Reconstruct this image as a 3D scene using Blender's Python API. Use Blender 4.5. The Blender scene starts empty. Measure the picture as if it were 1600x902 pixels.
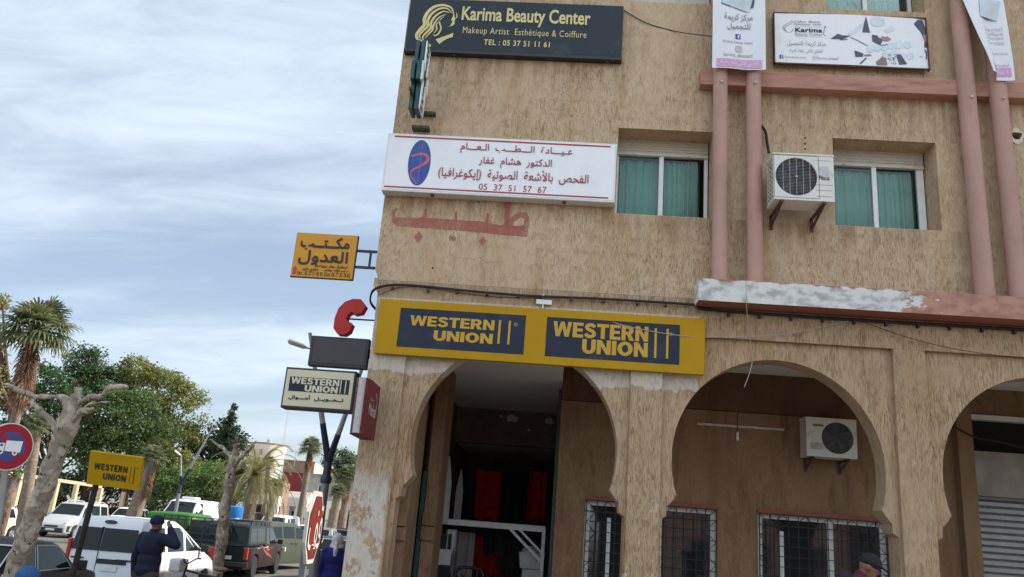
import bpy, bmesh, math, random, unicodedata
import numpy as np
from mathutils import Matrix, Vector, Euler
R = math.radians
sc = bpy.context.scene
col = sc.collection
rnd = random.Random(7)

# ------------------------------------------------------------------ camera, sky, sun, exposure
CAM = np.array([0.0, -11.0, 2.1])
FPX = 1280.0
def cam_axes(yaw, pit, rol):
    f = np.array([math.sin(yaw)*math.cos(pit), math.cos(yaw)*math.cos(pit), math.sin(pit)])
    r = np.cross(f, [0, 0, 1.0]); r /= np.linalg.norm(r); u = np.cross(r, f)
    return np.array([math.cos(rol)*r+math.sin(rol)*u, -math.sin(rol)*r+math.cos(rol)*u, f])
AX = cam_axes(R(-3.7987), R(16.47), R(4.5448))
cd = bpy.data.cameras.new('camera'); cam = bpy.data.objects.new('camera', cd); col.objects.link(cam)
mw = Matrix.Identity(4)
for i in range(3):
    mw[i][0] = AX[0][i]; mw[i][1] = AX[1][i]; mw[i][2] = -AX[2][i]; mw[i][3] = CAM[i]
cam.matrix_world = mw
cd.sensor_width = 36; cd.lens = 36*FPX/1600; cd.clip_end = 3000; cd.clip_start = .1
sc.camera = cam
SUN_AZ, SUN_EL = 78.0, 40.0          # azimuth clockwise from +y
wd = bpy.data.worlds.new('World'); sc.world = wd; wd.use_nodes = True
nt = wd.node_tree; nt.nodes.clear()
def N(t, ty, **kw):
    n = t.nodes.new(ty)
    for k, v in kw.items():
        if k.startswith('i_'):
            n.inputs[int(k[2:]) if k[2:].isdigit() else k[2:]].default_value = v
        else: setattr(n, k, v)
    return n
sky = N(nt, 'ShaderNodeTexSky', sky_type='NISHITA', sun_disc=False, sun_elevation=R(SUN_EL), sun_rotation=R(SUN_AZ))
sky.air_density = 1.0; sky.dust_density = 1.2; sky.ozone_density = 1.5
tc = N(nt, 'ShaderNodeTexCoord'); sp = N(nt, 'ShaderNodeSeparateXYZ')
nt.links.new(tc.outputs['Generated'], sp.inputs[0])
ad = N(nt, 'ShaderNodeMath', operation='ADD', i_1=.22); nt.links.new(sp.outputs[2], ad.inputs[0])
mx_ = N(nt, 'ShaderNodeMath', operation='MAXIMUM', i_1=.05); nt.links.new(ad.outputs[0], mx_.inputs[0])
dx = N(nt, 'ShaderNodeMath', operation='DIVIDE'); dy = N(nt, 'ShaderNodeMath', operation='DIVIDE')
nt.links.new(sp.outputs[0], dx.inputs[0]); nt.links.new(mx_.outputs[0], dx.inputs[1])
nt.links.new(sp.outputs[1], dy.inputs[0]); nt.links.new(mx_.outputs[0], dy.inputs[1])
cb = N(nt, 'ShaderNodeCombineXYZ'); nt.links.new(dx.outputs[0], cb.inputs[0]); nt.links.new(dy.outputs[0], cb.inputs[1])
mp = N(nt, 'ShaderNodeMapping'); mp.inputs['Rotation'].default_value = (0, 0, R(62)); mp.inputs['Scale'].default_value = (.55, 1.7, 1)
nt.links.new(cb.outputs[0], mp.inputs[0])
n1 = N(nt, 'ShaderNodeTexNoise', i_Scale=.9, i_Detail=5.0, i_Roughness=.46, i_Distortion=.35); nt.links.new(mp.outputs[0], n1.inputs['Vector'])
n2 = N(nt, 'ShaderNodeTexNoise', i_Scale=5.0, i_Detail=6.0, i_Roughness=.62, i_Distortion=.5); nt.links.new(mp.outputs[0], n2.inputs['Vector'])
m12 = N(nt, 'ShaderNodeMath', operation='MULTIPLY_ADD', i_1=.34); nt.links.new(n2.outputs[0], m12.inputs[0]); nt.links.new(n1.outputs[0], m12.inputs[2])
rp = N(nt, 'ShaderNodeValToRGB'); rp.color_ramp.elements[0].position = .53; rp.color_ramp.elements[0].color = (.27,)*3+(1,)
rp.color_ramp.elements[1].position = .90; rp.color_ramp.interpolation = 'EASE'; rp.color_ramp.elements[1].color = (.95,)*3+(1,)
nt.links.new(m12.outputs[0], rp.inputs[0])
# clouds brightened on the unseen side, added to fill the facade with light
mb_ = N(nt, 'ShaderNodeMapRange'); mb_.inputs[1].default_value = .15; mb_.inputs[2].default_value = -.75; mb_.inputs[3].default_value = 1.0; mb_.inputs[4].default_value = 2.2; nt.links.new(sp.outputs[1], mb_.inputs[0])
cl = N(nt, 'ShaderNodeVectorMath', operation='SCALE'); cl.inputs[0].default_value = (5.75, 6.55, 7.45); nt.links.new(mb_.outputs[0], cl.inputs['Scale'])
mix = N(nt, 'ShaderNodeMix', data_type='RGBA'); nt.links.new(cl.outputs[0], mix.inputs[7])
nt.links.new(rp.outputs[0], mix.inputs[0]); nt.links.new(sky.outputs[0], mix.inputs[6])
bg = N(nt, 'ShaderNodeBackground', i_Strength=.095); wo = N(nt, 'ShaderNodeOutputWorld')
nt.links.new(mix.outputs[2], bg.inputs[0]); nt.links.new(bg.outputs[0], wo.inputs[0])
sl = bpy.data.lights.new('sun', 'SUN'); sl.energy = 4.8; sl.angle = R(.6); sl.color = (1, .93, .82)
so = bpy.data.objects.new('sun', sl); col.objects.link(so)
sd = Vector((math.sin(R(SUN_AZ))*math.cos(R(SUN_EL)), math.cos(R(SUN_AZ))*math.cos(R(SUN_EL)), math.sin(R(SUN_EL))))
so.rotation_euler = sd.to_track_quat('Z', 'Y').to_euler(); so.location = (40, 20, 60)
sc.view_settings.view_transform = 'Standard'; sc.view_settings.look = 'None'
sc.view_settings.exposure = 0.68; sc.view_settings.gamma = 1.0; sc.view_settings.use_curve_mapping = False
sc.render.engine = 'CYCLES'
sc.cycles.max_bounces = 12; sc.cycles.diffuse_bounces = 8; sc.cycles.use_denoising = True

# ------------------------------------------------------------------ measuring helpers
def ray(px, py):
    return AX.T @ np.array([(px-800)/FPX, -(py-451)/FPX, 1.0])
def P(px, py, y=0.0):                       # where a sight line meets the plane y
    d = ray(px, py); p = CAM + d*((y-CAM[1])/d[1]); return float(p[0]), float(p[2])
def A(px, py, dist):                        # a point at a measured distance
    p = CAM + ray(px, py)*dist; return [float(v) for v in p]
def ground(px, dist, py=790):                       # the spot on the ground under such a point
    p = A(px, py, dist); return p[0], p[1]
def rectP(y, *c):                           # TL TR BL BR -> x0,x1,z0,z1
    q = [P(a, b, y) for a, b in c]
    return ((q[0][0]+q[2][0])/2, (q[1][0]+q[3][0])/2, (q[2][1]+q[3][1])/2, (q[0][1]+q[1][1])/2)

# ------------------------------------------------------------------ materials
MATS = {}
def mat(key, c, rough=.6, metal=0.0, var=.12, scale=6.0, bump=0.0, bscale=40.0, spec=.5, emit=None, coat=0.0, island=0.0, stretch=None, dirt=None, trans=0.0):
    if key in MATS: return MATS[key]
    m = bpy.data.materials.new(key); m.use_nodes = True; MATS[key] = m
    t = m.node_tree; b = t.nodes['Principled BSDF']
    b.inputs['Roughness'].default_value = rough; b.inputs['Metallic'].default_value = metal
    b.inputs['Specular IOR Level'].default_value = spec; b.inputs['Coat Weight'].default_value = coat
    b.inputs['Transmission Weight'].default_value = trans
    tcn = N(t, 'ShaderNodeTexCoord'); mpn = N(t, 'ShaderNodeMapping')
    if stretch: mpn.inputs['Scale'].default_value = stretch
    t.links.new(tcn.outputs['Object'], mpn.inputs[0])
    no = N(t, 'ShaderNodeTexNoise', i_Scale=scale, i_Detail=5.0, i_Roughness=.6); t.links.new(mpn.outputs[0], no.inputs['Vector'])
    r = N(t, 'ShaderNodeValToRGB'); r.color_ramp.elements[0].position = .3; r.color_ramp.elements[1].position = .7
    r.color_ramp.elements[0].color = tuple(max(0, v*(1-var)) for v in c[:3])+(1,)
    r.color_ramp.elements[1].color = tuple(min(1, v*(1+var)) for v in c[:3])+(1,)
    t.links.new(no.outputs[0], r.inputs[0]); out = r.outputs[0]
    if dirt:                                # (colour, amount, scale)
        dn = N(t, 'ShaderNodeTexNoise', i_Scale=dirt[2], i_Detail=8.0, i_Roughness=.7); t.links.new(mpn.outputs[0], dn.inputs['Vector'])
        dr = N(t, 'ShaderNodeValToRGB'); dr.color_ramp.elements[0].position = .66-.3*dirt[1]; dr.color_ramp.elements[1].position = .78-.2*dirt[1]
        dr.color_ramp.elements[0].color = (0, 0, 0, 1); dr.color_ramp.elements[1].color = (.85,)*3+(1,)
        t.links.new(dn.outputs[0], dr.inputs[0])
        dm = N(t, 'ShaderNodeMix', data_type='RGBA'); dm.inputs[7].default_value = tuple(dirt[0])+(1,)
        t.links.new(dr.outputs[0], dm.inputs[0]); t.links.new(out, dm.inputs[6]); out = dm.outputs[2]
    if island:
        g = N(t, 'ShaderNodeNewGeometry'); hs = N(t, 'ShaderNodeHueSaturation')
        ma = N(t, 'ShaderNodeMapRange', i_3=1-island, i_4=1+island); t.links.new(g.outputs['Random Per Island'], ma.inputs[0])
        t.links.new(ma.outputs[0], hs.inputs['Value']); t.links.new(out, hs.inputs['Color']); out = hs.outputs[0]
    t.links.new(out, b.inputs['Base Color'])
    if bump:
        bn = N(t, 'ShaderNodeTexNoise', i_Scale=bscale, i_Detail=4.0); t.links.new(mpn.outputs[0], bn.inputs['Vector'])
        bu = N(t, 'ShaderNodeBump', i_Strength=bump, i_Distance=.02); t.links.new(bn.outputs[0], bu.inputs['Height']); t.links.new(bu.outputs[0], b.inputs['Normal'])
    if emit:
        b.inputs['Emission Color'].default_value = tuple(c[:3])+(1,); b.inputs['Emission Strength'].default_value = emit
    return m

def math_(t, op, a, b=None, clamp=False):
    n = N(t, 'ShaderNodeMath', operation=op); n.use_clamp = clamp
    for i, v in enumerate((a, b)):
        if v is None: continue
        if isinstance(v, (int, float)): n.inputs[i].default_value = v
        else: t.links.new(v, n.inputs[i])
    return n.outputs[0]
def ramp_(t, f, p0, p1):
    n = N(t, 'ShaderNodeMapRange', interpolation_type='SMOOTHSTEP'); n.inputs[1].default_value = p0; n.inputs[2].default_value = p1
    t.links.new(f, n.inputs[0]); return n.outputs[0]
def mixc(t, f, a, b):
    n = N(t, 'ShaderNodeMix', data_type='RGBA')
    if isinstance(f, (int, float)): n.inputs[0].default_value = f
    else: t.links.new(f, n.inputs[0])
    for i, v in ((6, a), (7, b)):
        if isinstance(v, tuple): n.inputs[i].default_value = v+(1,)
        else: t.links.new(v, n.inputs[i])
    return n.outputs[2]

def stucco(key, light, mid, dark, white=None, groove=1.0, stain=.5, stain_c=(.16, .085, .04), gk=1.0, floor=.30):
    """combed render: vertical grooves, patchy stains, old whitewash where the wall has it"""
    m = bpy.data.materials.new(key); m.use_nodes = True; MATS[key] = m
    t = m.node_tree; b = t.nodes['Principled BSDF']; b.inputs['Roughness'].default_value = .92; b.inputs['Specular IOR Level'].default_value = .2
    g = N(t, 'ShaderNodeNewGeometry'); pos = g.outputs['Position']
    def noise(scale, vec, detail=4.0, rough=.6, dist=0.0):
        mpn = N(t, 'ShaderNodeMapping'); mpn.inputs['Scale'].default_value = vec; t.links.new(pos, mpn.inputs[0])
        n = N(t, 'ShaderNodeTexNoise', i_Scale=scale, i_Detail=detail, i_Roughness=rough, i_Distortion=dist); t.links.new(mpn.outputs[0], n.inputs['Vector']); return n.outputs[0]
    gr = noise(1.0, (58*gk, 58*gk, 4.2*gk), 1.0, .4)
    gr2 = noise(1.0, (105*gk, 105*gk, 13*gk*gk), 2.0, .55)
    big = noise(.75, (1, 1, .55), 6.0, .62, .4)
    tone = noise(1.15, (1.5, 1.5, .38), 7.0, .66, .5)
    mid_n = noise(2.6, (1.4, 1.4, .3), 7.0, .66)
    patch = noise(.6, (1, 1, .8), 4.0)
    speck = noise(9.0, (1, 1, .6), 6.0, .7)
    depth = ramp_(t, patch, .36, .58)                  # where the combing is worn nearly smooth
    line = math_(t, 'SUBTRACT', 1.0, ramp_(t, math_(t, 'ABSOLUTE', math_(t, 'SUBTRACT', gr, .5)), .0, .05))
    gate = ramp_(t, speck, .40, .58)
    groove_f = math_(t, 'MAXIMUM', math_(t, 'MULTIPLY', line, gate), math_(t, 'MULTIPLY', ramp_(t, gr2, .54, .66), .75))
    groove_f = math_(t, 'MULTIPLY', groove_f, math_(t, 'ADD', math_(t, 'MULTIPLY', depth, .60), floor))
    grey = tuple(v*k for v, k in zip(light, (.93, .945, .96)))
    base = mixc(t, ramp_(t, big, .38, .64), light, grey)
    base = mixc(t, math_(t, 'MULTIPLY', ramp_(t, tone, .44, .66), .85), base, mid)
    base = mixc(t, math_(t, 'MULTIPLY', ramp_(t, speck, .45, .75), .14), base, dark)
    deep = N(t, 'ShaderNodeMix', data_type='RGBA', blend_type='MULTIPLY'); deep.inputs[0].default_value = 1.0
    deep.inputs[7].default_value = (.58, .50, .40, 1); t.links.new(base, deep.inputs[6])
    base = mixc(t, math_(t, 'MULTIPLY', groove_f, groove, True), base, deep.outputs[2])
    st = math_(t, 'MULTIPLY', ramp_(t, mid_n, .52, .74), stain)
    base = mixc(t, st, base, stain_c)
    se = N(t, 'ShaderNodeSeparateXYZ'); t.links.new(pos, se.inputs[0])
    # damp streaks below the ledge, the sills and the sign bottoms
    strk = noise(1.0, (6, 6, .25), 3.0, .6)
    for z0, ln, xa, xb in ((8.62, .9, 1.75, 99), (6.58, .55, .7, 99), (9.05, .7, -9, .7), (6.65, .4, -9, .65)):
        zf = math_(t, 'SUBTRACT', z0, se.outputs[2])
        band = math_(t, 'MULTIPLY', ramp_(t, zf, -.01, .02), math_(t, 'SUBTRACT', 1.0, ramp_(t, zf, .05, ln)))
        band = math_(t, 'MULTIPLY', band, math_(t, 'MULTIPLY', ramp_(t, se.outputs[0], xa-.03, xa+.03), math_(t, 'SUBTRACT', 1.0, ramp_(t, se.outputs[0], xb-.03, xb+.03))))
        base = mixc(t, math_(t, 'MULTIPLY', math_(t, 'MULTIPLY', band, ramp_(t, strk, .40, .62)), .42), base, stain_c)
    if white:
        wn = noise(4.2, (1, 1, .8), 7.0, .7); wn2 = noise(13.0, (1, 1, .8), 5.0, .7)
        wsum = math_(t, 'ADD', math_(t, 'MULTIPLY', wn, .72), math_(t, 'MULTIPLY', wn2, .28))
        # corner pillar: whitewash flaking off below 2.9 m
        left = math_(t, 'SUBTRACT', 1.0, ramp_(t, se.outputs[0], -2.17, -2.13))
        low = math_(t, 'SUBTRACT', 1.0, ramp_(t, math_(t, 'ADD', se.outputs[2], math_(t, 'MULTIPLY', wn, .9)), 2.75, 3.35))
        f1 = math_(t, 'MULTIPLY', math_(t, 'MULTIPLY', left, low), math_(t, 'SUBTRACT', 1.0, ramp_(t, wsum, .50, .56)))
        f1b = math_(t, 'MULTIPLY', math_(t, 'MULTIPLY', left, math_(t, 'SUBTRACT', 1.0, ramp_(t, se.outputs[2], 3.2, 3.3))), ramp_(t, wsum, .60, .62))
        # old paint edge just under and above the long sign
        xs = math_(t, 'SUBTRACT', 1.0, ramp_(t, se.outputs[0], 1.86, 1.9))
        zz = math_(t, 'ADD', se.outputs[2], math_(t, 'MULTIPLY', wn, -.35))
        f2 = math_(t, 'MULTIPLY', xs, math_(t, 'MULTIPLY', ramp_(t, zz, 3.90, 3.92), math_(t, 'SUBTRACT', 1.0, ramp_(t, se.outputs[2], 5.11, 5.13))))
        f3 = math_(t, 'MULTIPLY', math_(t, 'MULTIPLY', ramp_(t, se.outputs[0], .9, .95), math_(t, 'SUBTRACT', 1.0, ramp_(t, se.outputs[0], 1.5, 1.55))), math_(t, 'MULTIPLY', math_(t, 'SUBTRACT', 1.0, ramp_(t, se.outputs[2], 2.3, 2.9)), ramp_(t, wsum, .57, .60)))
        base = mixc(t, math_(t, 'MULTIPLY', f1b, .8), base, (.55, .47, .37))
        base = mixc(t, math_(t, 'MULTIPLY', f3, .85), base, white)
        base = mixc(t, math_(t, 'MULTIPLY', f2, .75), base, white)
        base = mixc(t, math_(t, 'MULTIPLY', f1, .9), base, white)
    t.links.new(base, b.inputs['Base Color'])
    bu = N(t, 'ShaderNodeBump', i_Strength=.6, i_Distance=.02)
    h = math_(t, 'SUBTRACT', math_(t, 'MULTIPLY', noise(60.0, (1, 1, .5), 3.0), .35), groove_f)
    t.links.new(h, bu.inputs['Height']); t.links.new(bu.outputs[0], b.inputs['Normal'])
    return m

# ------------------------------------------------------------------ mesh helpers
class MB:
    def __init__(s): s.v = []; s.f = []; s.mi = []; s.cur = 0
    def add(s, vs, fs):
        o = len(s.v); s.v += [tuple(map(float, v)) for v in vs]
        for f in fs: s.f.append(tuple(i+o for i in f)); s.mi.append(s.cur)
        return s
    def box(s, x0, x1, y0, y1, z0, z1):
        if x0 > x1: x0, x1 = x1, x0
        if y0 > y1: y0, y1 = y1, y0
        if z0 > z1: z0, z1 = z1, z0
        vs = [(x0,y0,z0),(x1,y0,z0),(x1,y1,z0),(x0,y1,z0),(x0,y0,z1),(x1,y0,z1),(x1,y1,z1),(x0,y1,z1)]
        return s.add(vs, [(0,3,2,1),(4,5,6,7),(0,1,5,4),(1,2,6,5),(2,3,7,6),(3,0,4,7)])
    def bar(s, a, b, w, h=None, up=(0,0,1)):
        h = h or w; a, b = Vector(a), Vector(b); d = (b-a).normalized(); u = Vector(up)
        if abs(d.dot(u)) > .98: u = Vector((1,0,0))
        r = d.cross(u).normalized(); u = r.cross(d)
        vs = [p+r*i*w/2+u*j*h/2 for p in (a, b) for i, j in ((-1,-1),(1,-1),(1,1),(-1,1))]
        return s.add(vs, [(3,2,1,0),(4,5,6,7),(0,1,5,4),(1,2,6,5),(2,3,7,6),(3,0,4,7)])
    def tube(s, pts, r, n=8, cap=True, squash=1.0):
        pts = [Vector(p) for p in pts]; rs = r if isinstance(r, (list, tuple)) else [r]*len(pts)
        o = len(s.v); prev = None
        for i, p in enumerate(pts):
            d = (pts[min(i+1, len(pts)-1)]-pts[max(i-1, 0)]).normalized()
            if prev is None:
                u = Vector((0,0,1)) if abs(d.z) < .9 else Vector((1,0,0)); a = d.cross(u).normalized()
            else: a = (prev-d*prev.dot(d)).normalized()
            prev = a; b = d.cross(a)
            for k in range(n):
                t = 2*math.pi*k/n; s.v.append(tuple(p+(a*math.cos(t)+b*math.sin(t)*squash)*rs[i]))
        for i in range(len(pts)-1):
            for k in range(n):
                k2 = (k+1) % n; s.f.append((o+i*n+k, o+i*n+k2, o+(i+1)*n+k2, o+(i+1)*n+k)); s.mi.append(s.cur)
        if cap:
            s.f.append(tuple(o+k for k in range(n))[::-1]); s.mi.append(s.cur)
            s.f.append(tuple(o+(len(pts)-1)*n+k for k in range(n))); s.mi.append(s.cur)
        return s
    def lathe(s, prof, c=(0,0,0), n=20, axis='z'):
        o = len(s.v)
        for (r, h) in prof:
            for k in range(n):
                t = 2*math.pi*k/n; a, b = r*math.cos(t), r*math.sin(t)
                q = {'z': (a, b, h), 'y': (a, h, b), 'x': (h, a, b)}[axis]
                s.v.append((c[0]+q[0], c[1]+q[1], c[2]+q[2]))
        for i in range(len(prof)-1):
            for k in range(n):
                k2 = (k+1) % n; s.f.append((o+i*n+k, o+i*n+k2, o+(i+1)*n+k2, o+(i+1)*n+k)); s.mi.append(s.cur)
        for i in (0, len(prof)-1):
            if prof[i][0] > 1e-4: s.f.append(tuple(o+i*n+k for k in range(n))); s.mi.append(s.cur)
        return s
    def sphere(s, c, r, n=14, m=9):
        r = (r, r, r) if isinstance(r, (int, float)) else r
        o = len(s.v)
        for i in range(m+1):
            a = math.pi*i/m-math.pi/2
            for k in range(n):
                t = 2*math.pi*k/n; s.v.append((c[0]+r[0]*math.cos(a)*math.cos(t), c[1]+r[1]*math.cos(a)*math.sin(t), c[2]+r[2]*math.sin(a)))
        for i in range(m):
            for k in range(n):
                k2 = (k+1) % n; s.f.append((o+i*n+k, o+i*n+k2, o+(i+1)*n+k2, o+(i+1)*n+k)); s.mi.append(s.cur)
        return s
    def sheet(s, pts, o=(0,0,0), u=(1,0,0), v=(0,0,1)):      # flat polygon in a plane
        o, u, v = Vector(o), Vector(u), Vector(v)
        return s.add([o+u*a+v*b for a, b in pts], [tuple(range(len(pts)))])
    def prism(s, pts, o, u, v, t):                           # polygon with a thickness t along u x v
        o, u, v = Vector(o), Vector(u), Vector(v); n_ = u.cross(v).normalized(); k = len(pts)
        vs = [o+u*a+v*b for a, b in pts]+[o+u*a+v*b+n_*t for a, b in pts]
        return s.add(vs, [tuple(range(k))[::-1], tuple(range(k, 2*k))]+[(i, (i+1) % k, k+(i+1) % k, k+i) for i in range(k)])
    def xf(s, M, start=0):
        for i in range(start, len(s.v)): s.v[i] = tuple(M @ Vector(s.v[i]))
        return s
    def build(s, name, m, parent=None, world=False, smooth=False, bevel=0.0, fix=True, sep=False):
        if sep:                               # every loose piece is a mesh of its own
            par = list(range(len(s.v)))
            def find(a):
                while par[a] != a: par[a] = par[par[a]]; a = par[a]
                return a
            for f in s.f:
                for k in f[1:]: par[find(k)] = find(f[0])
            gs = {}
            for f, mi in zip(s.f, s.mi): gs.setdefault(find(f[0]), []).append((f, mi))
            out = []
            for fs in gs.values():
                q = MB(); ids = sorted({i for f, _ in fs for i in f}); mp = {a: b for b, a in enumerate(ids)}
                q.v = [s.v[i] for i in ids]; q.f = [tuple(mp[i] for i in f) for f, _ in fs]; q.mi = [mi for _, mi in fs]
                out.append(q.build(name, m, parent, world, smooth, bevel, fix))
            return out[0]
        me = bpy.data.meshes.new(name)
        vs = s.v
        if world and parent is not None:
            inv = WM[parent.name].inverted(); vs = [tuple(inv @ Vector(v)) for v in vs]
        me.from_pydata(vs, [], s.f)
        ms = m if isinstance(m, (list, tuple)) else [m]
        for x in ms: me.materials.append(x)
        if len(ms) > 1: me.polygons.foreach_set('material_index', s.mi)
        if fix or bevel:
            bm = bmesh.new(); bm.from_mesh(me)
            if fix: bmesh.ops.recalc_face_normals(bm, faces=bm.faces)
            if bevel:
                es = [e for e in bm.edges if len(e.link_faces) == 2 and e.calc_face_angle(0) > .6]
                bmesh.ops.bevel(bm, geom=es, offset=bevel, segments=2, affect='EDGES', clamp_overlap=True, profile=.6)
            bm.to_mesh(me); bm.free()
        if smooth: me.polygons.foreach_set('use_smooth', [True]*len(me.polygons))
        if smooth == 'auto': me.set_sharp_from_angle(angle=R(38))
        me.update()
        o = bpy.data.objects.new(name, me); col.objects.link(o)
        if parent is not None: o.parent = parent; WM[o.name] = WM[parent.name]
        else: WM[o.name] = Matrix.Identity(4)
        return o
WM = {}
def tag(o, label=None, cat=None, group=None, kind=None):
    for k, v in (('label', label), ('category', cat), ('group', group), ('kind', kind)):
        if v: o[k] = v
    return o
def thing(name, label, cat, loc=(0,0,0), rz=0.0, group=None):
    o = bpy.data.objects.new(name, None); col.objects.link(o); o.empty_display_size = .2
    o.location = loc; o.rotation_euler = (0, 0, rz)
    WM[o.name] = Matrix.Translation(Vector(loc)) @ Matrix.Rotation(rz, 4, 'Z')
    return tag(o, label, cat, group)
def solo(mb, name, m, label, cat, group=None, kind=None, **kw):       # a thing that is one mesh, its origin at its base
    a = np.array(mb.v); c = ((a[:,0].min()+a[:,0].max())/2, (a[:,1].min()+a[:,1].max())/2, a[:,2].min())
    mb.v = [(v[0]-c[0], v[1]-c[1], v[2]-c[2]) for v in mb.v]
    o = mb.build(name, m, **kw); o.location = c; WM[o.name] = Matrix.Translation(Vector(c))
    return tag(o, label, cat, group, kind)
def struct(mb, name, m, **kw):
    o = mb.build(name, m, **kw); o['kind'] = 'structure'; return o
KIDS = {}
def copy_tree(o, parent=None):
    c = o.copy(); col.objects.link(c)
    if parent is not None: c.parent = parent
    for ch in [x for x in bpy.data.objects if x.parent == o]: copy_tree(ch, c)
    return c
def dup(o, loc, rz, label=None, scale=None):
    c = copy_tree(o); c.location = loc; c.rotation_euler = (0, 0, rz)
    if scale: c.scale = (scale,)*3
    if label: c['label'] = label
    return c

def fill2d(outer, holes=(), thick=0.0):       # polygon with holes -> verts, faces (xy plane, z thickness centred)
    c = bpy.data.curves.new('f', 'CURVE'); c.dimensions = '2D'; c.fill_mode = 'BOTH'; c.extrude = thick/2
    for poly in [outer]+list(holes):
        s = c.splines.new('POLY'); s.points.add(len(poly)-1)
        for i, p in enumerate(poly): s.points[i].co = (p[0], p[1], 0, 1)
        s.use_cyclic_u = True
    o = bpy.data.objects.new('f', c); me = o.to_mesh()
    vs = [tuple(v.co) for v in me.vertices]; fs = [tuple(p.vertices) for p in me.polygons]
    o.to_mesh_clear(); bpy.data.objects.remove(o); bpy.data.curves.remove(c)
    return vs, fs
def wall_xz(mb, outer, holes, y0, y1):        # wall lying in xz between y0 and y1
    vs, fs = fill2d(outer, holes, 1.0)
    return mb.add([(v[0], y0+(v[2]+.5)*(y1-y0), v[1]) for v in vs], fs)
def wall_yz(mb, outer, holes, x0, x1):
    vs, fs = fill2d(outer, holes, 1.0)
    return mb.add([(x0+(v[2]+.5)*(x1-x0), v[0], v[1]) for v in vs], fs)
def rc(x0, x1, z0, z1): return [(x0, z0), (x1, z0), (x1, z1), (x0, z1)]
def ell(cx, cy, rx, ry, n=24, a0=0, a1=360): return [(cx+rx*math.cos(R(a0+(a1-a0)*k/n)), cy+ry*math.sin(R(a0+(a1-a0)*k/n))) for k in range(n if a1-a0 == 360 else n+1)]

# ------------------------------------------------------------------ writing
FORMS = {}
for cp in range(0xFE80, 0xFEFD):
    d_ = unicodedata.decomposition(chr(cp)).split()
    FORMS.setdefault(''.join(chr(int(x, 16)) for x in d_[1:]), {})[d_[0]] = chr(cp)
def shape(s):                                 # joined letters in reading order from the left
    tk = []; i = 0
    while i < len(s):
        if s[i:i+2] in FORMS: tk.append(s[i:i+2]); i += 2
        elif s[i].isdigit():
            j = i
            while j < len(s) and s[j].isdigit(): j += 1
            tk.append(s[i:j]); i = j
        else: tk.append({'(': ')', ')': '('}.get(s[i], s[i])); i += 1
    dual = lambda t: t == '\u0640' or '<initial>' in FORMS.get(t, {})
    arab = lambda t: t == '\u0640' or '<final>' in FORMS.get(t, {})
    out = []
    for k, t in enumerate(tk):
        p = k > 0 and dual(tk[k-1]) and arab(t); n = k+1 < len(tk) and dual(t) and arab(tk[k+1])
        if t in FORMS:
            f = '<medial>' if p and n else '<final>' if p else '<initial>' if n else '<isolated>'
            out.append(FORMS[t].get(f, FORMS[t].get('<isolated>', t)))
        else: out.append(t)
    return ''.join(reversed(out))
def glyphs(s, off=0.0, shear=0.0, space=1.0):
    c = bpy.data.curves.new('t', 'FONT'); c.body = s; c.size = 1; c.offset = off; c.resolution_u = 4; c.fill_mode = 'FRONT'; c.shear = shear; c.space_character = space
    o = bpy.data.objects.new('t', c); me = o.to_mesh()
    v = np.array([tuple(x.co) for x in me.vertices]); fs = [tuple(p.vertices) for p in me.polygons]
    o.to_mesh_clear(); bpy.data.objects.remove(o); bpy.data.curves.remove(c)
    par = list(range(len(v)))                 # lift each letter a hair so joined strokes never share a plane
    def find(a):
        while par[a] != a: par[a] = par[par[a]]; a = par[a]
        return a
    for f in fs:
        for k in f[1:]: par[find(k)] = find(f[0])
    ids = {}
    lift = np.array([ids.setdefault(find(i), len(ids)) for i in range(len(v))])
    v[:, 2] = (lift % 4)*.0005
    return v, fs
class Face:                                   # a flat board face: fractions fx (0..1 across), fz (0 top .. 1 bottom)
    def __init__(s, o, u, v): s.o, s.u, s.v = Vector(o), Vector(u), Vector(v); s.n = s.u.cross(s.v).normalized()
    def at(s, fx, fz, e=0): return s.o+s.u*fx+s.v*(1-fz)+s.n*e
    def text(s, mb, txt, x0, x1, z0, z1, ar=False, off=0.0, e=.005, shear=0.0, space=1.0):
        if ar and off:                        # heavier Arabic strokes: the line of writing drawn again a hair to each side
            w = off*.35*(z1-z0)
            for i, (a, b) in enumerate(((-w, 0), (w, 0), (0, -w*1.6), (0, w*1.6))): s.text(mb, txt, x0+a*s.v.length/s.u.length, x1+a*s.v.length/s.u.length, z0+b, z1+b, True, 0, e+.0021*i)
            return mb
        v, fs = glyphs(shape(txt) if ar else txt, off, shear, space)
        lo, hi = v.min(0), v.max(0); d = hi-lo
        return mb.add([s.at(x0+(p[0]-lo[0])/d[0]*(x1-x0), z1+(p[1]-lo[1])/d[1]*(z0-z1), e+p[2]) for p in v], fs)
    def poly(s, mb, pts, e=.003):
        return mb.add([s.at(a, b, e) for a, b in pts], [tuple(range(len(pts)))])
    def fill(s, mb, pts, holes=(), e=.003):
        vs, fs = fill2d(pts, holes); return mb.add([s.at(v[0], v[1], e) for v in vs], fs)
    def ribbon(s, mb, pts, ws, e=.004):       # stroke with width along a polyline
        q = []; asp = s.v.length/s.u.length
        for i in range(len(pts)):
            a, b = pts[max(i-1, 0)], pts[min(i+1, len(pts)-1)]; dx, dy = b[0]-a[0], (b[1]-a[1])*asp; l = math.hypot(dx, dy) or 1
            w = ws[i] if isinstance(ws, (list, tuple)) else ws
            q.append((pts[i], (-dy/l*w/2, dx/l*w/2/asp)))
        L = [s.at(p[0]+d[0], p[1]+d[1], e) for p, d in q]; Rr = [s.at(p[0]-d[0], p[1]-d[1], e) for p, d in q]; n = len(pts)
        return mb.add(L+Rr, [(i, i+1, n+i+1, n+i) for i in range(n-1)])
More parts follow.
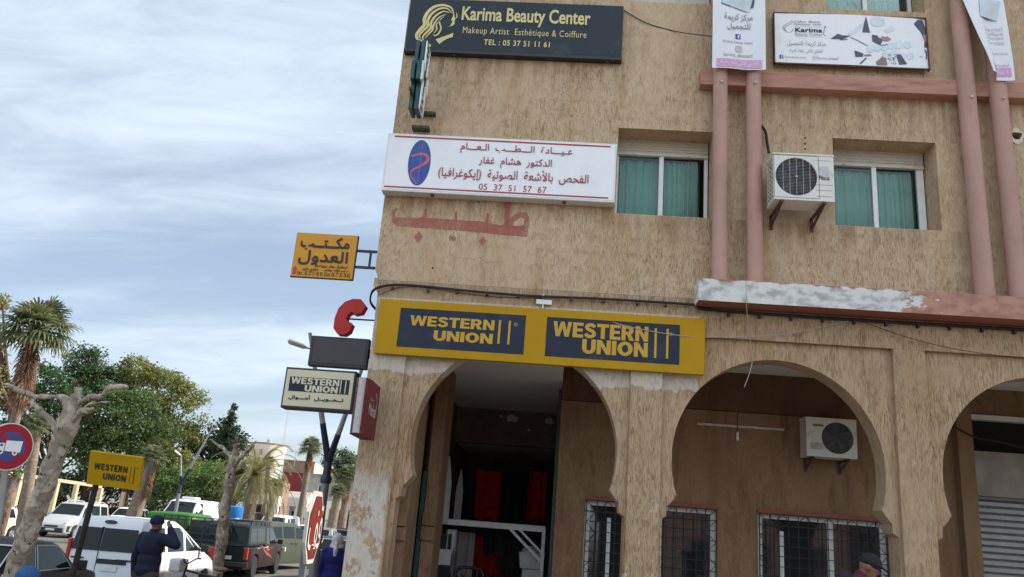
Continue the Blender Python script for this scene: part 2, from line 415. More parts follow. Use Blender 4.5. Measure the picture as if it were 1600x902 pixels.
def rect_face(x0, x1, z0, z1, y): return Face((x0, y, z0), (x1-x0, 0, 0), (0, 0, z1-z0))
def spline(pts, n=6):
    out = []
    for i in range(len(pts)-1):
        p0, p1, p2, p3 = pts[max(i-1, 0)], pts[i], pts[i+1], pts[min(i+2, len(pts)-1)]
        for k in range(n):
            t = k/n
            out.append(tuple(.5*((2*b)+(-a+c)*t+(2*a-5*b+4*c-d)*t*t+(-a+3*b-3*c+d)*t**3) for a, b, c, d in zip(p0, p1, p2, p3)))
    out.append(tuple(pts[-1])); return out

# heavy block capitals, drawn stroke by stroke: each letter is (width, polygons with holes)
def _o(w, t): return ell(w/2, .5, w/2, .5, 28), ell(w/2, .5, w/2-t, .5-t*.82, 28)
def block_letters():
    t = .27; L = {}
    L['I'] = (t, [(rc(0, t, 0, 1), [])])
    L['E'] = (.70, [([(0, 0), (.70, 0), (.70, .21), (t, .21), (t, .40), (.65, .40), (.65, .60), (t, .60), (t, .79), (.69, .79), (.69, 1), (0, 1)], [])])
    L['T'] = (.78, [([(.255, 0), (.525, 0), (.525, .78), (.78, .78), (.78, 1), (0, 1), (0, .78), (.255, .78)], [])])
    L['N'] = (.84, [([(0, 0), (.25, 0), (.25, .58), (.57, 0), (.84, 0), (.84, 1), (.59, 1), (.59, .42), (.27, 1), (0, 1)], [])])
    L['W'] = (1.24, [([(.20, 0), (.45, 0), (.62, .58), (.79, 0), (1.04, 0), (1.24, 1), (.985, 1), (.90, .42), (.735, 1), (.505, 1), (.34, .42), (.255, 1), (0, 1)], [])])
    u = [(0, 1), (0, .36)]+[(.41+.41*math.cos(R(a)), .37+.385*math.sin(R(a))) for a in range(190, 351, 16)]+[(.82, .36), (.82, 1), (.55, 1), (.55, .38)]+[(.41+.14*math.cos(R(a)), .36+.15*math.sin(R(a))) for a in range(-20, -161, -20)]+[(.27, .38), (.27, 1)]
    L['U'] = (.82, [(u, [])])
    L['O'] = (.92, [(_o(.92, .27)[0], [_o(.92, .27)[1]])])
    r = [(0, 0), (t, 0), (t, .38), (.36, .38), (.53, 0), (.84, 0), (.62, .42), (.74, .52), (.79, .69), (.74, .87), (.60, .97), (.45, 1), (0, 1)]
    L['R'] = (.84, [(r, [[(t, .58), (.42, .58), (.49, .61), (.515, .69), (.49, .77), (.42, .80), (t, .80)]])])
    c = spline([(.66, .74), (.56, .865), (.385, .895), (.20, .84), (.15, .73), (.24, .60), (.40, .53), (.57, .44), (.645, .30), (.575, .165), (.39, .105), (.19, .15), (.09, .29)], 4)
    a, b = [], []
    for i, p in enumerate(c):
        p0, p1 = c[max(0, i-1)], c[min(len(c)-1, i+1)]; d = Vector((p1[0]-p0[0], p1[1]-p0[1])).normalized(); w = .112
        a.append((p[0]-d.y*w*1.1, p[1]+d.x*w)); b.append((p[0]+d.y*w*1.1, p[1]-d.x*w))
    L['S'] = (.76, [(a+b[::-1], [])])
    return L
BL = block_letters()
def block(face, mb, word, x0, x1, z0, z1, gap=.07, e=.004):
    tot = sum(BL[c][0] for c in word)+gap*(len(word)-1); x = 0
    for c in word:
        for o, h in BL[c][1]:
            vs, fs = fill2d([(x0+(x+p[0])/tot*(x1-x0), z1-(p[1])*(z1-z0)) for p in o], [[(x0+(x+p[0])/tot*(x1-x0), z1-(p[1])*(z1-z0)) for p in hh] for hh in h])
            mb.add([face.at(v[0], v[1], e) for v in vs], fs)
        x += BL[c][0]+gap
    return mb
# ------------------------------------------------------------------ shared materials
M_wall = stucco('combed_render', (.585, .432, .282), (.515, .352, .205), (.27, .165, .085), white=(.62, .57, .49), stain=.40)
M_arc = stucco('arcade_front_render', (.475, .342, .215), (.42, .285, .16), (.22, .13, .065), white=(.60, .55, .47), stain=.45, groove=1.05, gk=.82, floor=.42)
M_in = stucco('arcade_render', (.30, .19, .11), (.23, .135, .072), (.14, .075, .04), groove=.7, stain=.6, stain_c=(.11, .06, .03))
M_pink = mat('pink_paint', (.44, .262, .205), .85, var=.12, scale=3, bump=.25, bscale=60, dirt=((.40, .225, .165), .4, 5), stretch=(1, 1, .4))
M_beam = mat('pink_brush_paint', (.42, .215, .155), .85, var=.16, scale=5, bump=.4, bscale=30, dirt=((.27, .12, .08), .55, 6), stretch=(.35, 1, 1.6))
M_under = mat('red_brown_paint', (.25, .085, .055), .85, var=.2, scale=3, bump=.2)
M_ceil = mat('grey_ceiling_plaster', (.74, .71, .67), .9, var=.06, scale=1.2)
M_dark = mat('dark_plaster', (.17, .125, .105), .9, var=.25, scale=2)  # dark plaster tone of the shop header and walls
M_black = mat('black_metal', (.018, .018, .02), .5, var=.2)
M_iron = mat('wrought_iron', (.012, .012, .013), .55, var=.2)
M_white = mat('white_frame', (.74, .75, .73), .45, var=.05, dirt=((.5, .47, .42), .25, 4))
M_shut = mat('roller_shutter', (.60, .555, .47), .6, var=.06, dirt=((.42, .36, .28), .35, 3))
M_curt = mat('green_curtain', (.21, .48, .38), .9, var=.10, scale=2, stretch=(3, 1, .4))
M_curt2 = mat('deep_green_curtain', (.06, .30, .17), .85, var=.2, scale=3, stretch=(5, 1, .5))
M_glass = mat('dark_glass', (.02, .025, .03), .06, var=.1, spec=.8)
M_alu_ = mat('dull_bolt', (.5, .48, .44), .5, metal=.4)
M_blk = mat('room_darkness', (.012, .011, .011), .95, var=.2)
M_teal = mat('teal_tile', (.006, .050, .046), .5, var=.35, scale=14)
M_zinc = mat('grey_steel_shutter', (.36, .37, .37), .5, metal=.3, var=.1, dirt=((.2, .17, .14), .3, 3))
M_conc = mat('raw_concrete', (.30, .27, .235), .95, var=.2, scale=3, bump=.3)
def glasspane():
    m = bpy.data.materials.new('window_glass'); m.use_nodes = True; t = m.node_tree; t.nodes.clear()
    g = N(t, 'ShaderNodeBsdfGlossy'); g.inputs['Roughness'].default_value = .03; tr = N(t, 'ShaderNodeBsdfTransparent'); tr.inputs[0].default_value = (.82, .90, .87, 1)
    fr = N(t, 'ShaderNodeFresnel', i_IOR=1.5); mx = N(t, 'ShaderNodeMixShader'); o = N(t, 'ShaderNodeOutputMaterial')
    t.links.new(fr.outputs[0], mx.inputs[0]); t.links.new(tr.outputs[0], mx.inputs[1]); t.links.new(g.outputs[0], mx.inputs[2]); t.links.new(mx.outputs[0], o.inputs[0]); return m
M_pane = glasspane()

# ------------------------------------------------------------------ ground
M_asph = mat('asphalt', (.11, .10, .088), .95, var=.25, scale=.8, bump=.3, bscale=60, dirt=((.16, .14, .115), .5, .25))
M_pave = mat('pavement_tiles', (.27, .225, .18), .9, var=.2, scale=1.5, bump=.2, dirt=((.17, .135, .10), .4, .8))
M_dirt = mat('park_earth', (.23, .17, .11), .95, var=.3, scale=.6, bump=.3)
M_kerb = mat('kerb_stone', (.34, .31, .27), .9, var=.2, scale=2)
struct(MB().add([(-1500, -1500, 0), (1500, -1500, 0), (1500, 1500, 0), (-1500, 1500, 0)], [(0, 1, 2, 3)]), 'ground', M_dirt)
struct(MB().add([(-29, -60, .004), (-3, -60, .004), (-3, 300, .004), (-29, 300, .004)], [(0, 1, 2, 3)]), 'road', M_asph)
struct(MB().add([(-3, -60, .004), (60, -60, .004), (60, -4, .004), (-3, -4, .004)], [(0, 1, 2, 3)]), 'side_road', M_asph)
struct(MB().box(-5.6, -2.95, -3.9, 40, 0, .14).box(-2.95, 40, -3.9, -.9, 0, .14), 'pavement', M_pave)
struct(MB().box(-5.75, -5.6, -4.05, 40, 0, .15).box(-5.6, 40, -4.05, -3.9, 0, .15), 'kerb', M_kerb)
struct(MB().box(3.2, 6.2, -2.7, -.7, .14, .45), 'steps', M_pave)
# dashed line in the road
mm = MB()
for k in range(30): mm.box(-16.6, -16.45, -20+k*6, -17+k*6, .006, .0085)
struct(mm, 'road_markings', mat('road_paint', (.62, .6, .55), .8, var=.2))
struct(MB().box(-33, -29, -60, 160, 0, .13), 'far_pavement', M_pave)

# ------------------------------------------------------------------ corner building
XL, XR, YB, YU, ZR = -2.70, 16.0, 14.0, 8.0, 13.6  # unseen rear of the upper storeys cut short to let sun reach the van
B = thing('corner_building', 'ochre combed-render corner building with horseshoe arcade and pink ledge', 'building', (6, 0, 0))
def bp(mb, name, m, label=None, parent=None, **kw):
    o = mb.build(name, m, parent or B, world=True, **kw)
    if label: o['label'] = label
    return o
WINS = [(.66, 2.06, 6.58, 7.94), (3.76, 5.22, 6.58, 7.94), (8.4, 9.9, 6.58, 7.94), (12.0, 13.5, 6.58, 7.94),
        (.66, 2.06, 10.13, 11.45), (3.76, 5.22, 10.13, 11.45), (8.4, 9.9, 10.13, 11.45), (12.0, 13.5, 10.13, 11.45)]
HX, HZ = P(1588, 213, 0)
hole = [(HX+.07*math.cos(a)*(1+.3*math.sin(3*a)), HZ+.075*math.sin(a)*(1+.25*math.cos(2*a))) for a in [k*math.pi/7 for k in range(14)]]
m = MB(); wall_xz(m, [(XL+.07, 5.37), (XR, 5.37), (XR, ZR), (XL, ZR), (XL, 5.52)], [rc(*w) for w in WINS]+[hole], 0, .46)
bp(m, 'upper_wall', M_wall)
m = MB(); wall_yz(m, rc(.46, YU, 5.37, ZR), [rc(3, 4.4, 6.58, 7.94), rc(3, 4.4, 10.1, 11.4)], XL, XL+.25)
m.box(XR-.25, XR, .46, YU, 0, ZR).box(XL+.25, XR-.25, YU-.25, YU, 5.6, ZR).box(XL+.25, XR-.25, .46, YU-.25, 12.9, 13.1).box(XR-.25, XR, YU, YB, 0, 5.6).box(XL+.25, XR-.25, YB-.25, YB, 0, 5.42)
m.box(XL+.25, XR-.25, .46, YB-.25, 5.42, 5.6)
bp(m, 'side_wall', M_wall)
bp(MB().box(XL+.3, XR-.3, 1.6, 1.66, 5.6, 12.9).box(XL+.3, XL+.36, 1.6, YU-.3, 5.6, 12.9), 'inner_partition', M_blk)
bp(MB().box(HX-.1, HX+.1, .16, .2, HZ-.1, HZ+.1), 'hole_darkness', M_blk)
# patch of raw plaster round the hole
m = MB(); wall_xz(m, [(HX+(.105+.02*math.sin(5*a))*math.cos(a), HZ+(.12+.02*math.cos(4*a))*math.sin(a)) for a in [k*math.pi/10 for k in range(20)]], [hole], -.012, -.002)
bp(m, 'plaster_patch', mat('pale_plaster', (.62, .55, .44), .9, var=.15))
# arcade wall: spandrels set back, pilasters and band proud
CX = [-.552, 2.925, 6.402, 9.879, 13.356]
def arch(cx, inset=0):
    half = [(1.50, .2), (1.50, 2.40), (1.435, 2.44), (1.425, 2.56), (1.345, 2.655), (1.305, 2.72), (1.335, 2.80), (1.368, 2.98), (1.378, 3.12)]
    half = [(a-inset, b) for a, b in half]
    arc = [((1.38-inset)*math.cos(R(t)), 3.2+(1.395-inset)*math.sin(R(t))) for t in range(4, 90, 6)]+[(0, 4.597-inset)]
    h = half+arc
    return [(cx+a, b) for a, b in h]+[(cx-a, b) for a, b in reversed(h[:-1])]
m = MB(); wall_xz(m, rc(-2.62, XR, 0, 4.84), [arch(c) for c in CX], .075, .42)
bp(m, 'arcade_wall', M_arc)
bp(MB().box(-2.62, XR, 0, .42, 4.843, 5.367), 'frieze_band', M_arc)
m = MB()
for x0, x1 in [(-2.62, -2.115)]+[(c+1.735-.213, c+1.735+.213) for c in CX[:-1]]: m.box(x0, x1, .001, .074, 0, 4.843)
bp(m, 'pilaster', M_arc, bevel=.008, sep=True)
# corner chamfer under the overhanging upper storey, chipped
bp(MB().prism([(0, 0), (.10, .0), (.10, .22), (-.07, .22), (-.07, .10)], (XL+.075, .27, 5.18), (1, 0, 0), (0, 0, 1), .26), 'corner_corbel', M_wall)
# left flank of the arcade with its own piers and stepped corbels
XF = P(656, 800, 2.9)[0]
m = MB(); m.box(-2.62, -2.42, .42, .62, 0, 5.37).box(-2.62, XF, 1.5, YB, 0, 5.37).box(-2.62, -2.43, .62, 1.5, 0, 5.37)
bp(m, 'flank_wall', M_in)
def pier(mb, px0, px1, y, z_top=4.93):
    x0, x1 = P(px0, 850, y)[0], P(px1, 850, y)[0]
    mb.box(x0, x1, y, y+.85, .3, z_top)
    for k, (pa, pb) in enumerate(((800, 822), (822, 845))):
        za, zb = P(px0, pb, y)[1], P(px0, pa, y)[1]
        mb.box(x0-.012*k, x1-.004, y-.05-.03*(1-k), y-.001, za+.012, zb)
    return x0, x1
m = MB(); a = pier(m, 607, 632, .62); bp(m, 'stepped_pier', M_in, bevel=.01); m = MB(); b = pier(m, 657, 677, 2.1, 4.93)
bp(m, 'stepped_pier', M_in, bevel=.01)
m = MB(); m.box(a[0]-.05, a[0]-.005, .6, .8, .3, 2.55); m.box(b[0]-.07, b[0]-.01, 2.1, 2.2, .3, 2.9)
xa, xb = P(856, 800, 2.75)[0], P(866, 800, 2.75)[0]
m.box(.02, .065, 2.9, 3.5, .3, 4.0)
bp(m, 'teal_tile_strip', M_teal, sep=True)
# floor and steps, ceiling
bp(MB().box(-2.6, XR, .02, 13.7, 0, .45).box(-2.6, XR, -.35, .02, 0, .3).box(-2.6, XR, -.7, -.35, 0, .15), 'arcade_floor', mat('terrazzo', (.46, .41, .36), .6, var=.25, scale=30))
bp(MB().box(.07, XR, .42, 3.2, 4.94, 5.0).box(-2.42, .068, .42, 6.9, 4.60, 4.66), 'arcade_ceiling', M_ceil)
# back wall of the arcade with barred windows; a shop front farther along
GW = [(.55, 2.66, 1.35, 2.73), (3.30, 5.32, 1.35, 2.73)]
m = MB(); wall_xz(m, rc(.07, 6.42, .45, 4.27), [rc(*g) for g in GW], 2.75, 3.0); m.box(.07, .27, 3.0, 10.2, .45, 4.94)
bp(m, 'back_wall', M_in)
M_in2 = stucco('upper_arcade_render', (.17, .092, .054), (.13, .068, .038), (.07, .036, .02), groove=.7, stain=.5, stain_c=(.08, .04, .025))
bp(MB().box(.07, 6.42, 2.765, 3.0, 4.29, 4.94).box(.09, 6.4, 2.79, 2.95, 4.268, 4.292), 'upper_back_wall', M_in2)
bp(MB().box(.3, 6.4, 4.2, 4.3, .45, 4.2), 'room_back', M_blk)
m = MB(); m.box(6.42, 6.66, 2.55, 3.0, .45, 4.94); m.box(6.66, XR, 2.75, 3.0, 4.5, 4.94)
bp(m, 'shop_front_pier', M_in)
bp(MB().box(6.60, XR, 2.60, 2.95, 3.2, 3.9), 'concrete_lintel', M_conc, bevel=.012)
bp(MB().box(6.66, XR, 2.85, 2.9, 3.9, 4.42), 'transom_opening', M_blk)
bp(MB().box(6.66, XR, 2.70, 2.85, 4.42, 4.5), 'transom_rail', M_white)
m = MB()
for k in range(28):
    z = .45+k*.1; m.add([(6.66, 2.86, z), (XR, 2.86, z), (XR, 2.80, z+.02), (6.66, 2.80, z+.02), (XR, 2.80, z+.075), (6.66, 2.80, z+.075), (XR, 2.86, z+.1), (6.66, 2.86, z+.1)], [(0, 1, 2, 3), (3, 2, 4, 5), (5, 4, 6, 7)])
bp(m, 'metal_shutter', M_zinc)
bp(MB().box(6.60, 6.655, 2.7, 2.86, .45, 3.2), 'shutter_guide', M_conc)
# passage to the shop at the far end of the first bay
bp(MB().box(-2.42, .068, 6.7, 6.9, 3.86, 4.60), 'shop_header', M_dark)
bp(MB().box(-2.42, .068, 6.92, 10.2, 3.88, 3.98), 'shop_ceiling', mat('shop_ceiling_paint', (.75, .74, .75), .8))
bp(MB().box(-2.4, .3, 10.1, 10.2, .45, 4).box(.02, .066, 3.6, 10.1, .45, 4.59), 'shop_wall', M_dark)
m = MB()
for px, py, r_ in ((800, 654, .1), (858, 658, .075), (783, 651, .03), (826, 672, .025)):
    x, z = P(px, py, 6.69); m.sheet([(x+r_*1.2*(1+.14*math.sin(3*t+px)+.1*math.sin(7*t))*math.cos(t), z+r_*.85*(1+.16*math.sin(2*t+px)+.12*math.sin(5*t))*math.sin(t)) for t in [k*math.pi/14 for k in range(28)]], (0, 6.69, 0))
bp(m, 'plaster_scar', mat('scar_white', (.55, .54, .5), .9, var=.2), sep=True)
# chequered tiles low on the shop's left jamb
m = MB(); mw2 = MB()
x0, _ = P(684, 850, 4.5); x1, _ = P(706, 850, 4.5)
zr_ = P(690, 818, 4.5)[1]
for k in range(int((zr_-.62)/.27)):
    (mw2 if k % 2 else m).box(x0, x1, 4.5, 4.6, .62+k*.27, .89+k*.27)
bp(m, 'black_tile', M_black, sep=True); bp(mw2, 'white_tile', mat('white_tile_glaze', (.72, .72, .72), .3), sep=True)
def sp_(mb, px, py_top, w, y):
    x, zt = P(px, py_top, y); _, zb = P(px-8, 818, y)
    mb.prism([(-w, zb), (w, zb), (w*.95, zb+(zt-zb)*.6), (w*.45, zt-.15), (.12*w, zt), (-.12*w, zt), (-w*.45, zt-.15), (-w*.95, zb+(zt-zb)*.6)], (x, y+.04, 0), (1, 0, 0), (0, 0, 1), .04)
m = MB(); sp_(m, 702, 713, .092, 4.5); sp_(m, 721, 733, .075, 5.8)
bp(m, 'pointed_panel', mat('worn_white_panel', (.62, .63, .64), .6, var=.1), sep=True)

# pink ledge, beam and twin tubes
m = MB(); m.cur = 0; m.box(1.80, XR, -.36, -.001, 5.25, 5.56)
def ledge_mat():
    m = bpy.data.materials.new('flaking_ledge_paint'); m.use_nodes = True; t = m.node_tree; b = t.nodes['Principled BSDF']; b.inputs['Roughness'].default_value = .85
    g = N(t, 'ShaderNodeNewGeometry'); se = N(t, 'ShaderNodeSeparateXYZ'); t.links.new(g.outputs['Position'], se.inputs[0])
    mp_ = N(t, 'ShaderNodeMapping'); mp_.inputs['Scale'].default_value = (1, 1, 1.5); t.links.new(g.outputs['Position'], mp_.inputs[0])
    n = N(t, 'ShaderNodeTexNoise', i_Scale=3.2, i_Detail=9.0, i_Roughness=.72); t.links.new(mp_.outputs[0], n.inputs['Vector'])
    n2 = N(t, 'ShaderNodeTexNoise', i_Scale=5.5, i_Detail=6.0); t.links.new(mp_.outputs[0], n2.inputs['Vector'])
    pos = math_(t, 'ADD', se.outputs[0], math_(t, 'MULTIPLY', math_(t, 'SUBTRACT', n.outputs[0], .5), 3.2))
    wf = math_(t, 'SUBTRACT', 1.0, ramp_(t, pos, 4.55, 4.6))
    # flakes gone along the top edge and in spots
    ztop = math_(t, 'ADD', se.outputs[2], math_(t, 'MULTIPLY', math_(t, 'SUBTRACT', n2.outputs[0], .5), .16))
    wf = math_(t, 'MULTIPLY', wf, math_(t, 'SUBTRACT', 1.0, ramp_(t, ztop, 5.54, 5.56)))
    wf = math_(t, 'MULTIPLY', wf, math_(t, 'SUBTRACT', 1.0, ramp_(t, n.outputs[0], .67, .69)))
    pink = mixc(t, ramp_(t, n2.outputs[0], .4, .65), (.45, .235, .17), (.33, .165, .12))
    wht = mixc(t, ramp_(t, n2.outputs[0], .42, .66), (.66, .65, .61), (.38, .37, .355))
    c = mixc(t, wf, pink, wht)
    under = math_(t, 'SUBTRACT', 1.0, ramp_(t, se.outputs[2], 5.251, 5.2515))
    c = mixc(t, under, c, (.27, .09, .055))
    t.links.new(c, b.inputs['Base Color'])
    bu = N(t, 'ShaderNodeBump', i_Strength=.5, i_Distance=.02); t.links.new(n.outputs[0], bu.inputs['Height']); t.links.new(bu.outputs[0], b.inputs['Normal'])
    return m
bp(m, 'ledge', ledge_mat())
m = MB(); m.add([], [])
bp(MB().box(1.82, XR, -.19, -.001, 8.62, 8.87), 'beam', M_beam, bevel=.012)
TUB = [(2.105, .105), (2.585, .108), (5.62, .12), (6.06, .12), (9.4, .12), (9.84, .12)]
for x, r_ in TUB:
    bp(MB().tube([(x, -.20, 5.56), (x, -.20, 7.2), (x, -.20, 8.7), (x, -.20, 12.6)], [r_*1.03, r_, r_, r_], n=20), 'tube_column', M_pink, smooth='auto')
# windows
def window(x0, x1, z0, z1, deep=.2, wide_r=0.0, shut=.40, pale_bars=False):
    w = bp(MB().box(x0, x0+.05, deep, deep+.06, z0, z1-shut).box(x1-.07-wide_r, x1-.02, deep, deep+.06, z0, z1-shut).box(x0+.05, x1-.07, deep, deep+.06, z0, z0+.04).box(x0+.05, x1-.07, deep, deep+.06, z1-shut-.03, z1-shut)
        .box((x0+x1)/2-.045, (x0+x1)/2+.02, deep-.02, deep+.05, z0+.04, z1-shut-.03), 'window', M_white)
    m = MB()
    if shut > .05:
        n = 5
        for k in range(n):
            za = z1-shut+k*shut/n; m.add([(x0, deep-.03, za), (x1-.02, deep-.03, za), (x1-.02, deep-.012, za+shut/n*.9), (x0, deep-.012, za+shut/n*.9), (x0, deep-.03, za+shut/n), (x1-.02, deep-.03, za+shut/n)], [(0, 1, 2, 3), (3, 2, 5, 4)])
        m.box(x0, x1-.02, deep-.04, deep+.02, z1-shut-.035, z1-shut)
        for q in (.2, .78): m.box(x0+(x1-x0)*q-.02, x0+(x1-x0)*q+.02, deep-.055, deep-.04, z1-shut-.03, z1-shut)
        bp(m, 'roller_blind', M_shut, parent=w)
    xm = (x0+x1)/2
    bp(MB().box(x0+.05, xm-.045, deep+.012, deep+.018, z0+.04, z1-shut-.03).box(xm+.02, x1-.07-wide_r, deep+.03, deep+.036, z0+.04, z1-shut-.03), 'pane', M_pane, parent=w)
    for (a, b, mt, ph) in ((x0+.08, xm+.0, M_curt, .4), (xm+.05, x1-.28, M_curt, 1.9), (x1-.36, x1-.12, M_curt2, .2)):
        m = MB(); n = 60; vs = []; 
        for k in range(n+1):
            x = a+(b-a)*k/n; y = deep+.13+.022*math.sin(k*.36+ph)+.010*math.sin(k*.9+ph*2)
            vs += [(x, y, z0+.02), (x+.006*math.sin(k), y*1.0+.004, z1-shut-.06)]
        m.add(vs, [(2*k, 2*k+2, 2*k+3, 2*k+1) for k in range(n)])
        bp(m, 'curtain', mt, parent=w, smooth=True)
    if pale_bars:  # short pale bars scattered over the glass
        m = MB(); rr = random.Random(int(x0*100))
        for q in range(26):
            x = x0+.1+rr.random()*(x1-x0-.3); z = z0+.05+rr.random()*(z1-z0-.2); an = rr.random()*3; l = .05+rr.random()*.18
            m.bar((x, deep-.002, z), (x+l*math.cos(an), deep-.002, z+l*math.sin(an)), .006, .004)
        bp(m, 'pale_glass_bars', mat('pale_bar_grey', (.5, .6, .58), .3), parent=w)
    return w
for i, w in enumerate(WINS): window(*w, deep=.40, wide_r=.05 if i == 1 else 0, shut=(1.1 if i == 4 else .02 if i == 5 else .215), pale_bars=(i == 5))
for (x, z) in ((3.0, 7.62), (3.0, 7.72)): pass
# barred windows in the shade
def grille_window(x0, x1, z0, z1):
    w = bp(MB().box(x0, x1, 2.84, 2.9, z1-.12, z1-.04).box(x0, x0+.09, 2.84, 2.9, z0, z1-.12).box(x1-.09, x1, 2.84, 2.9, z0, z1-.12).box((x0+x1)/2+.1, (x0+x1)/2+.19, 2.83, 2.9, z0, z1-.12).box(x0+.37, x0+.43, 2.85, 2.9, z0, z1-.3), 'barred_window', M_white)
    bp(MB().box(x0+.09, (x0+x1)/2+.1, 2.87, 2.875, z0, z1-.12).box((x0+x1)/2+.19, x1-.09, 2.87, 2.875, z0, z1-.12), 'pane', M_glass, parent=w)
    bp(MB().box(x0-.01, x1+.01, 2.70, 2.84, z1-.04, z1+.015), 'lintel_edge', M_under, parent=w)
    m = MB(); y = 2.72; z1b = z1-.05; b = .17
    for x in (x0+.02, x1-.02, x0+.02+b, x1-.02-b): m.bar((x, y, z0), (x, y, z1b), .016)
    for z in (z1b, z1b-b): m.bar((x0, y, z), (x1, y, z), .016)
    nx = int((x1-x0-2*b)/.15); 
    for k in range(1, nx): 
        x = x0+b+(x1-x0-2*b)*k/nx; m.bar((x, y, z0), (x, y, z1b), .012)
    k = 1
    while z1b-b-k*.155 > z0: m.bar((x0+.02, y+.01, z1b-b-k*.155), (x1-.02, y+.01, z1b-b-k*.155), .012); k += 1
    n = int((x1-x0)/.17); st = (x1-x0-.04)/n
    for k in range(n):
        xa = x0+.02+k*st; m.bar((xa, y, z1b-b if k % 2 else z1b), (xa+st, y, z1b if k % 2 else z1b-b), .01)
    for xs in (x0+.02, x1-.02-b):
        for k in range(int((z1b-b-z0)/.17)):
            za = z1b-b-k*.17; m.bar((xs if k % 2 else xs+b, y, za), (xs+b if k % 2 else xs, y, za-.17), .01)
    bp(m, 'grille', M_iron, parent=w)
for g in GW: grille_window(*g)
# faded word painted on the render
def paint_mat():
    m = bpy.data.materials.new('faded_red_paint'); m.use_nodes = True; t = m.node_tree; b = t.nodes['Principled BSDF']; b.inputs['Roughness'].default_value = .9
    g = N(t, 'ShaderNodeNewGeometry')
    def noise(scale, vec):
        mpn = N(t, 'ShaderNodeMapping'); mpn.inputs['Scale'].default_value = vec; t.links.new(g.outputs['Position'], mpn.inputs[0])
        n = N(t, 'ShaderNodeTexNoise', i_Scale=scale, i_Detail=4.0, i_Roughness=.65); t.links.new(mpn.outputs[0], n.inputs['Vector']); return n.outputs[0]
    f = ramp_(t, noise(1.0, (105, 105, 9)), .46, .62)
    f2 = ramp_(t, noise(2.0, (1, 1, 1)), .40, .70)
    c = mixc(t, f, (.46, .125, .105), (.34, .115, .08)); c = mixc(t, math_(t, 'MULTIPLY', f2, .4), c, (.46, .25, .17))
    t.links.new(c, b.inputs['Base Color']); 
    tr = N(t, 'ShaderNodeBsdfTransparent'); mx = N(t, 'ShaderNodeMixShader'); o = t.nodes['Material Output']
    al = math_(t, 'MULTIPLY_ADD', f, .35); 
    t.links.new(math_(t, 'MINIMUM', math_(t, 'ADD', math_(t, 'MULTIPLY', f, .42), math_(t, 'ADD', math_(t, 'MULTIPLY', f2, .36), .16)), .85), mx.inputs[0])
    t.links.new(b.outputs[0], mx.inputs[1]); t.links.new(tr.outputs[0], mx.inputs[2]); t.links.new(mx.outputs[0], o.inputs[0]); return m
pf = rect_face(-2.56, -.56, 5.96, 6.60, 0)
def word(mb):
    q = lambda x, y: ((x-190)/762., (y-.055*(x-190)-425)/172.)
    def F(pts, e, holes=()): pf.fill(mb, [q(*p) for p in pts], [[q(*p) for p in h] for h in holes], e)
    F([(190, 478), (205, 462), (222, 462), (206, 480), (212, 497), (240, 500), (344, 503), (366, 498), (372, 462), (384, 470), (386, 504), (540, 514), (540, 478), (553, 486), (556, 515), (712, 524), (718, 486), (730, 492), (728, 530), (800, 540), (948, 545), (948, 590), (800, 580), (700, 570), (520, 556), (340, 545), (230, 537), (196, 520)], .004)
    F([(800, 545), (838, 515), (890, 487), (930, 487), (950, 508), (950, 550), (925, 560), (860, 560)], .0046, [[(862, 545), (905, 548), (925, 535), (922, 515), (900, 510), (868, 528)]])
    F([(815, 428), (828, 424), (842, 450), (845, 545), (818, 545), (812, 470), (798, 440)], .0052)
    for x, y, s_ in ((353, 583, 24), (530, 588, 13), (548, 592, 13), (706, 604, 20)): F([(x-s_, y), (x, y-s_), (x+s_, y), (x, y+s_)], .0058)
m = MB(); word(m)
bp(m, 'painted_lettering', paint_mat(), 'faded red brush-painted doctor lettering on the render', fix=False)
# rows of drilled holes
m = MB()
for px, py in ((1258, 216), (1258, 225), (1258, 233), (676, 419), (748, 316), (643, 308)):
    x, z = P(px, py, 0); m.lathe([(.012, 0), (.014, -.004)], (x, 0, z), 8, 'y')
bp(m, 'drill_hole', M_blk, sep=True)

# hairline cracks and small chips in the render
rk = random.Random(11)
for (px, py, l, an) in ((905, 300, 1.1, -80), (1000, 120, .7, -85), (1420, 400, .8, -75), (700, 395, .9, -10), (1240, 395, .6, -95), (870, 140, .5, -20), (1320, 190, .5, -88)):
    x, z = P(px, py, 0); m = MB(); p_ = [(x, z)]
    for k in range(14):
        a = R(an+rk.uniform(-38, 38)); p_.append((p_[-1][0]+l/14*math.cos(a), p_[-1][1]+l/14*math.sin(a)))
    rect_face(0, 1, 0, 1, 0).ribbon(m, [(a, 1-b) for a, b in p_], [.0035*(1-.6*k/14) for k in range(15)], .003)
    bp(m, 'crack', mat('crack_dark', (.17, .11, .065), .9), fix=False)
for x, r_ in TUB[:4]:
    bp(MB().lathe([(.022, 0), (.022, -.015), (.012, -.03)], (x, -.20-r_, 8.60 if x < 3 else 8.52), 8, 'y'), 'tube_bolt', M_alu_)
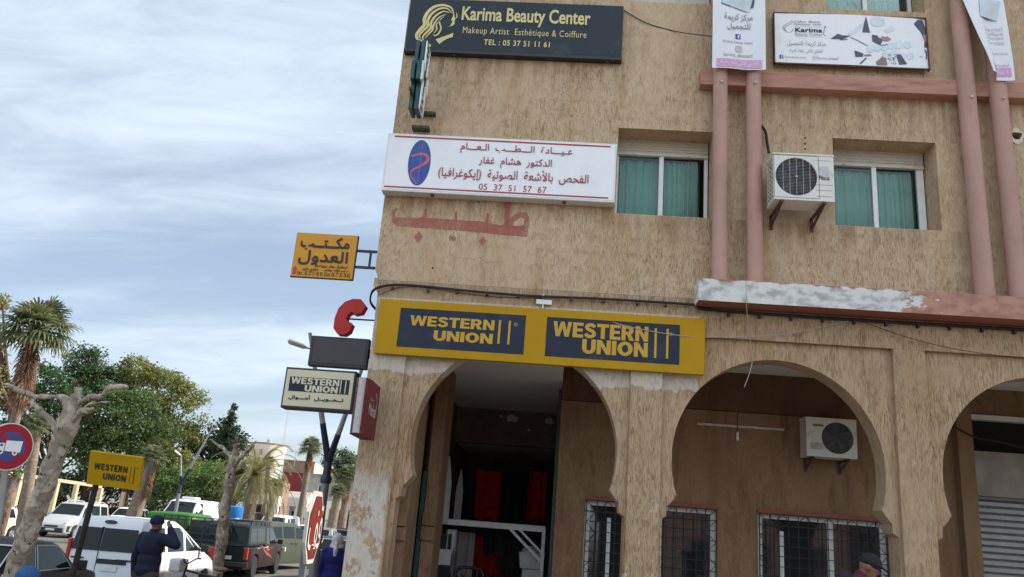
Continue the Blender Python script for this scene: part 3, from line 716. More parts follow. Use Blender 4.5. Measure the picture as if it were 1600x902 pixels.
# ------------------------------------------------------------------ signs
M_navy = mat('dark_sign_face', (.020, .027, .037), .5, spec=.3, var=.12, scale=1.2, dirt=((.05, .06, .075), .3, 2))
M_navy2 = mat('navy_film', (.013, .019, .036), .5, spec=.3, var=.12, scale=1.5, dirt=((.035, .045, .065), .35, 2))
M_pgold = mat('pale_gold_film', (.62, .53, .22), .5, var=.05)
M_gold = mat('gold_letter', (.50, .29, .012), .5, var=.05)
M_yel = mat('yellow_panel', (.43, .235, .002), .6, spec=.22, var=.07, scale=1.4, dirt=((.33, .18, .008), .2, 3), stretch=(1, 1, .4))
M_signw = mat('white_sign_face', (.80, .80, .80), .4, var=.025, dirt=((.62, .60, .56), .2, 2.5), stretch=(1, 1, .5))
M_alu = mat('aluminium_edge', (.66, .66, .63), .45, metal=.2, var=.06)
M_red = mat('red_print', (.42, .025, .03), .5, var=.1)
M_pblue = mat('blue_print', (.02, .075, .30), .5, var=.15, scale=8)
M_ink = mat('black_print', (.02, .016, .018), .5, var=.1)
M_orange = mat('orange_panel', (.60, .28, .025), .5, spec=.3, var=.06, dirt=((.5, .25, .03), .25, 3))
M_cream = mat('cream_panel', (.60, .55, .38), .45, var=.05, dirt=((.46, .42, .29), .25, 3))
M_band = mat('white_vinyl', (.74, .74, .76), .5, var=.03)
M_grey = mat('grey_print', (.30, .30, .31), .6, var=.1)
M_fb = mat('blue_icon', (.02, .10, .35), .5)
M_pinkb = mat('pink_print', (.62, .32, .50), .5, var=.05)
M_rust = mat('rusty_bracket', (.10, .045, .03), .8, var=.35, scale=12)

# long dark salon sign
S = thing('salon_sign', 'long dark slate sign with pale gold woman profile and writing, top of the facade', 'sign', (-1, 0, 9.05))
def sp(mb, name, m, th, parent=None, **kw): return mb.build(name, m, parent or th, world=True, **kw)
x0, x1, z0, z1 = -2.66, .65, 9.055, 9.955
sp(MB().box(x0, x1, -.12, -.004, z0, z1), 'board', M_navy, S, bevel=.01)
sp(MB().box(x0-.006, x1+.006, -.125, -.004, z0-.05, z0-.001).box(-1.9, -1.87, -.10, -.06, z0-.08, z0-.05).box(.42, .46, -.10, -.06, z0-.08, z0-.05), 'bottom_edge', M_black, S)
f = rect_face(x0, x1, z0, z1, -.12)
m = MB(); f.text(m, 'Karima Beauty Center', .25, .85, .13, .49, off=.022, e=.004)
sp(m, 'lettering', M_pgold, S, fix=False)
m = MB(); f.text(m, 'Makeup Artist  Esthétique & Coiffure', .262, .835, .535, .70, off=0, e=.004, space=1.12)
f.text(m, 'TEL : 05 37 51 11 61', .365, .67, .765, .875, off=.018, e=.004, space=1.1)
# small serifs under the thin line of letters
sp(m, 'small_lettering', M_pgold, S, fix=False)
lg = MB()
def lp(x, y): return ((x-275)/1215., (y+38-.05*(x-287))/291.)
def rib(pts, w): f.ribbon(lg, spline([lp(*p) for p in pts], 6), [w*math.sin(math.pi*(.08+.84*k/(6*(len(pts)-1)))) for k in range(6*(len(pts)-1)+1)], .006+.0006*len(lg.f) % .002)
rib([(530, 60), (515, 25), (470, 8), (420, 15), (385, 45), (368, 85), (372, 120), (350, 150), (334, 178), (345, 205), (375, 215), (398, 240)], .017)
rib([(520, 55), (490, 28), (445, 30), (405, 60), (388, 100), (392, 130), (365, 160), (350, 185), (362, 200)], .013)
rib([(505, 52), (470, 45), (430, 70), (408, 110), (410, 140), (385, 170), (370, 195), (390, 222)], .012)
rib([(490, 62), (450, 80), (425, 120), (422, 150), (400, 178), (385, 200)], .009)
rib([(478, 75), (455, 100), (468, 140), (460, 170), (440, 185), (430, 175)], .008)
rib([(460, 95), (440, 120), (445, 150), (430, 170)], .007)
rib([(545, 50), (552, 75), (540, 90)], .005)
f.poly(lg, [lp(*p) for p in ((532, 52), (528, 75), (520, 95), (530, 100), (526, 110), (520, 128), (505, 132), (530, 130), (543, 118), (541, 100), (544, 95), (540, 82))], .0055)
f.poly(lg, [lp(*p) for p in ((445, 205), (480, 192), (515, 180), (541, 168), (541, 192), (510, 202), (490, 215), (468, 232))], .0055)
f.poly(lg, [lp(*p) for p in ((375, 212), (398, 222), (412, 232), (424, 236), (420, 248), (402, 248), (398, 236))], .0055)
sp(lg, 'woman_logo', M_pgold, S, fix=False)

# clinic sign
x0, x1, z0, z1 = -2.715, .637, 6.655, 7.572
S = thing('clinic_sign', 'white clinic light box with red Arabic writing and blue oval snake emblem', 'sign', (-1, 0, z0))
sp(MB().box(x0, x1, -.20, -.004, z0, z1), 'light_box', M_alu, S, bevel=.012)
sp(MB().box(x0+.03, x1-.03, -.2045, -.201, z0+.03, z1-.03), 'face_panel', M_signw, S)
f = rect_face(x0, x1, z0, z1, -.2045)
m = MB()
f.text(m, 'عـيـــادة  الـــطـــب  الـعـــام', .325, .81, .115, .29, ar=True, off=.006)
f.text(m, 'الدكتور  هشام  غفار', .41, .725, .335, .52, ar=True, off=.006)
f.text(m, 'الفحص  بالأشعة  الصوتية  (إيكوغرافيا)', .24, .885, .53, .765, ar=True, off=.006)
f.text(m, '05  37  51  57  67', .42, .71, .80, .905, off=.004, space=1.05)
f.poly(m, [(.03, .045), (.972, .045), (.972, .072), (.03, .072)]); f.poly(m, [(.012, .92), (.972, .92), (.972, .945), (.012, .945)])
sp(m, 'lettering', mat('red_print_sign', (.36, .035, .045), .5), S, fix=False)
o = sp(f.poly(MB(), ell(.152, .497, .049, .395, 36), .003), 'blue_oval', M_pblue, S, fix=False)
m = MB(); c_ = spline([(.118, .385), (.14, .36), (.17, .35), (.186, .40), (.184, .48), (.155, .565), (.125, .64), (.122, .73), (.14, .81), (.152, .87)], 6)
f.ribbon(m, c_, [.005+.009*math.sin(math.pi*min(1, k/40)) for k in range(len(c_))], .006); f.poly(m, ell(.122, .385, .01, .018, 12), .0065)
sp(m, 'snake', mat('faded_red_print', (.55, .10, .10), .5), S, parent=o, fix=False)
m = MB(); f.ribbon(m, [(.158, .16), (.154, .84)], .003, .0045); c_ = ell(.156, .19, .014, .06, 20); f.ribbon(m, c_+[c_[0]], .003, .0048); c_ = ell(.156, .27, .02, .05, 20); f.ribbon(m, c_+[c_[0]], .0025, .005)
sp(m, 'staff', mat('mauve_print', (.16, .12, .32), .5), S, parent=o, fix=False)
sp(MB().box(-2.0, -1.95, -.16, -.1, z0-.02, z0).box(-.1, -.05, -.16, -.1, z0-.02, z0), 'clip', M_rust, S, sep=True)

# long yellow money transfer sign
x0, x1, z0, z1 = -2.55, 1.935, 4.295, 5.07
S = thing('money_transfer_sign', 'long yellow sign above the arches with two navy panels of gold letters', 'sign', (-.3, 0, z0), group=None)
sp(MB().box(x0, x1, -.09, -.004, z0, z1), 'board', M_yel, S, bevel=.006)
F0 = rect_face(x0, x1, z0, z1, -.09)
for (a, b, W_, U_, bars, rx) in ((.068, .457, (.085, .757, .18, .44), (.285, .752, .53, .79), (.79, .868, .16, .77), .925), (.522, .925, (.05, .765, .10, .48), (.275, .765, .51, .87), (.812, .90, .12, .87), .935)):
    p0, p1 = F0.at(a, .855), F0.at(b, .145)
    o = sp(MB().box(p0.x, p1.x, -.094, -.0905, p0.z, p1.z), 'navy_panel', M_navy2, S)
    f = rect_face(p0.x, p1.x, p0.z, p1.z, -.094)
    m = MB()
    block(f, m, 'WESTERN', *W_); block(f, m, 'UNION', *U_)
    for bx in bars[:2]: f.poly(m, [(bx, bars[2]), (bx+.017, bars[2]), (bx+.017, bars[3]), (bx, bars[3])])
    f.text(m, '®', rx-.016, rx+.016, .20, .30)
    sp(m, 'lettering', M_gold, S, parent=o, fix=False)

# orange notary office sign on an arm
x0, x1, z0, z1 = rectP(.3, (463, 364), (560, 368), (455, 430), (549, 438))
S = thing('notary_sign', 'orange board with big black Arabic writing on a black arm at the corner', 'sign', ((x0+x1)/2, .3, z0))
sp(MB().box(x0, x1, .3, .335, z0, z1), 'board', M_orange, S)
sp(MB().box(x0-.008, x1+.012, .305, .345, z0-.012, z0-.001).box(x1+.001, x1+.014, .305, .345, z0, z1), 'frame', M_black, S)
za, zb = P(585, 393, .32)[1], P(578, 418, .32)[1]
xb = -2.70
sp(MB().bar((x1-.3, .345, za), (xb, .345, za), .035).bar((x1-.3, .345, zb), (xb, .345, zb), .035).bar(((x1+xb)/2+.02, .345, za), ((x1+xb)/2+.02, .345, zb), .03), 'arm', M_black, S)
f = rect_face(x0, x1, z0, z1, .3)
m = MB()
f.text(m, 'مكــتــب', .09, .885, .08, .385, ar=True, off=.07); f.text(m, 'العدول', .09, .885, .40, .72, ar=True, off=.07)
f.text(m, 'Bureau des Adoul', .37, .91, .70, .775, shear=.3, off=.008)
f.text(m, 'ذ.عبدالإله بوكثو', .54, .92, .795, .86, ar=True, off=.004); f.text(m, 'الطابق الأول', .17, .43, .795, .86, ar=True, off=.004)
f.text(m, 'Fixe : 05 37 51 42 81 Gsm: 06 77 20 78 82', .105, .965, .87, .965, off=.006)
sp(m, 'lettering', mat('brown_black_print', (.03, .008, .012), .5), S, fix=False)
m = MB(); f.poly(m, [(.055, .77), (.105, .845), (.083, .845), (.083, .955), (.03, .955), (.03, .845), (.008, .845)])
sp(m, 'red_arrow', mat('arrow_red', (.48, .02, .04), .5), S, fix=False)

# red telephone handset
S = thing('telephone_sign', 'red faceted telephone handset on a thin rod at the building corner', 'sign', (-2.97, .3, 4.55))
def pp(px, py): 
    x, z = P(px, py, .3); return (x, z)
outer = [pp(*q) for q in ((523, 515), (525, 499), (531, 484), (541, 474), (553, 469.5), (566, 470), (573.5, 480), (567, 491), (556, 493), (551, 489.5), (546, 493), (543, 500), (545, 504), (553, 508), (548, 520), (540, 525), (529, 524))]
cx_, cz_ = np.mean([p[0] for p in outer]), np.mean([p[1] for p in outer])
m = MB(); vs, fs = fill2d(outer, (), .16); m.add([(v[0], .3+v[2], v[1]) for v in vs], fs)
sp(m, 'handset', mat('red_acrylic', (.40, .022, .018), .5, spec=.3, var=.12, scale=5), S, bevel=.025)
sp(MB().tube([(pp(552, 499)[0]-.1, .3, pp(552, 499)[1]), (-2.62, .3, pp(588, 501)[1])], .012), 'rod', M_black, S)

# dark display panel
x0, x1, z0, z1 = rectP(.3, (487, 525), (578, 529), (480, 571), (572, 577))
S = thing('display_panel', 'switched off dark display box between phone handset and cream sign', 'display', ((x0+x1)/2, .3, z0))
sp(MB().box(x0, x1, .3, .42, z0, z1).box(x1, -2.62, .36, .40, z0+.16, z0+.30), 'housing', M_black, S, bevel=.012)
sp(MB().box(x0+.05, x1-.04, .295, .2995, z0+.05, z1-.03), 'screen', mat('dark_screen', (.035, .022, .028), .35, var=.15), S)

# cream money transfer sign
x0, x1, z0, z1 = rectP(.28, (447, 573), (561, 581), (438, 639), (555, 643))
x1 -= .04
S = thing('transfer_sign', 'cream projecting light box with navy band and black Arabic line below', 'sign', ((x0+x1)/2, .28, z0))
sp(MB().box(x0, x1, .28, .52, z0, z1).box(x1, -2.55, .36, .42, z0+.28, z0+.4), 'housing', M_black, S, bevel=.012)
sp(MB().box(x0+.025, x1-.03, .275, .2795, z0+.035, z1-.03), 'face_panel', M_cream, S)
F0 = rect_face(x0+.025, x1-.03, z0+.035, z1-.03, .275)
p0, p1 = F0.at(.055, .60), F0.at(.95, .20)
o = sp(MB().box(p0.x, p1.x, .272, .2745, p0.z, p1.z), 'navy_panel', M_navy2, S)
f = rect_face(p0.x, p1.x, p0.z, p1.z, .272)
m = MB(); block(f, m, 'WESTERN', .03, .83, .04, .48); block(f, m, 'UNION', .27, .82, .53, .96)
for bx in (.85, .93): f.poly(m, [(bx, .04), (bx+.017, .04), (bx+.017, .95), (bx, .95)])
sp(m, 'lettering', M_cream, S, parent=o, fix=False)
m = MB(); F0.text(m, 'تــحــويــل  أمـــوال', .08, .89, .69, .83, ar=True, off=.08)
sp(m, 'arabic_lettering', M_ink, S, fix=False)

# red projecting box on the pillar front
xw = -2.385
S = thing('telecom_sign', 'weathered dark red projecting box sign on the corner pillar', 'sign', (xw, -.4, 3.15))
zt, zbm = 3.82, 3.11; yo = -.86
prof = [(xw, -.12), (xw, yo+.10), (xw-.03, yo+.03), (xw-.09, yo), (xw-.15, yo+.03), (xw-.18, yo+.10), (xw-.18, -.12)]
m = MB(); k = len(prof)
m.add([(a, b, zbm) for a, b in prof]+[(a, b, zt) for a, b in prof], [tuple(range(k)), tuple(range(k, 2*k))])
for i in range(k):
    j = (i+1) % k; m.add([(prof[i][0], prof[i][1], zbm), (prof[j][0], prof[j][1], zbm), (prof[j][0], prof[j][1], zt), (prof[i][0], prof[i][1], zt)], [(0, 1, 2, 3)])
M_med = mat('sun_bleached_red', (.135, .022, .022), .6, var=.2, scale=14, spec=.3, dirt=((.26, .12, .11), .4, 40))
sp(m, 'box', M_med, S)
sp(MB().prism([(0, 0), (.05, .09), (.12, .09)], (xw-.182, yo+.005, zbm), (1, 0, 0), (0, 1, 0), .001), 'edge_film', M_med, S)
sp(MB().box(xw-.13, xw-.05, -.12, -.001, 3.3, 3.4).box(xw-.13, xw-.05, -.12, -.001, 3.6, 3.7), 'bracket', M_rust, S)
m = MB(); m.tube([(xw-.08, yo-.004, zbm+.01), (xw-.08, yo-.004, zt-.01)], .045, 10, squash=1)
sp(m, 'front_tube', mat('worn_silver', (.46, .42, .42), .5, metal=.2, var=.2, scale=30, dirt=((.30, .12, .12), .3, 40)), S)
f = Face((xw, yo+.1, zbm), (0, .62, 0), (0, 0, zt-zbm))
m = MB(); f.text(m, 'Méditel', .10, .80, .40, .62, off=.02); f.text(m, 'ميديتل', .15, .5, .27, .37, ar=True)
c_ = spline([(.62, .18), (.72, .2), (.80, .3), (.82, .42), (.80, .52)], 6); f.ribbon(m, c_, .03)
sp(m, 'lettering', mat('pale_pink_print', (.60, .40, .40), .5), S, fix=False)

# pharmacy cross seen edge on
xw = -2.24
S = thing('pharmacy_cross', 'dark green pharmacy cross with white tubes seen nearly edge on', 'sign', (xw, -.5, 7.9))
zc, yc, a_, b_ = 8.33, -.46, .15, .56
c_ = .27; cr = [(-a_, -b_), (a_, -b_), (a_, -a_), (c_, -a_), (c_, a_), (a_, a_), (a_, b_), (-a_, b_), (-a_, a_), (-c_, a_), (-c_, -a_), (-a_, -a_)]
for (xo, w_) in ((-.11, .05), (-.03, .05)):
    m = MB(); vs, fs = fill2d(cr, (), w_); m.add([(xw+xo+v[2], yc+v[0], zc+v[1]) for v in vs], fs)
    sp(m, 'cross_plate', mat('dark_green_enamel', (.008, .06, .055), .4, var=.2), S, bevel=.006)
m = MB()
for s_ in (1.0, .8, .58):
    q = [(xw+.02, yc+p[0]*s_*.96, zc+p[1]*s_*.97) for p in cr]
    m.tube(q+[q[0]], .012, 6)
sp(m, 'neon_tube', mat('neon_white', (.75, .77, .75), .3), S)
sp(MB().box(xw-.1, xw+.16, -.1, -.002, zc-.36, zc-.32).box(xw-.16, xw+.10, -.14, -.002, zc-.62, zc-.58).bar((xw-.1, -.8, zc-.34), (xw-.1, -.05, zc-.34), .04), 'bracket', mat('green_bracket', (.02, .06, .035), .6, dirt=((.3, .2, .04), .5, 20)), S)

# ------------------------------------------------------------------ cloth banners and the salon panel
def banner(name, label, x0, x1, z0, z1, y, curl):
    S = thing(name, label, 'banner', ((x0+x1)/2, y, z0), group='cloth salon banners hung on the twin tubes')
    nx, nz = 16, 44
    def surf(u, v):                        # u across, v up
        x = x0+(x1-x0)*u; z = z0+(z1-z0)*v
        yy = y-.015*math.sin(u*7+v*2)-.01*math.sin(v*5)
        if curl:
            k = max(0, 1-v/.75); bend = k**1.5
            t = max(0, .55-u)/.55
            x += (.16+.05*v)*bend*0+ .20*t*bend-.05*(1-bend)*(1-u); yy -= .30*bend*t*(1-.5*t); z += -.10*(1-u)*0+.05*t*bend
            x -= .28*(v-.1)*(1-u*.55) if v > .1 else 0
        return Vector((x, yy, z))
    m = MB(); m.add([surf(i/nx, j/nz) for j in range(nz+1) for i in range(nx+1)], [(j*(nx+1)+i, j*(nx+1)+i+1, (j+1)*(nx+1)+i+1, (j+1)*(nx+1)+i) for j in range(nz) for i in range(nx)])
    o = sp(m, 'cloth', M_band, S, smooth=True)
    def put(name_, mk, mt):                # flat artwork wrapped on the cloth
        mb = MB(); ff = Face((0, 0, 0), (1, 0, 0), (0, 0, 1)); mk(ff, mb)
        mb.v = [tuple(surf(v[0], v[2]/(z1-z0)) + Vector((0, -.006+v[1]*.5, 0))) for v in mb.v]
        sp(mb, name_, mt, S, parent=o, fix=False)
    H_ = z1-z0
    Z = lambda h: 1-h                      # height above the hem in metres -> face fraction of a one metre face
    return S, put, Z
def grid_rect(ff, mb, xa, xb, h0, h1, e=0):
    n = 8
    mb.add([ff.at(xa+(xb-xa)*i/n, 1-h, e) for h in (h0, h1) for i in range(n+1)], [(i, i+1, n+2+i, n+1+i) for i in range(n)])
def art(ff, mb):
    for k, pts in enumerate(([(.16, 1.08), (.33, 1.04), (.45, 1.12), (.42, 1.32), (.2, 1.28)], [(.5, 1.03), (.56, 1.0), (.6, 1.04), (.55, 1.3), (.47, 1.3)], [(.72, 1.02), (.78, 1.04), (.82, 1.3), (.74, 1.3)], [(.6, .98), (.66, .98), (.68, 1.2), (.63, 1.2)])):
        mb.add([ff.at(a, 1-b, .002+k*.0005) for a, b in pts], [tuple(range(len(pts)))])
S, put, Z = banner('salon_banner', 'flat white cloth banner with grey Arabic lines and pink foot', 1.955, 2.725, 8.79, 11.6, -.36, False)
put('pink_band', lambda f, m: grid_rect(f, m, .08, .93, .02, .155), M_pinkb)
put('band_lettering', lambda f, m: f.text(m, 'الطابق الثاني شقة رقم 4', .15, .86, 1-.135, 1-.035, ar=True, e=.003), M_band)
def t1(f, m): f.text(m, 'مركز كريمة', .22, .76, 1-.93, 1-.79, ar=True, off=.002); f.text(m, 'للتجميل', .28, .72, 1-.77, 1-.64, ar=True, off=.002)
put('arabic_lettering', t1, M_grey)
def t2(f, m): f.text(m, 'Karima beauty center', .20, .77, 1-.465, 1-.405); f.text(m, 'karima_elouassif', .21, .76, 1-.255, 1-.185)
put('latin_lettering', t2, M_grey)
put('blue_icon', lambda f, m: grid_rect(f, m, .435, .535, .495, .58), M_fb)
put('icon_letter', lambda f, m: f.text(m, 'f', .475, .525, 1-.57, 1-.497, off=.02, e=.003), M_band)
def cam_icon(f, m):
    q = [(.5+.06*(abs(math.cos(a))**.5)*math.copysign(1, math.cos(a)), 1-.325+.046*(abs(math.sin(a))**.5)*math.copysign(1, math.sin(a))) for a in [k*math.pi/12 for k in range(24)]]
    f.ribbon(m, q+[q[0]], .009); c = ell(.5, 1-.325, .03, .024, 16); f.ribbon(m, c+[c[0]], .009)
put('camera_icon', cam_icon, M_grey)
put('photo_print', lambda f, m: m.add([f.at(a, 1-b, .001) for a, b in ((.16, 1.10), (.70, .95), (.80, 1.28), (.24, 1.38))], [(0, 1, 2, 3)]), mat('photo_pale', (.55, .60, .64), .5))
put('brush_print', art, mat('photo_dark', (.07, .07, .11), .5))
S, put, Z = banner('salon_banner', 'white cloth banner with its lower corner curled forward', 5.66, 6.22, 8.79, 11.6, -.36, True)
put('pink_band', lambda f, m: grid_rect(f, m, .25, .93, .06, .20), M_pinkb)
put('band_lettering', lambda f, m: f.text(m, 'Étage App 4', .32, .86, 1-.17, 1-.09, e=.003), M_band)
def t3(f, m):
    for i, t in enumerate(('Social', 'Coiffure', 'Esthétique', 'Artist')): f.text(m, t, .42, .86, 1-.86+i*.075, 1-.80+i*.075)
    f.text(m, 'karima', .55, .9, 1-.46, 1-.41); f.text(m, 'elouassif', .55, .9, 1-.27, 1-.215)
put('latin_lettering', t3, mat('pale_grey_print', (.50, .51, .52), .6))
put('photo_print', lambda f, m: m.add([f.at(a, 1-b, .001) for a, b in ((.36, 1.02), (.78, .96), (.92, 1.3), (.5, 1.4))], [(0, 1, 2, 3)]), MATS['photo_pale'])
put('brush_print', lambda f, m: m.add([f.at(a, 1-b, .0025) for a, b in ((.5, 1.04), (.6, 1.0), (.74, 1.02), (.80, 1.2), (.62, 1.3), (.5, 1.2))], [tuple(range(6))]), MATS['photo_dark'])

# salon panel under the upper window
x0, x1, z0, z1 = 2.93, 5.16, 9.085, 9.935
S = thing('salon_billboard', 'white printed panel with cosmetics collage below the upper window', 'sign', ((x0+x1)/2, -.1, z0))
sp(MB().box(x0-.015, x1+.015, -.12, -.09, z0-.02, z0).box(x0-.015, x0, -.12, -.05, z0-.02, z1+.02).box(x1, x1+.015, -.12, -.05, z0-.02, z1+.02).box(x0, x1, -.12, -.05, z1, z1+.018).box(3.0, 3.05, -.09, -.001, z1-.1, z1-.05).box(5.0, 5.05, -.09, -.001, z1-.1, z1-.05).box(3.0, 3.05, -.09, -.001, z0+.05, z0+.1).box(5.0, 5.05, -.09, -.001, z0+.05, z0+.1), 'frame', M_rust, S)
nx = 24; m = MB()
def psurf(u, v): return Vector((x0+(x1-x0)*u, -.115-.03*math.sin(u*3.1)**2*(.4+.6*v)+.02*max(0, u-.94)/.06, z0+(z1-z0)*v))
m.add([psurf(i/nx, j/8) for j in range(9) for i in range(nx+1)], [(j*(nx+1)+i, j*(nx+1)+i+1, (j+1)*(nx+1)+i+1, (j+1)*(nx+1)+i) for j in range(8) for i in range(nx)])
o = sp(m, 'printed_sheet', M_signw, S, smooth=True)
def pp(name_, mk, mt):
    mb = MB(); ff = Face((0, 0, 0), (1, 0, 0), (0, 0, 1)); mk(ff, mb)
    mb.v = [tuple(psurf(v[0], v[2])+Vector((0, v[1]*.6-.004, 0))) for v in mb.v]; sp(mb, name_, mt, S, parent=o, fix=False)
q = lambda x, y: ((x-60)/1450., (y-110-.057*(x-60))/470.)
def tx(f, m, s_, xa, ya, xb, yb, **k): a, b = q(xa, ya), q(xb, yb); f.text(m, s_, a[0], b[0], a[1], a[1]+(yb-ya)/470., **k)
def L1(f, m):
    tx(f, m, 'Coiffure  Makeup', 245, 188, 498, 213, off=.012, shear=.2); tx(f, m, 'Esthétique  Artist', 245, 212, 508, 238, off=.012, shear=.2)
    tx(f, m, 'Beauty Center', 255, 306, 515, 338); tx(f, m, 'مركز كريمة للتجميل', 175, 378, 543, 432, ar=True); tx(f, m, 'الطابق الثاني شقة رقم 4', 198, 455, 512, 503, ar=True)
    tx(f, m, 'Karima beauty center', 148, 524, 352, 548); tx(f, m, 'karima_elouassif', 470, 540, 660, 568)
    for ya, xa, xb in ((248, 250, 508), (342, 258, 518)): f.ribbon(m, [q(xa, ya), q(xb, ya+.057*(xb-xa))], .004, .002)
    for pts in ([(232, 185), (195, 210), (150, 235), (140, 260), (165, 290)], [(240, 200), (205, 225), (165, 245), (158, 272), (185, 300), (220, 295), (240, 270)], [(545, 250), (530, 300), (525, 330), (548, 348)], [(550, 252), (540, 270), (535, 262)]):
        f.ribbon(m, spline([q(*p) for p in pts], 5), .005, .003)
    c = [q(460+22*math.copysign(abs(math.cos(a))**.5, math.cos(a))-20, 549+20*math.copysign(abs(math.sin(a))**.5, math.sin(a))) for a in [k*math.pi/10 for k in range(20)]]; f.ribbon(m, c+[c[0]], .003); c = [q(440+9*math.cos(a), 549+9*math.sin(a)) for a in [k*math.pi/6 for k in range(12)]]; f.ribbon(m, c+[c[0]], .003)
pp('lettering', L1, M_grey)
pp('bold_lettering', lambda f, m: tx(f, m, 'Karima', 255, 258, 513, 300, off=.03, space=1.05), M_ink)
pp('blue_icon', lambda f, m: (f.poly(m, [q(100, 512), q(137, 514), q(137, 548), q(100, 546)], .002)), M_fb)
pp('icon_letter', lambda f, m: tx(f, m, 'f', 114, 516, 130, 546, off=.02, e=.006), M_signw)
def L2(f, m):
    for c, rx, ry in (((1045, 220), 70, 48), ((965, 478), 34, 34), ((1030, 470), 34, 34), ((1095, 462), 34, 34), ((1165, 445), 40, 36), ((1240, 440), 40, 36), ((1320, 440), 36, 34), ((1110, 530), 36, 34), ((1185, 530), 36, 34), ((1265, 540), 36, 30), ((1340, 545), 34, 34)): f.poly(m, [q(c[0]+rx*math.cos(R(a)), c[1]+ry*math.sin(R(a))) for a in range(0, 360, 18)], .002)
    f.poly(m, [q(1100, 300), q(1175, 262), q(1215, 295), q(1135, 330)], .002); f.poly(m, [q(750, 330), q(900, 230), q(925, 250), q(790, 350)], .002)
pp('pale_teal_print', L2, mat('pale_teal', (.63, .72, .74), .5))
def L3(f, m):
    for pts in ([(935, 165), (968, 325), (892, 318)], [(985, 345), (1030, 350), (1060, 380), (1085, 400), (1060, 445), (985, 405)], [(810, 490), (860, 505), (895, 520), (890, 548), (820, 550)], [(1205, 530), (1250, 530), (1305, 620), (1230, 625)], [(588, 375), (660, 330), (700, 345), (780, 352), (700, 385)], [(1395, 240), (1435, 200), (1485, 200), (1510, 285), (1525, 460), (1480, 462), (1490, 400), (1465, 330)], [(1480, 470), (1505, 500), (1500, 570), (1488, 575), (1492, 520)]): f.poly(m, [q(*p) for p in pts], .003)
    f.ribbon(m, [q(780, 365), q(850, 400), q(940, 448)], .008, .004); f.ribbon(m, [q(680, 388), q(750, 385)], .012, .004); f.ribbon(m, [q(860, 615), q(920, 560)], .012, .004); f.ribbon(m, [q(1068, 450), q(1130, 435)], .014, .004)
    for k in range(40):
        a, b = 1120+rnd.random()*90, 520+rnd.random()*100; f.poly(m, [q(a, b), q(a+6+rnd.random()*8, b+2), q(a+4, b+9)], .003)
    f.ribbon(m, spline([q(1430, 545), q(1445, 555), q(1465, 552)], 4), .005, .004)
pp('dark_print', L3, MATS['photo_dark'])
def L4(f, m):
    f.poly(m, [q(*p) for p in ((1060, 375), (1090, 358), (1110, 366), (1130, 360), (1170, 388), (1130, 408), (1090, 402))], .005); f.poly(m, [q(*p) for p in ((900, 530), (960, 525), (975, 540), (905, 545))], .005); f.poly(m, [q(*p) for p in ((1475, 345), (1520, 340), (1524, 420), (1490, 395))], .005)
pp('mauve_print', L4, mat('mauve_pink', (.36, .19, .26), .5))
pp('brush_print', lambda f, m: f.poly(m, [q(1010, 600), q(1075, 548), (q(1110, 570)), q(1118, 630), q(1020, 628)], .004), mat('taupe_print', (.22, .18, .15), .5))

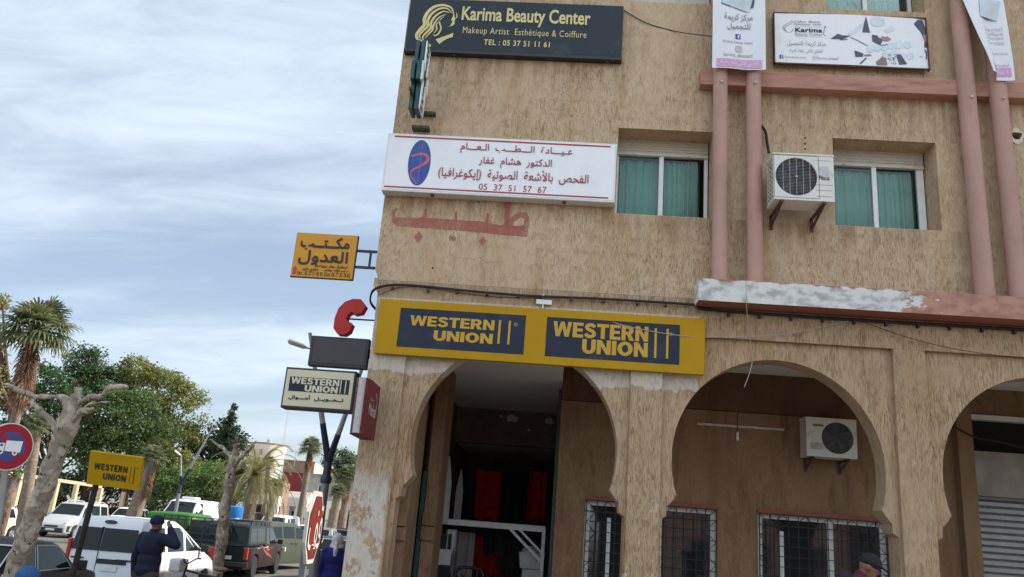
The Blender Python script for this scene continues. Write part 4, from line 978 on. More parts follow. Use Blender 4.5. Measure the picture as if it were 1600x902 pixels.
# ------------------------------------------------------------------ air conditioners
def ac_unit(label, x0, x1, z0, z1, yf, yb, ywall, mirror, brand):
    S = thing('air_conditioner', label, 'air conditioner', ((x0+x1)/2, yb, z0), group='outdoor air conditioner units on the building')
    w, h = x1-x0, z1-z0
    M_ac = mat('cream_enamel', (.66, .64, .57), .45, var=.05, dirt=((.42, .37, .29), .3, 5))
    fx = lambda t: x0+w*(1-t if mirror else t)
    cx, cz, r = fx(.38), z0+h*.52, h*.42
    m = MB(); wall_xz(m, rc(x0, x1, z0, z1), [ell(cx, cz, r, r, 36)], yf, yf+.03)
    m.box(x0, x1, yf+.03, yb, z0, z0+.02).box(x0, x1, yf+.03, yb, z1-.02, z1).box(x1-.02, x1, yf+.03, yb, z0+.02, z1-.02).box(x0, x0+.004, yf+.05, yf+.06, z0+.02, z1-.02)
    if mirror: m.box(x0, x0+.02, yf+.03, yb, z0+.02, z1-.02)
    else:
        for k in range(9): m.box(x0, x0+.012, yf+.03, yb, z0+.03+k*(h-.06)/9, z0+.045+k*(h-.06)/9)
        for k in range(4): m.box(x0, x0+.012, yf+.03+k*(yb-yf-.04)/3.3, yf+.045+k*(yb-yf-.04)/3.3, z0+.02, z1-.02)
    m.box(x0-.008, x1+.008, yf-.008, yb+.004, z1+.001, z1+.022)
    sp(m, 'casing', M_ac, S)
    sp(MB().box(x0+.03, x1-.03, yb-.05, yb-.02, z0+.02, z1-.02).box(x0+.02, x0+.03, yf+.05, yb-.05, z0+.02, z1-.02), 'inner_panel', M_blk, S)
    m = MB()
    for k in range(26):
        z = cz-r+2*r*(k+.5)/26; hw_ = math.sqrt(max(0, r*r-(z-cz)**2)); m.box(cx-hw_, cx+hw_, yf+.032, yf+.036, z-.0035, z+.0035)
    sp(m, 'fan_grid', mat('grid_grey', (.16, .16, .165), .5), S)
    m = MB()
    for k in range(5):
        a = k*1.2566; m.add([(cx, yf+.07, cz), (cx+r*.85*math.cos(a), yf+.06, cz+r*.85*math.sin(a)), (cx+r*.9*math.cos(a+.5), yf+.08, cz+r*.9*math.sin(a+.5)), (cx+r*.6*math.cos(a+.8), yf+.09, cz+r*.6*math.sin(a+.8))], [(0, 1, 2, 3)])
    sp(m, 'fan_blade', M_black, S)
    m = MB()
    if not mirror:
        for k in range(5):
            x = cx+r*(-.64+.32*k); hh = math.sqrt(r*r-(x-cx)**2); m.box(x-.0025, x+.0025, yf-.006, yf-.001, cz-hh, cz+hh)
        m.lathe([(.016, -.01), (.016, -.006)], (cx, yf, cz), 10, 'y')
        sp(m, 'guard_bar', mat('guard_wire', (.42, .42, .41), .5), S)
        q = MB(); 
        for a in (cx-r*1.08, ): q.box(cx-r*1.08, cx+r*1.04, yf-.003, yf-.001, cz+r*1.1, cz+r*1.12).box(cx-r*1.08, cx+r*1.04, yf-.003, yf-.001, cz-r*1.13, cz-r*1.11).box(cx-r*1.08, cx-r*1.06, yf-.003, yf-.001, cz-r*1.11, cz+r*1.1).box(cx+r*1.06, cx+r*1.08, yf-.003, yf-.001, cz-r*1.11, cz+r*1.1)
        for k, zz in enumerate((.9, .36, .24, .11)): q.box(fx(.70), fx(.97), yf-.003, yf-.001, z0+h*zz-.003, z0+h*zz)
        sp(q, 'panel_line', mat('panel_line_grey', (.16, .155, .14), .8), S)  # dark grey joint lines on the casing front
        sp(MB().box(fx(.745), fx(.915), yf-.003, yf-.001, z0+h*.55, z0+h*.77), 'label_plate', mat('silver_label', (.46, .46, .44), .35), S)
        f = rect_face(x0, x1, z0, z1, yf); mm_ = MB(); f.text(mm_, brand, .745, .925, .44, .535, off=.03, e=.004); sp(mm_, 'lettering', M_ink, S, fix=False)
    else:
        q = MB()
        for k in range(6): q.box(x0+w*.08, x0+w*(.30 if k % 2 else .36), yf-.003, yf-.001, z0+h*(.34-.028*k), z0+h*(.35-.028*k))
        q.box(x0+w*.13, x0+w*.34, yf-.003, yf-.001, z0+h*.80, z0+h*.86)
        sp(q, 'panel_line', MATS.get('panel_line_grey') or mat('panel_line_grey', (.16, .155, .14), .8), S)
    br = MB()
    for x in (x0+w*.14, x1-w*.16): br.bar((x, yf-.0, z0-.02), (x, ywall, z0-.02), .035, .03).bar((x, yf+.08, z0-.03), (x, ywall, z0-.17), .028).bar((x, ywall-.02, z0-.01), (x, ywall-.02, z0-.21), .035)
    sp(br, 'bracket', M_rust, S)
    return S
x0, x1, z0, z1 = rectP(-.62, (1209, 239), (1304, 247), (1208, 299), (1303, 321))
ac_unit('weathered cream outdoor unit beside the green curtained window', x0, x1, z0-.03, z1-.0, -.62, -.26, -.002, False, 'Fitco')
x0, x1, z0, z1 = rectP(2.28, (1257, 652), (1339, 660), (1263, 712), (1339, 718))
ac_unit('dim cream outdoor unit on the arcade wall inside the arch', x0, x1, z0, z1, 2.28, 2.62, 2.748, True, '')

# ------------------------------------------------------------------ cables
def cable(pts, r, m, label, name='cable', n=6, group=None): solo(MB().tube(spline(pts, 5), r, n), name, m, label, 'cable', group)
M_cab = mat('black_cable', (.012, .012, .012), .6)
def wp(px, py, y): x, z = P(px, py, y); return (x, y, z)
S = thing('cable_bundle', 'thick black cable bundle clipped along the facade above the yellow sign', 'cable', (0, -.03, 5.2))
for dz, dy in ((0, 0), (.016, -.004), (.006, -.02)):
    pts = [(-2.66, .30, 4.98+dz)] + [(-2.72, .05, 5.05+dz), (-2.66, -.05+dy, 5.20+dz)] + [wp(px, py-dz*60, -.04+dy) for px, py in ((612, 446), (650, 447), (720, 454), (800, 461), (850, 464), (930, 467), (1000, 471), (1085, 477))] + [(1.9, -.04+dy, 5.215+dz), (2.6, -.04+dy, 5.20+dz*.6), (4.5, -.04+dy, 5.19+dz), (8, -.04+dy, 5.20+dz), (15.5, -.04, 5.20)]
    sp(MB().tube(spline(pts, 5), .013, 6), 'strand', M_cab, S)
m = MB()
for px in (614, 669, 714, 761, 809, 849, 893, 943, 996, 1040): x, z = wp(px, 447+(px-612)*.062, -.04)[0::2]; m.box(x-.015, x+.015, -.07, -.002, z-.05, z-.02)
for k in range(12): m.box(2.25+k*.42, 2.28+k*.42, -.06, -.002, 5.14, 5.19)
sp(m, 'clip', M_black, S, sep=True)
solo(MB().box(*[wp(838, 472, -.03)[0], wp(862, 474, -.03)[0]], -.05, -.001, wp(850, 476, -.03)[2], wp(850, 469, -.03)[2]).bar(wp(849, 460, -.03), wp(848, 482, -.03), .02), 'cable_clamp', mat('white_plastic', (.7, .7, .68), .5), 'white plastic clamp on the cable bundle over the yellow sign', 'cable clamp')
cable([wp(975, 16, -.02), wp(1010, 36, -.02), wp(1060, 50, -.03), wp(1112, 57, -.36)], .007, M_cab, 'thin wire sagging from the dark salon sign to the banner')
cable([wp(1189, 196, -.05), wp(1196, 206, -.07), wp(1199, 225, -.07), wp(1201, 238, -.3)], .022, M_cab, 'black pipe loop running down to the cream air conditioner')
M_wire = mat('grey_wire', (.38, .34, .28), .6)
cable([wp(905, 487, -.05), wp(980, 510, -.1), wp(1058, 524, -.1), wp(1130, 527, -.06), wp(1230, 521, -.06), wp(1325, 502, -.04)], .006, M_wire, 'pale wire crossing the end of the yellow sign', n=5)
cable([wp(1345, 502, -.04), wp(1420, 528, -.06), wp(1500, 547, -.06), wp(1600, 560, -.06), wp(1700, 566, -.06)], .005, M_cab, 'thin dark wire drooping from the ledge towards the farthest arch', n=5)
cable([wp(1166, 436, -.38), wp(1166, 470, -.38), wp(1170, 520, -.1), wp(1176, 555, .03), wp(1172, 580, .03), wp(1163, 605, .03)], .005, M_wire, 'loose pale wire hanging from the flaking white ledge into the arch', n=5)
cable([wp(1470, 655, 2.4), wp(1520, 682, 2.5), wp(1560, 690, 2.5), wp(1620, 705, 2.5)], .016, M_cab, 'black wires slung across the dark shop transom')
cable([(-2.6, -.02, 5.14), wp(640, 448, -.02), wp(760, 463, -.02), wp(850, 466, -.02)], .004, M_cab, 'hair thin wire beside the cable bundle', n=4)
S = thing('wall_lamp', 'bare bulb on a flaking white batten under the arch', 'lamp', (3.0, 2.74, 3.9))
sp(MB().box(2.33, 3.74, 2.735, 2.749, 4.02, 4.055), 'batten', mat('flaked_white', (.55, .51, .45), .8, var=.25, scale=12), S)
sp(MB().tube([(2.98, 2.73, 4.26), (2.98, 2.73, 3.95)], .006), 'flex', M_cab, S)
sp(MB().lathe([(.012, .0), (.02, -.02), (.022, -.06), (.026, -.10), (.024, -.13), (.008, -.15)], (2.98, 2.72, 3.95), 12), 'bulb', M_signw, S, smooth=True)
# ------------------------------------------------------------------ vehicles
M_tyre = mat('tyre_rubber', (.018, .018, .018), .85)
M_rim = mat('alloy_rim', (.42, .42, .43), .35, metal=.7)
M_plas = mat('black_plastic', (.022, .022, .023), .6)
M_cglass = mat('car_glass', (.012, .017, .017), .08, var=.1, spec=.22)
M_tail = mat('red_lamp', (.42, .02, .015), .2, coat=.6)
M_head = mat('clear_lamp', (.62, .62, .62), .12, coat=.8)
M_plate = mat('number_plate', (.68, .68, .66), .5)
M_seam = mat('panel_gap', (.03, .03, .03), .8)
def paint(key, c, dirt=.15): return mat(key, c, .32, var=.04, scale=1.5, coat=0.0, spec=.5 if max(c) > .2 else .10, dirt=((c[0]*.75+.03, c[1]*.72+.025, c[2]*.68+.02), dirt, 3))
class Car:
    def __init__(s, L, w, zb, belt, top, wheels, rw, tumble=.17, roundf=.16, roundr=.10):
        s.L, s.w, s.zb, s.belt, s.top, s.wheels, s.rw, s.tum = L, w, zb, belt, top, wheels, rw, tumble; s.rf, s.rr = roundf, roundr
    def zt(s, x): return float(np.interp(x, [p[0] for p in s.top], [p[1] for p in s.top]))
    def hw(s, x):
        t = 1.0
        if x < .5: t -= s.rr*(1-x/.5)**2.2
        if x > s.L-.9: t -= s.rf*((x-s.L+.9)/.9)**2.2
        return s.w*t
    def zl(s, x):
        z = s.zb+.05*max(0, (x-s.L+.4)/.4)
        for xw in s.wheels:
            ra = s.rw+.055
            if abs(x-xw) < ra: z = max(z, s.rw+math.sqrt(ra*ra-(x-xw)**2))
        return z
    def ring(s, x):
        w, zt, zl = s.hw(x), s.zt(x), s.zl(x); zt = max(zt, zl+.06)
        b = min(s.belt, zt-.05); b = max(b, zl+.03); mid = max(zl+.01, (s.zb+s.belt)*.5)
        mid = min(mid, b-.01)
        g = max(0, zt-b-.05); tw = w*(.985-s.tum*min(1, g/.65))
        return [(w*.95, zl), (w*.985, zl+(mid-zl)*.35), (w, mid), (w*.995, mid+(b-mid)*.6), (w*.985, b), (w*.985+(tw-w*.985)*.5, b+g*.5), (tw, b+g), (tw*.955, b+g+.03), (tw*.86, zt-.008), (tw*.5, zt+.008), (0, zt+.012)]
    def y_at(s, x, z):
        r = s.ring(x); return float(np.interp(z, [p[1] for p in r], [p[0] for p in r]))
    def body(s):
        xs = set(np.linspace(0, s.L, 64)) | {p[0] for p in s.top}
        for xw in s.wheels:
            ra = s.rw+.055; xs |= set(xw+ra*np.sin(np.linspace(-1.57, 1.57, 15))) | {xw-ra-.002, xw+ra+.002}
        xs = sorted(x for x in xs if 0 <= x <= s.L); k = 11; m = MB(); vs = []
        for x in xs:
            r = s.ring(x); vs += [(x, -p[0], p[1]) for p in r]+[(x, p[0], p[1]) for p in reversed(r[:-1])]
        n = 2*k-1; fs = []
        for i in range(len(xs)-1):
            for j in range(n-1): fs.append((i*n+j, (i+1)*n+j, (i+1)*n+j+1, i*n+j+1))
        fs.append(tuple(range(n))); o = (len(xs)-1)*n; fs.append(tuple(range(o, o+n))[::-1])
        for i in range(len(xs)-1): fs.append((i*n, i*n+n-1, (i+1)*n+n-1, (i+1)*n))
        return m.add(vs, fs)
    def side(s, m, pts, e=.006, sides=(-1, 1)):
        q = []
        for i in range(len(pts)):            # finer outline so the glass follows the side
            a, b = pts[i], pts[(i+1) % len(pts)]
            q += [(a[0]+(b[0]-a[0])*t/3, a[1]+(b[1]-a[1])*t/3) for t in range(3)]
        for sg in sides: m.add([(x, sg*(s.y_at(x, z)+e), z) for x, z in q], [tuple(range(len(q)))])
        return m
    def screen(s, m, xa, xb, f=.9, e=.008, fa=None):
        n = 6; vs = []
        for i in range(n+1):
            x = xa+(xb-xa)*i/n; zt = s.zt(x); r = s.ring(x); y = np.interp(min(zt-.02, max(s.belt+.02, zt-.03)), [p[1] for p in r], [p[0] for p in r])*f
            dxx = s.zt(x+.01)-s.zt(x-.01); l = math.hypot(.02, dxx); nx_, nz_ = -dxx/l, .02/l
            for t in (-1, -.85, -.5, 0, .5, .85, 1):
                yy = y*t; zr = np.interp(abs(yy), [p[0] for p in reversed(r[6:])], [p[1] for p in reversed(r[6:])])
                vs.append((x+nx_*e, yy, min(zr, zt+.012)+nz_*e+.002))
        return m.add(vs, [(i*7+j, i*7+j+1, (i+1)*7+j+1, (i+1)*7+j) for i in range(n) for j in range(6)])
    def wheel_parts(s, t):
        for xw in s.wheels:
            for sg in (-1, 1):
                r, yo = s.rw, sg*(s.w-.10)
                m = MB().lathe([(r*.66, -.10), (r*.93, -.10), (r, -.06), (r, .06), (r*.93, .10), (r*.66, .10), (r*.62, 0)], (xw, yo, r), 24, 'y')
                wl = m.build('wheel', M_tyre, t, smooth='auto')
                m = MB().lathe([(0.001, sg*.085), (r*.18, sg*.085), (r*.2, sg*.07), (r*.55, sg*.05), (r*.66, sg*.075), (r*.665, sg*.02)], (xw, yo, r), 24, 'y')
                for k in range(5):
                    a = k*1.2566+.3; m.bar((xw+r*.15*math.cos(a), yo+sg*.085, r+r*.15*math.sin(a)), (xw+r*.6*math.cos(a), yo+sg*.075, r+r*.6*math.sin(a)), r*.14, .02, up=(0, 1, 0))
                m.build('rim', M_rim, wl, smooth='auto')
def add_mirror(c, t, x, z, m):
    for sg in (-1, 1):
        y = c.y_at(x, z); MB().box(x-.06, x+.05, sg*(y+.04), sg*(y+.22), z-.02, z+.14).bar((x, sg*(y-.03), z+.02), (x, sg*(y+.06), z+.04), .04).build('mirror', m, t, bevel=.02)
def handles(c, t, pts, m=None):
    mm = MB()
    for x, z in pts:
        for sg in (-1, 1): y = c.y_at(x, z); mm.box(x-.09, x+.09, sg*(y+.002), sg*(y+.03), z-.018, z+.018)
    mm.build('door_handle', m or M_plas, t, bevel=.006, sep=True)
def seams(c, t, lines):
    mm = MB()
    for pts in lines:
        for sg in (-1, 1):
            for a, b in zip(pts, pts[1:]):
                n = 5
                for i in range(n):
                    p = [a[k]+(b[k]-a[k])*i/n for k in (0, 1)]; q = [a[k]+(b[k]-a[k])*(i+1)/n for k in (0, 1)]
                    mm.bar((p[0], sg*(c.y_at(*p)), p[1]), (q[0], sg*(c.y_at(*q)), q[1]), .008)
    mm.build('door_seam', M_seam, t)
def van(label, loc, rz, pm, kind, **k):
    """panel van or people carrier: kind picks height and glazing"""
    H = k.get('H', 1.82); L = k.get('L', 4.36); W = k.get('W', .88); bl = k.get('belt', 1.08)
    hb = k.get('bonnet', 1.0); hd_ = k.get('header', .60)
    top = [(0, .60), (.02, bl), (.09, H-.16), (.16, H-.05), (.30, H-.005), (L*.33, H), (L*(hd_-.08), H-.015), (L*hd_, H-.12), (L*.74, hb+.13), (L*.80, hb+.04), (L*.93, hb-.12), (L*.985, hb-.32), (L, hb-.55)]
    c = Car(L, W, .24, bl, top, (L*.175, L*.805), .315)
    t = thing('parked_van', label, 'van', loc, rz, k.get('group'))
    c.body().build('body', pm, t, smooth='auto')
    m = MB(); c.screen(m, L*(hd_+.005), L*.735, .90); m.build('windscreen', M_cglass, t, smooth=True)
    g = k.get('glass', 3)
    m = MB(); c.side(m, [(L*.50, bl+.03), (L*.70, bl+.03), (L*(hd_+.035), H-.26), (L*(hd_+.005), H-.19), (L*.50, H-.17)])
    if g >= 2: c.side(m, [(L*.275, bl+.03), (L*.47, bl+.03), (L*.47, H-.15), (L*.275, H-.15)])
    if g >= 3: c.side(m, [(L*.07, bl+.05), (L*.245, bl+.03), (L*.245, H-.16), (L*.08, H-.18)])
    m.build('side_window', M_cglass, t, sep=True)
    if k.get('rear_glass', True):
        m = MB()
        for (ya, yb) in ((-W*.80, W*.10), (W*.13, W*.80)):
            xs = lambda z: np.interp(z, [p[1] for p in top[:4]], [p[0] for p in top[:4]])
            z0_, z1_ = bl+.02, H-.22; m.add([(xs(z0_)-.018, ya, z0_), (xs(z0_)-.018, yb, z0_), (xs(z1_)-.018, yb*.93, z1_), (xs(z1_)-.018, ya*.93, z1_)], [(0, 1, 2, 3)])
        m.build('rear_window', M_cglass, t, sep=True)
    MB().box(-.03, .04, -W*.80, W*.80, .30, .52).box(-.012, .02, -W*.62, W*.12, bl-.22, bl-.13).box(-.005, .12, W*.115, W*.125, .55, H-.2).build('rear_bumper', M_plas, t, bevel=.012)
    for sg in (-1, 1): MB().box(-.012, .10, sg*(W*.80), sg*(W*.90), bl-.35, bl+.22).build('tail_light', M_tail, t, bevel=.02)
    MB().box(-.014, -.005, -W*.42, -W*.02, bl-.36, bl-.25).build('number_plate', M_plate, t)
    for sg in (-1, 1): MB().prism([(0, 0), (.30, .04), (.34, .15), (.02, .17)], (L*.905, sg*(c.y_at(L*.93, hb-.3)-.04), hb-.34), (1, -sg*.25, 0), (0, 0, 1), .06 if sg > 0 else -.06).build('headlight', M_head, t, bevel=.012)
    MB().box(L-.10, L+.03, -W*.74, W*.74, .26, .50).box(L-.05, L+.005, -W*.4, W*.4, .53, .62).build('front_bumper', M_plas, t, bevel=.03)
    MB().box(L+.03, L+.036, -.24, .24, .36, .46).build('number_plate', M_plate, t)
    add_mirror(c, t, L*.685, bl+.02, k.get('mirror', M_plas)); handles(c, t, [(L*.50, bl-.16), (L*.43, bl-.16)])
    seams(c, t, [[(L*.485, .35), (L*.485, H-.12)], [(L*.26, bl), (L*.26, .4)], [(L*.70, bl), (L*.69, .65)]])
    if k.get('strip'): c.side(MB(), [(L*.29, .52), (L*.66, .52), (L*.66, .60), (L*.29, .60)], .012).build('side_strip', M_plas, t)
    if k.get('rails'):
        for sg in (-1, 1): MB().tube(spline([(.35, sg*W*.66, H-.03), (.5, sg*W*.67, H+.05), (L*.3, sg*W*.67, H+.06), (L*.48, sg*W*.66, H+.05), (L*.52, sg*W*.65, H-.03)], 4), .018, 6).build('roof_rail', M_plas if k['rails'] == 1 else M_alu, t)
    c.wheel_parts(t)
    return t, c
P_white = paint('white_car_paint', (.74, .75, .77)); P_silver = paint('silver_car_paint', (.40, .41, .42)); P_dark = paint('dark_navy_paint', (.006, .006, .011), .0); P_green = paint('leaf_green_paint', (.035, .14, .018))
P_mar = paint('maroon_paint', (.028, .014, .015)); P_dkg = paint('bottle_green_paint', (.016, .026, .024)); P_olive = paint('olive_grey_paint', (.065, .075, .058)); P_cream = paint('cream_car_paint', (.60, .54, .42))
HD = R(90+5)                                    # parked cars head up the boulevard
def rear_at(px, dist, side=0.0, back=0.0, hd=HD, py=828):   # origin (middle of the rear) from the pixel of the right rear corner
    x, y = ground(px, dist, py); r = Vector((math.sin(hd), -math.cos(hd))); d = Vector((math.cos(hd), math.sin(hd))); q = Vector((x, y))-r*side-d*back; return (q.x, q.y, .005)

t, c = van('white people carrier with roof vent, man in navy standing beside it', rear_at(227, 16.5, .82, py=855), R(91.5), P_white, 'carrier', header=.47, H=1.76, W=.83)
m = MB().prism(ell(0, 0, .13, .035, 16), (.105, 0, 1.655), (0, -1, 0), (.42, 0, 1), .022); m.build('brake_light', M_plas, t)
MB().box(-.016, -.006, -.80, -.30, .93, .96).box(-.016, -.006, .36, .62, .93, .96).build('badge_lettering', M_seam, t, sep=True)
t, c = van('silver people carrier facing the camera across the road, roof rails and black lower bumper', rear_at(52, 42.0, .85, 4.36, R(-88)), R(-88), P_silver, 'carrier', rails=2, strip=True, mirror=P_silver, H=1.84)
c.side(MB(), [(c.L*.86, .30), (c.L*.97, .34), (c.L*.97, .62), (c.L*.86, .60)], .012).build('bumper_corner', M_plas, t)
t, c = van('leaf green and brown delivery van with closed back', rear_at(299, 26.5, .85, py=830), HD, P_green, 'cargo', rear_glass=False, glass=1, H=1.86)
for sg in (1,):
    c.side(MB(), [(.06, .35), (.9, .35), (.75, 1.0), (.6, 1.75), (.10, 1.72)], .008).build('brown_wrap', mat('brown_wrap_film', (.27, .15, .075), .4), t)
f = Face((-.02, .7, .62), (0, -1.4, 0), (0, 0, 1.0)); m = MB(); c_ = ell(.5, .30, .06, .085, 20); f.ribbon(m, c_+[c_[0]], .02, .02); f.ribbon(m, [(.48, .33), (.53, .25)], .02, .02); f.poly(m, [(.38, .50), (.62, .50), (.62, .54), (.38, .54)], .02)
m.v = [(v[0]+.05*(v[2]-.6), v[1], v[2]) for v in m.v]; m.build('pale_emblem', mat('pale_green_print', (.25, .46, .2), .5), t)
t, c = van('tall white high roof van parked across the road by the hedge', rear_at(222, 43.0, 1.0, 5.6, R(-90)), R(-90), P_white, 'high roof', H=2.44, L=5.6, W=1.0, belt=1.35, bonnet=1.25, glass=1)
MB().box(2.2, 2.9, -.4, .4, 2.45, 2.58).build('roof_box', P_white, t, bevel=.05)
van('white small estate facing the camera with a sloping windscreen beyond the pickup', rear_at(388, 46, .85, 4.2, R(-91)), R(-91), P_white, 'carrier', H=1.98, L=4.2, glass=2)
# olive off-roader
t, c = van('olive grey boxy off-roader between the maroon pickup and stop sign', rear_at(424, 30.5, .9), R(80), P_olive, 'off-roader', H=1.76, L=4.6, W=.92, belt=1.15, bonnet=1.15, glass=3)
# dark navy saloon near the camera
def saloon(label, loc, rz, pm, hatch=False, group=None):
    L = 4.42 if not hatch else 3.7
    if hatch: top = [(0, .55), (.03, .85), (.12, .98), (.45, 1.40), (.75, 1.48), (1.7, 1.49), (2.1, 1.40), (2.75, 1.0), (3.4, .82), (3.65, .6), (3.7, .45)]
    else: top = [(0, .55), (.03, .80), (.12, .93), (.95, .98), (1.45, 1.33), (1.70, 1.395), (2.1, 1.41), (2.45, 1.385), (2.65, 1.33), (3.20, .99), (4.15, .86), (4.36, .72), (4.42, .5)]
    c = Car(L, .85, .22, .93 if not hatch else .95, top, (.80, 3.45) if not hatch else (.55, 3.0), .30, .2)
    t = thing('parked_car', label, 'car', loc, rz, group); c.body().build('body', pm, t, smooth='auto')
    b = c.belt
    if hatch: wins = [[(.55, b+.03), (1.2, b+.03), (1.2, 1.39), (.68, 1.36)], [(1.27, b+.03), (2.55, b+.03), (2.05, 1.36), (1.27, 1.40)]]; ws, rs = (2.14, 2.7), (.15, .43)
    else: wins = [[(1.12, b+.04), (1.80, b+.03), (1.80, 1.32), (1.55, 1.30)], [(1.87, b+.03), (3.0, b+.03), (2.58, 1.29), (2.42, 1.32), (1.87, 1.33)]]; ws, rs = (2.68, 3.16), (1.0, 1.42)
    m = MB()
    for w_ in wins: c.side(m, w_)
    m.build('side_window', M_cglass, t, sep=True)
    m = MB(); c.screen(m, *ws, .9); m.build('windscreen', M_cglass, t, smooth=True)
    m = MB(); c.screen(m, *rs, .88); m.build('rear_window', M_cglass, t, smooth=True)
    m = MB()
    for w_ in wins:
        for sg in (-1, 1):
            for a, b_ in zip(w_, w_[1:]+w_[:1]): m.bar((a[0], sg*(c.y_at(*a)+.004), a[1]), (b_[0], sg*(c.y_at(*b_)+.004), b_[1]), .014)
    y_ = .7; za, zb = c.zt(rs[0]), c.zt(rs[1]); m.tube([(rs[0]-.02, -y_, za+.02), (rs[0]-.02, y_, za+.02), (rs[1]-.02, y_*.9, zb+.015), (rs[1]-.02, -y_*.9, zb+.015), (rs[0]-.02, -y_, za+.02)], .014, 5)
    m.build('chrome_trim', M_alu, t)
    c.side(MB(), [(.45, .50), (L-.6, .50), (L-.6, .56), (.45, .56)], .01).build('side_moulding', M_plas, t)
    MB().box(-.06, .06, -.8, .8, .34, .5).box(L-.08, L+.05, -.78, .78, .3, .48).build('bumper', M_plas, t, bevel=.02)
    for sg in (-1, 1):
        MB().box(-.015, .12, sg*.5, sg*.80, .62, .80).build('tail_light', M_tail, t, bevel=.015); MB().box(L-.24, L-.02, sg*.46, sg*.74, .56, .70).build('headlight', M_head, t, bevel=.015)
    add_mirror(c, t, ws[1]-.12, c.belt+.02, M_plas); handles(c, t, [(1.30, c.belt-.1), (2.0, c.belt-.1)], M_alu)
    seams(c, t, [[(1.84, .3), (1.84, 1.34)], [(3.1, .3), (3.08, c.belt)]])
    c.wheel_parts(t); return t
q = A(124, 880, 13.7); hd = R(90+6); dv = Vector((math.cos(hd), math.sin(hd))); rv = Vector((math.sin(hd), -math.cos(hd)))
o_ = Vector((q[0], q[1]))-dv*3.0-rv*.95
saloon('dark navy saloon with chrome window trim behind the mottled trunk', (o_.x, o_.y, .005), hd, P_dark)
saloon('cream hatchback partly hidden by the palm trunk', rear_at(33, 37, -.8, .0, R(-95)), R(-95), P_cream, True)
# pickups
def pickup(label, loc, rz, pm, canopy, rack, W=.89):
    L = 5.15
    top = [(0, .92), (.04, 1.0), (2.05, 1.0), (2.10, 1.45), (2.22, 1.65), (2.45, 1.70), (3.05, 1.70), (3.3, 1.63), (3.85, 1.16), (4.85, 1.02), (5.08, .82), (5.15, .55)]
    c = Car(L, W, .32, 1.02, top, (1.0, 4.15), .36, .18)
    t = thing('pickup_truck', label, 'pickup truck', loc, rz); c.body().build('body', pm, t, smooth='auto')
    m = MB(); c.side(m, [(2.75, 1.06), (3.75, 1.06), (3.28, 1.53), (2.75, 1.58)]); c.side(m, [(2.20, 1.06), (2.68, 1.06), (2.68, 1.58), (2.34, 1.56)]); m.build('side_window', M_cglass, t, sep=True)
    m = MB(); c.screen(m, 3.34, 3.82, .9); m.build('windscreen', M_cglass, t, smooth=True)
    MB().box(-.025, -.001, -.62, .62, .55, .96).build('tailgate', pm if not canopy else P_dkg, t, bevel=.008)
    for sg in (-1, 1): MB().box(-.02, .10, sg*(W-.18), sg*(W-.02), .62, .98).build('tail_light', M_tail, t, bevel=.015)
    MB().box(-.14, -.02, -.8, .8, .40, .54).build('rear_bumper', M_alu if not canopy else M_plas, t, bevel=.02)
    MB().box(-.035, -.026, -.26, .26, .60, .71).build('number_plate', M_plate, t)
    for sg in (-1, 1): MB().box(4.93, 5.1, sg*.5, sg*.8, .74, .90).build('headlight', M_head, t, bevel=.02)
    if canopy:
        cc = Car(2.1, W-.03, 1.0, 1.12, [(0, 1.08), (.02, 1.12), (.14, 1.60), (.28, 1.66), (2.1, 1.68)], (), .3, .12, roundf=.0, roundr=.02)
        m = cc.body(); m.build('canopy', P_dkg, t, smooth='auto')
        m = MB(); cc.side(m, [(.20, 1.14), (1.0, 1.14), (1.0, 1.55), (.28, 1.55)]); cc.side(m, [(1.06, 1.14), (2.0, 1.14), (2.0, 1.55), (1.06, 1.55)]); m.build('canopy_window', M_cglass, t, sep=True)
        MB().add([(.03, .12-W, 1.14), (.03, W-.12, 1.14), (.125, W-.2, 1.55), (.125, .2-W, 1.55)], [(0, 1, 2, 3)]).xf(Matrix.Translation((-.012, 0, 0))).build('canopy_rear_glass', M_cglass, t)
        m = MB()
        for x in (.3, .9, 1.6, 2.1, 2.7): m.bar((x, -.68, 1.76), (x, .68, 1.76), .03).bar((x, -.62, 1.65), (x, -.62, 1.76), .025).bar((x, .62, 1.65), (x, .62, 1.76), .025)
        for sg in (-1, 1): m.bar((.2, sg*.66, 1.76), (2.8, sg*.66, 1.76), .03)
        m.build('roof_rack', M_black, t)
        c.side(MB(), [(1.75, .92), (2.3, .72), (3.3, .56), (2.5, .83), (3.1, .92), (2.2, .98)], .008).build('red_stripe', mat('red_decal', (.36, .05, .05), .4), t)
        c.side(MB(), [(.9, 1.0), (1.2, .93), (1.7, .97), (2.4, .93), (2.5, .99)], .009).build('white_stripe', mat('white_decal', (.6, .6, .6), .4), t)
    if rack:
        m = MB()
        for x in (.05, .7, 1.35, 2.0): 
            for sg in (-1, 1): m.bar((x, sg*.82, .98), (x, sg*.82, 1.8), .04)
        for z in (1.15, 1.33, 1.51, 1.69, 1.78):
            for sg in (-1, 1): m.bar((.05, sg*.82, z), (2.0, sg*.82, z), .03)
            m.bar((.05, -.82, z), (.05, .82, z), .03)
        for y in (-.4, 0, .4): m.bar((.05, y, 1.0), (.05, y, 1.78), .03)
        m.build('lattice_side', M_black, t)
    add_mirror(c, t, 3.72, 1.06, M_plas); handles(c, t, [(2.75, .92)]); seams(c, t, [[(2.72, .4), (2.72, 1.6)], [(3.8, .45), (3.8, 1.1)], [(2.1, .4), (2.1, 1.0)]])
    c.wheel_parts(t); return t
pickup('maroon pickup with dark glazed canopy and roof rack', rear_at(387, 25.5, .74, py=868), HD, P_mar, True, False, .75)
pickup('dark green pickup with black lattice sides behind the second pollard', rear_at(337, 24.5, .86, py=850), HD, P_dkg, False, True)
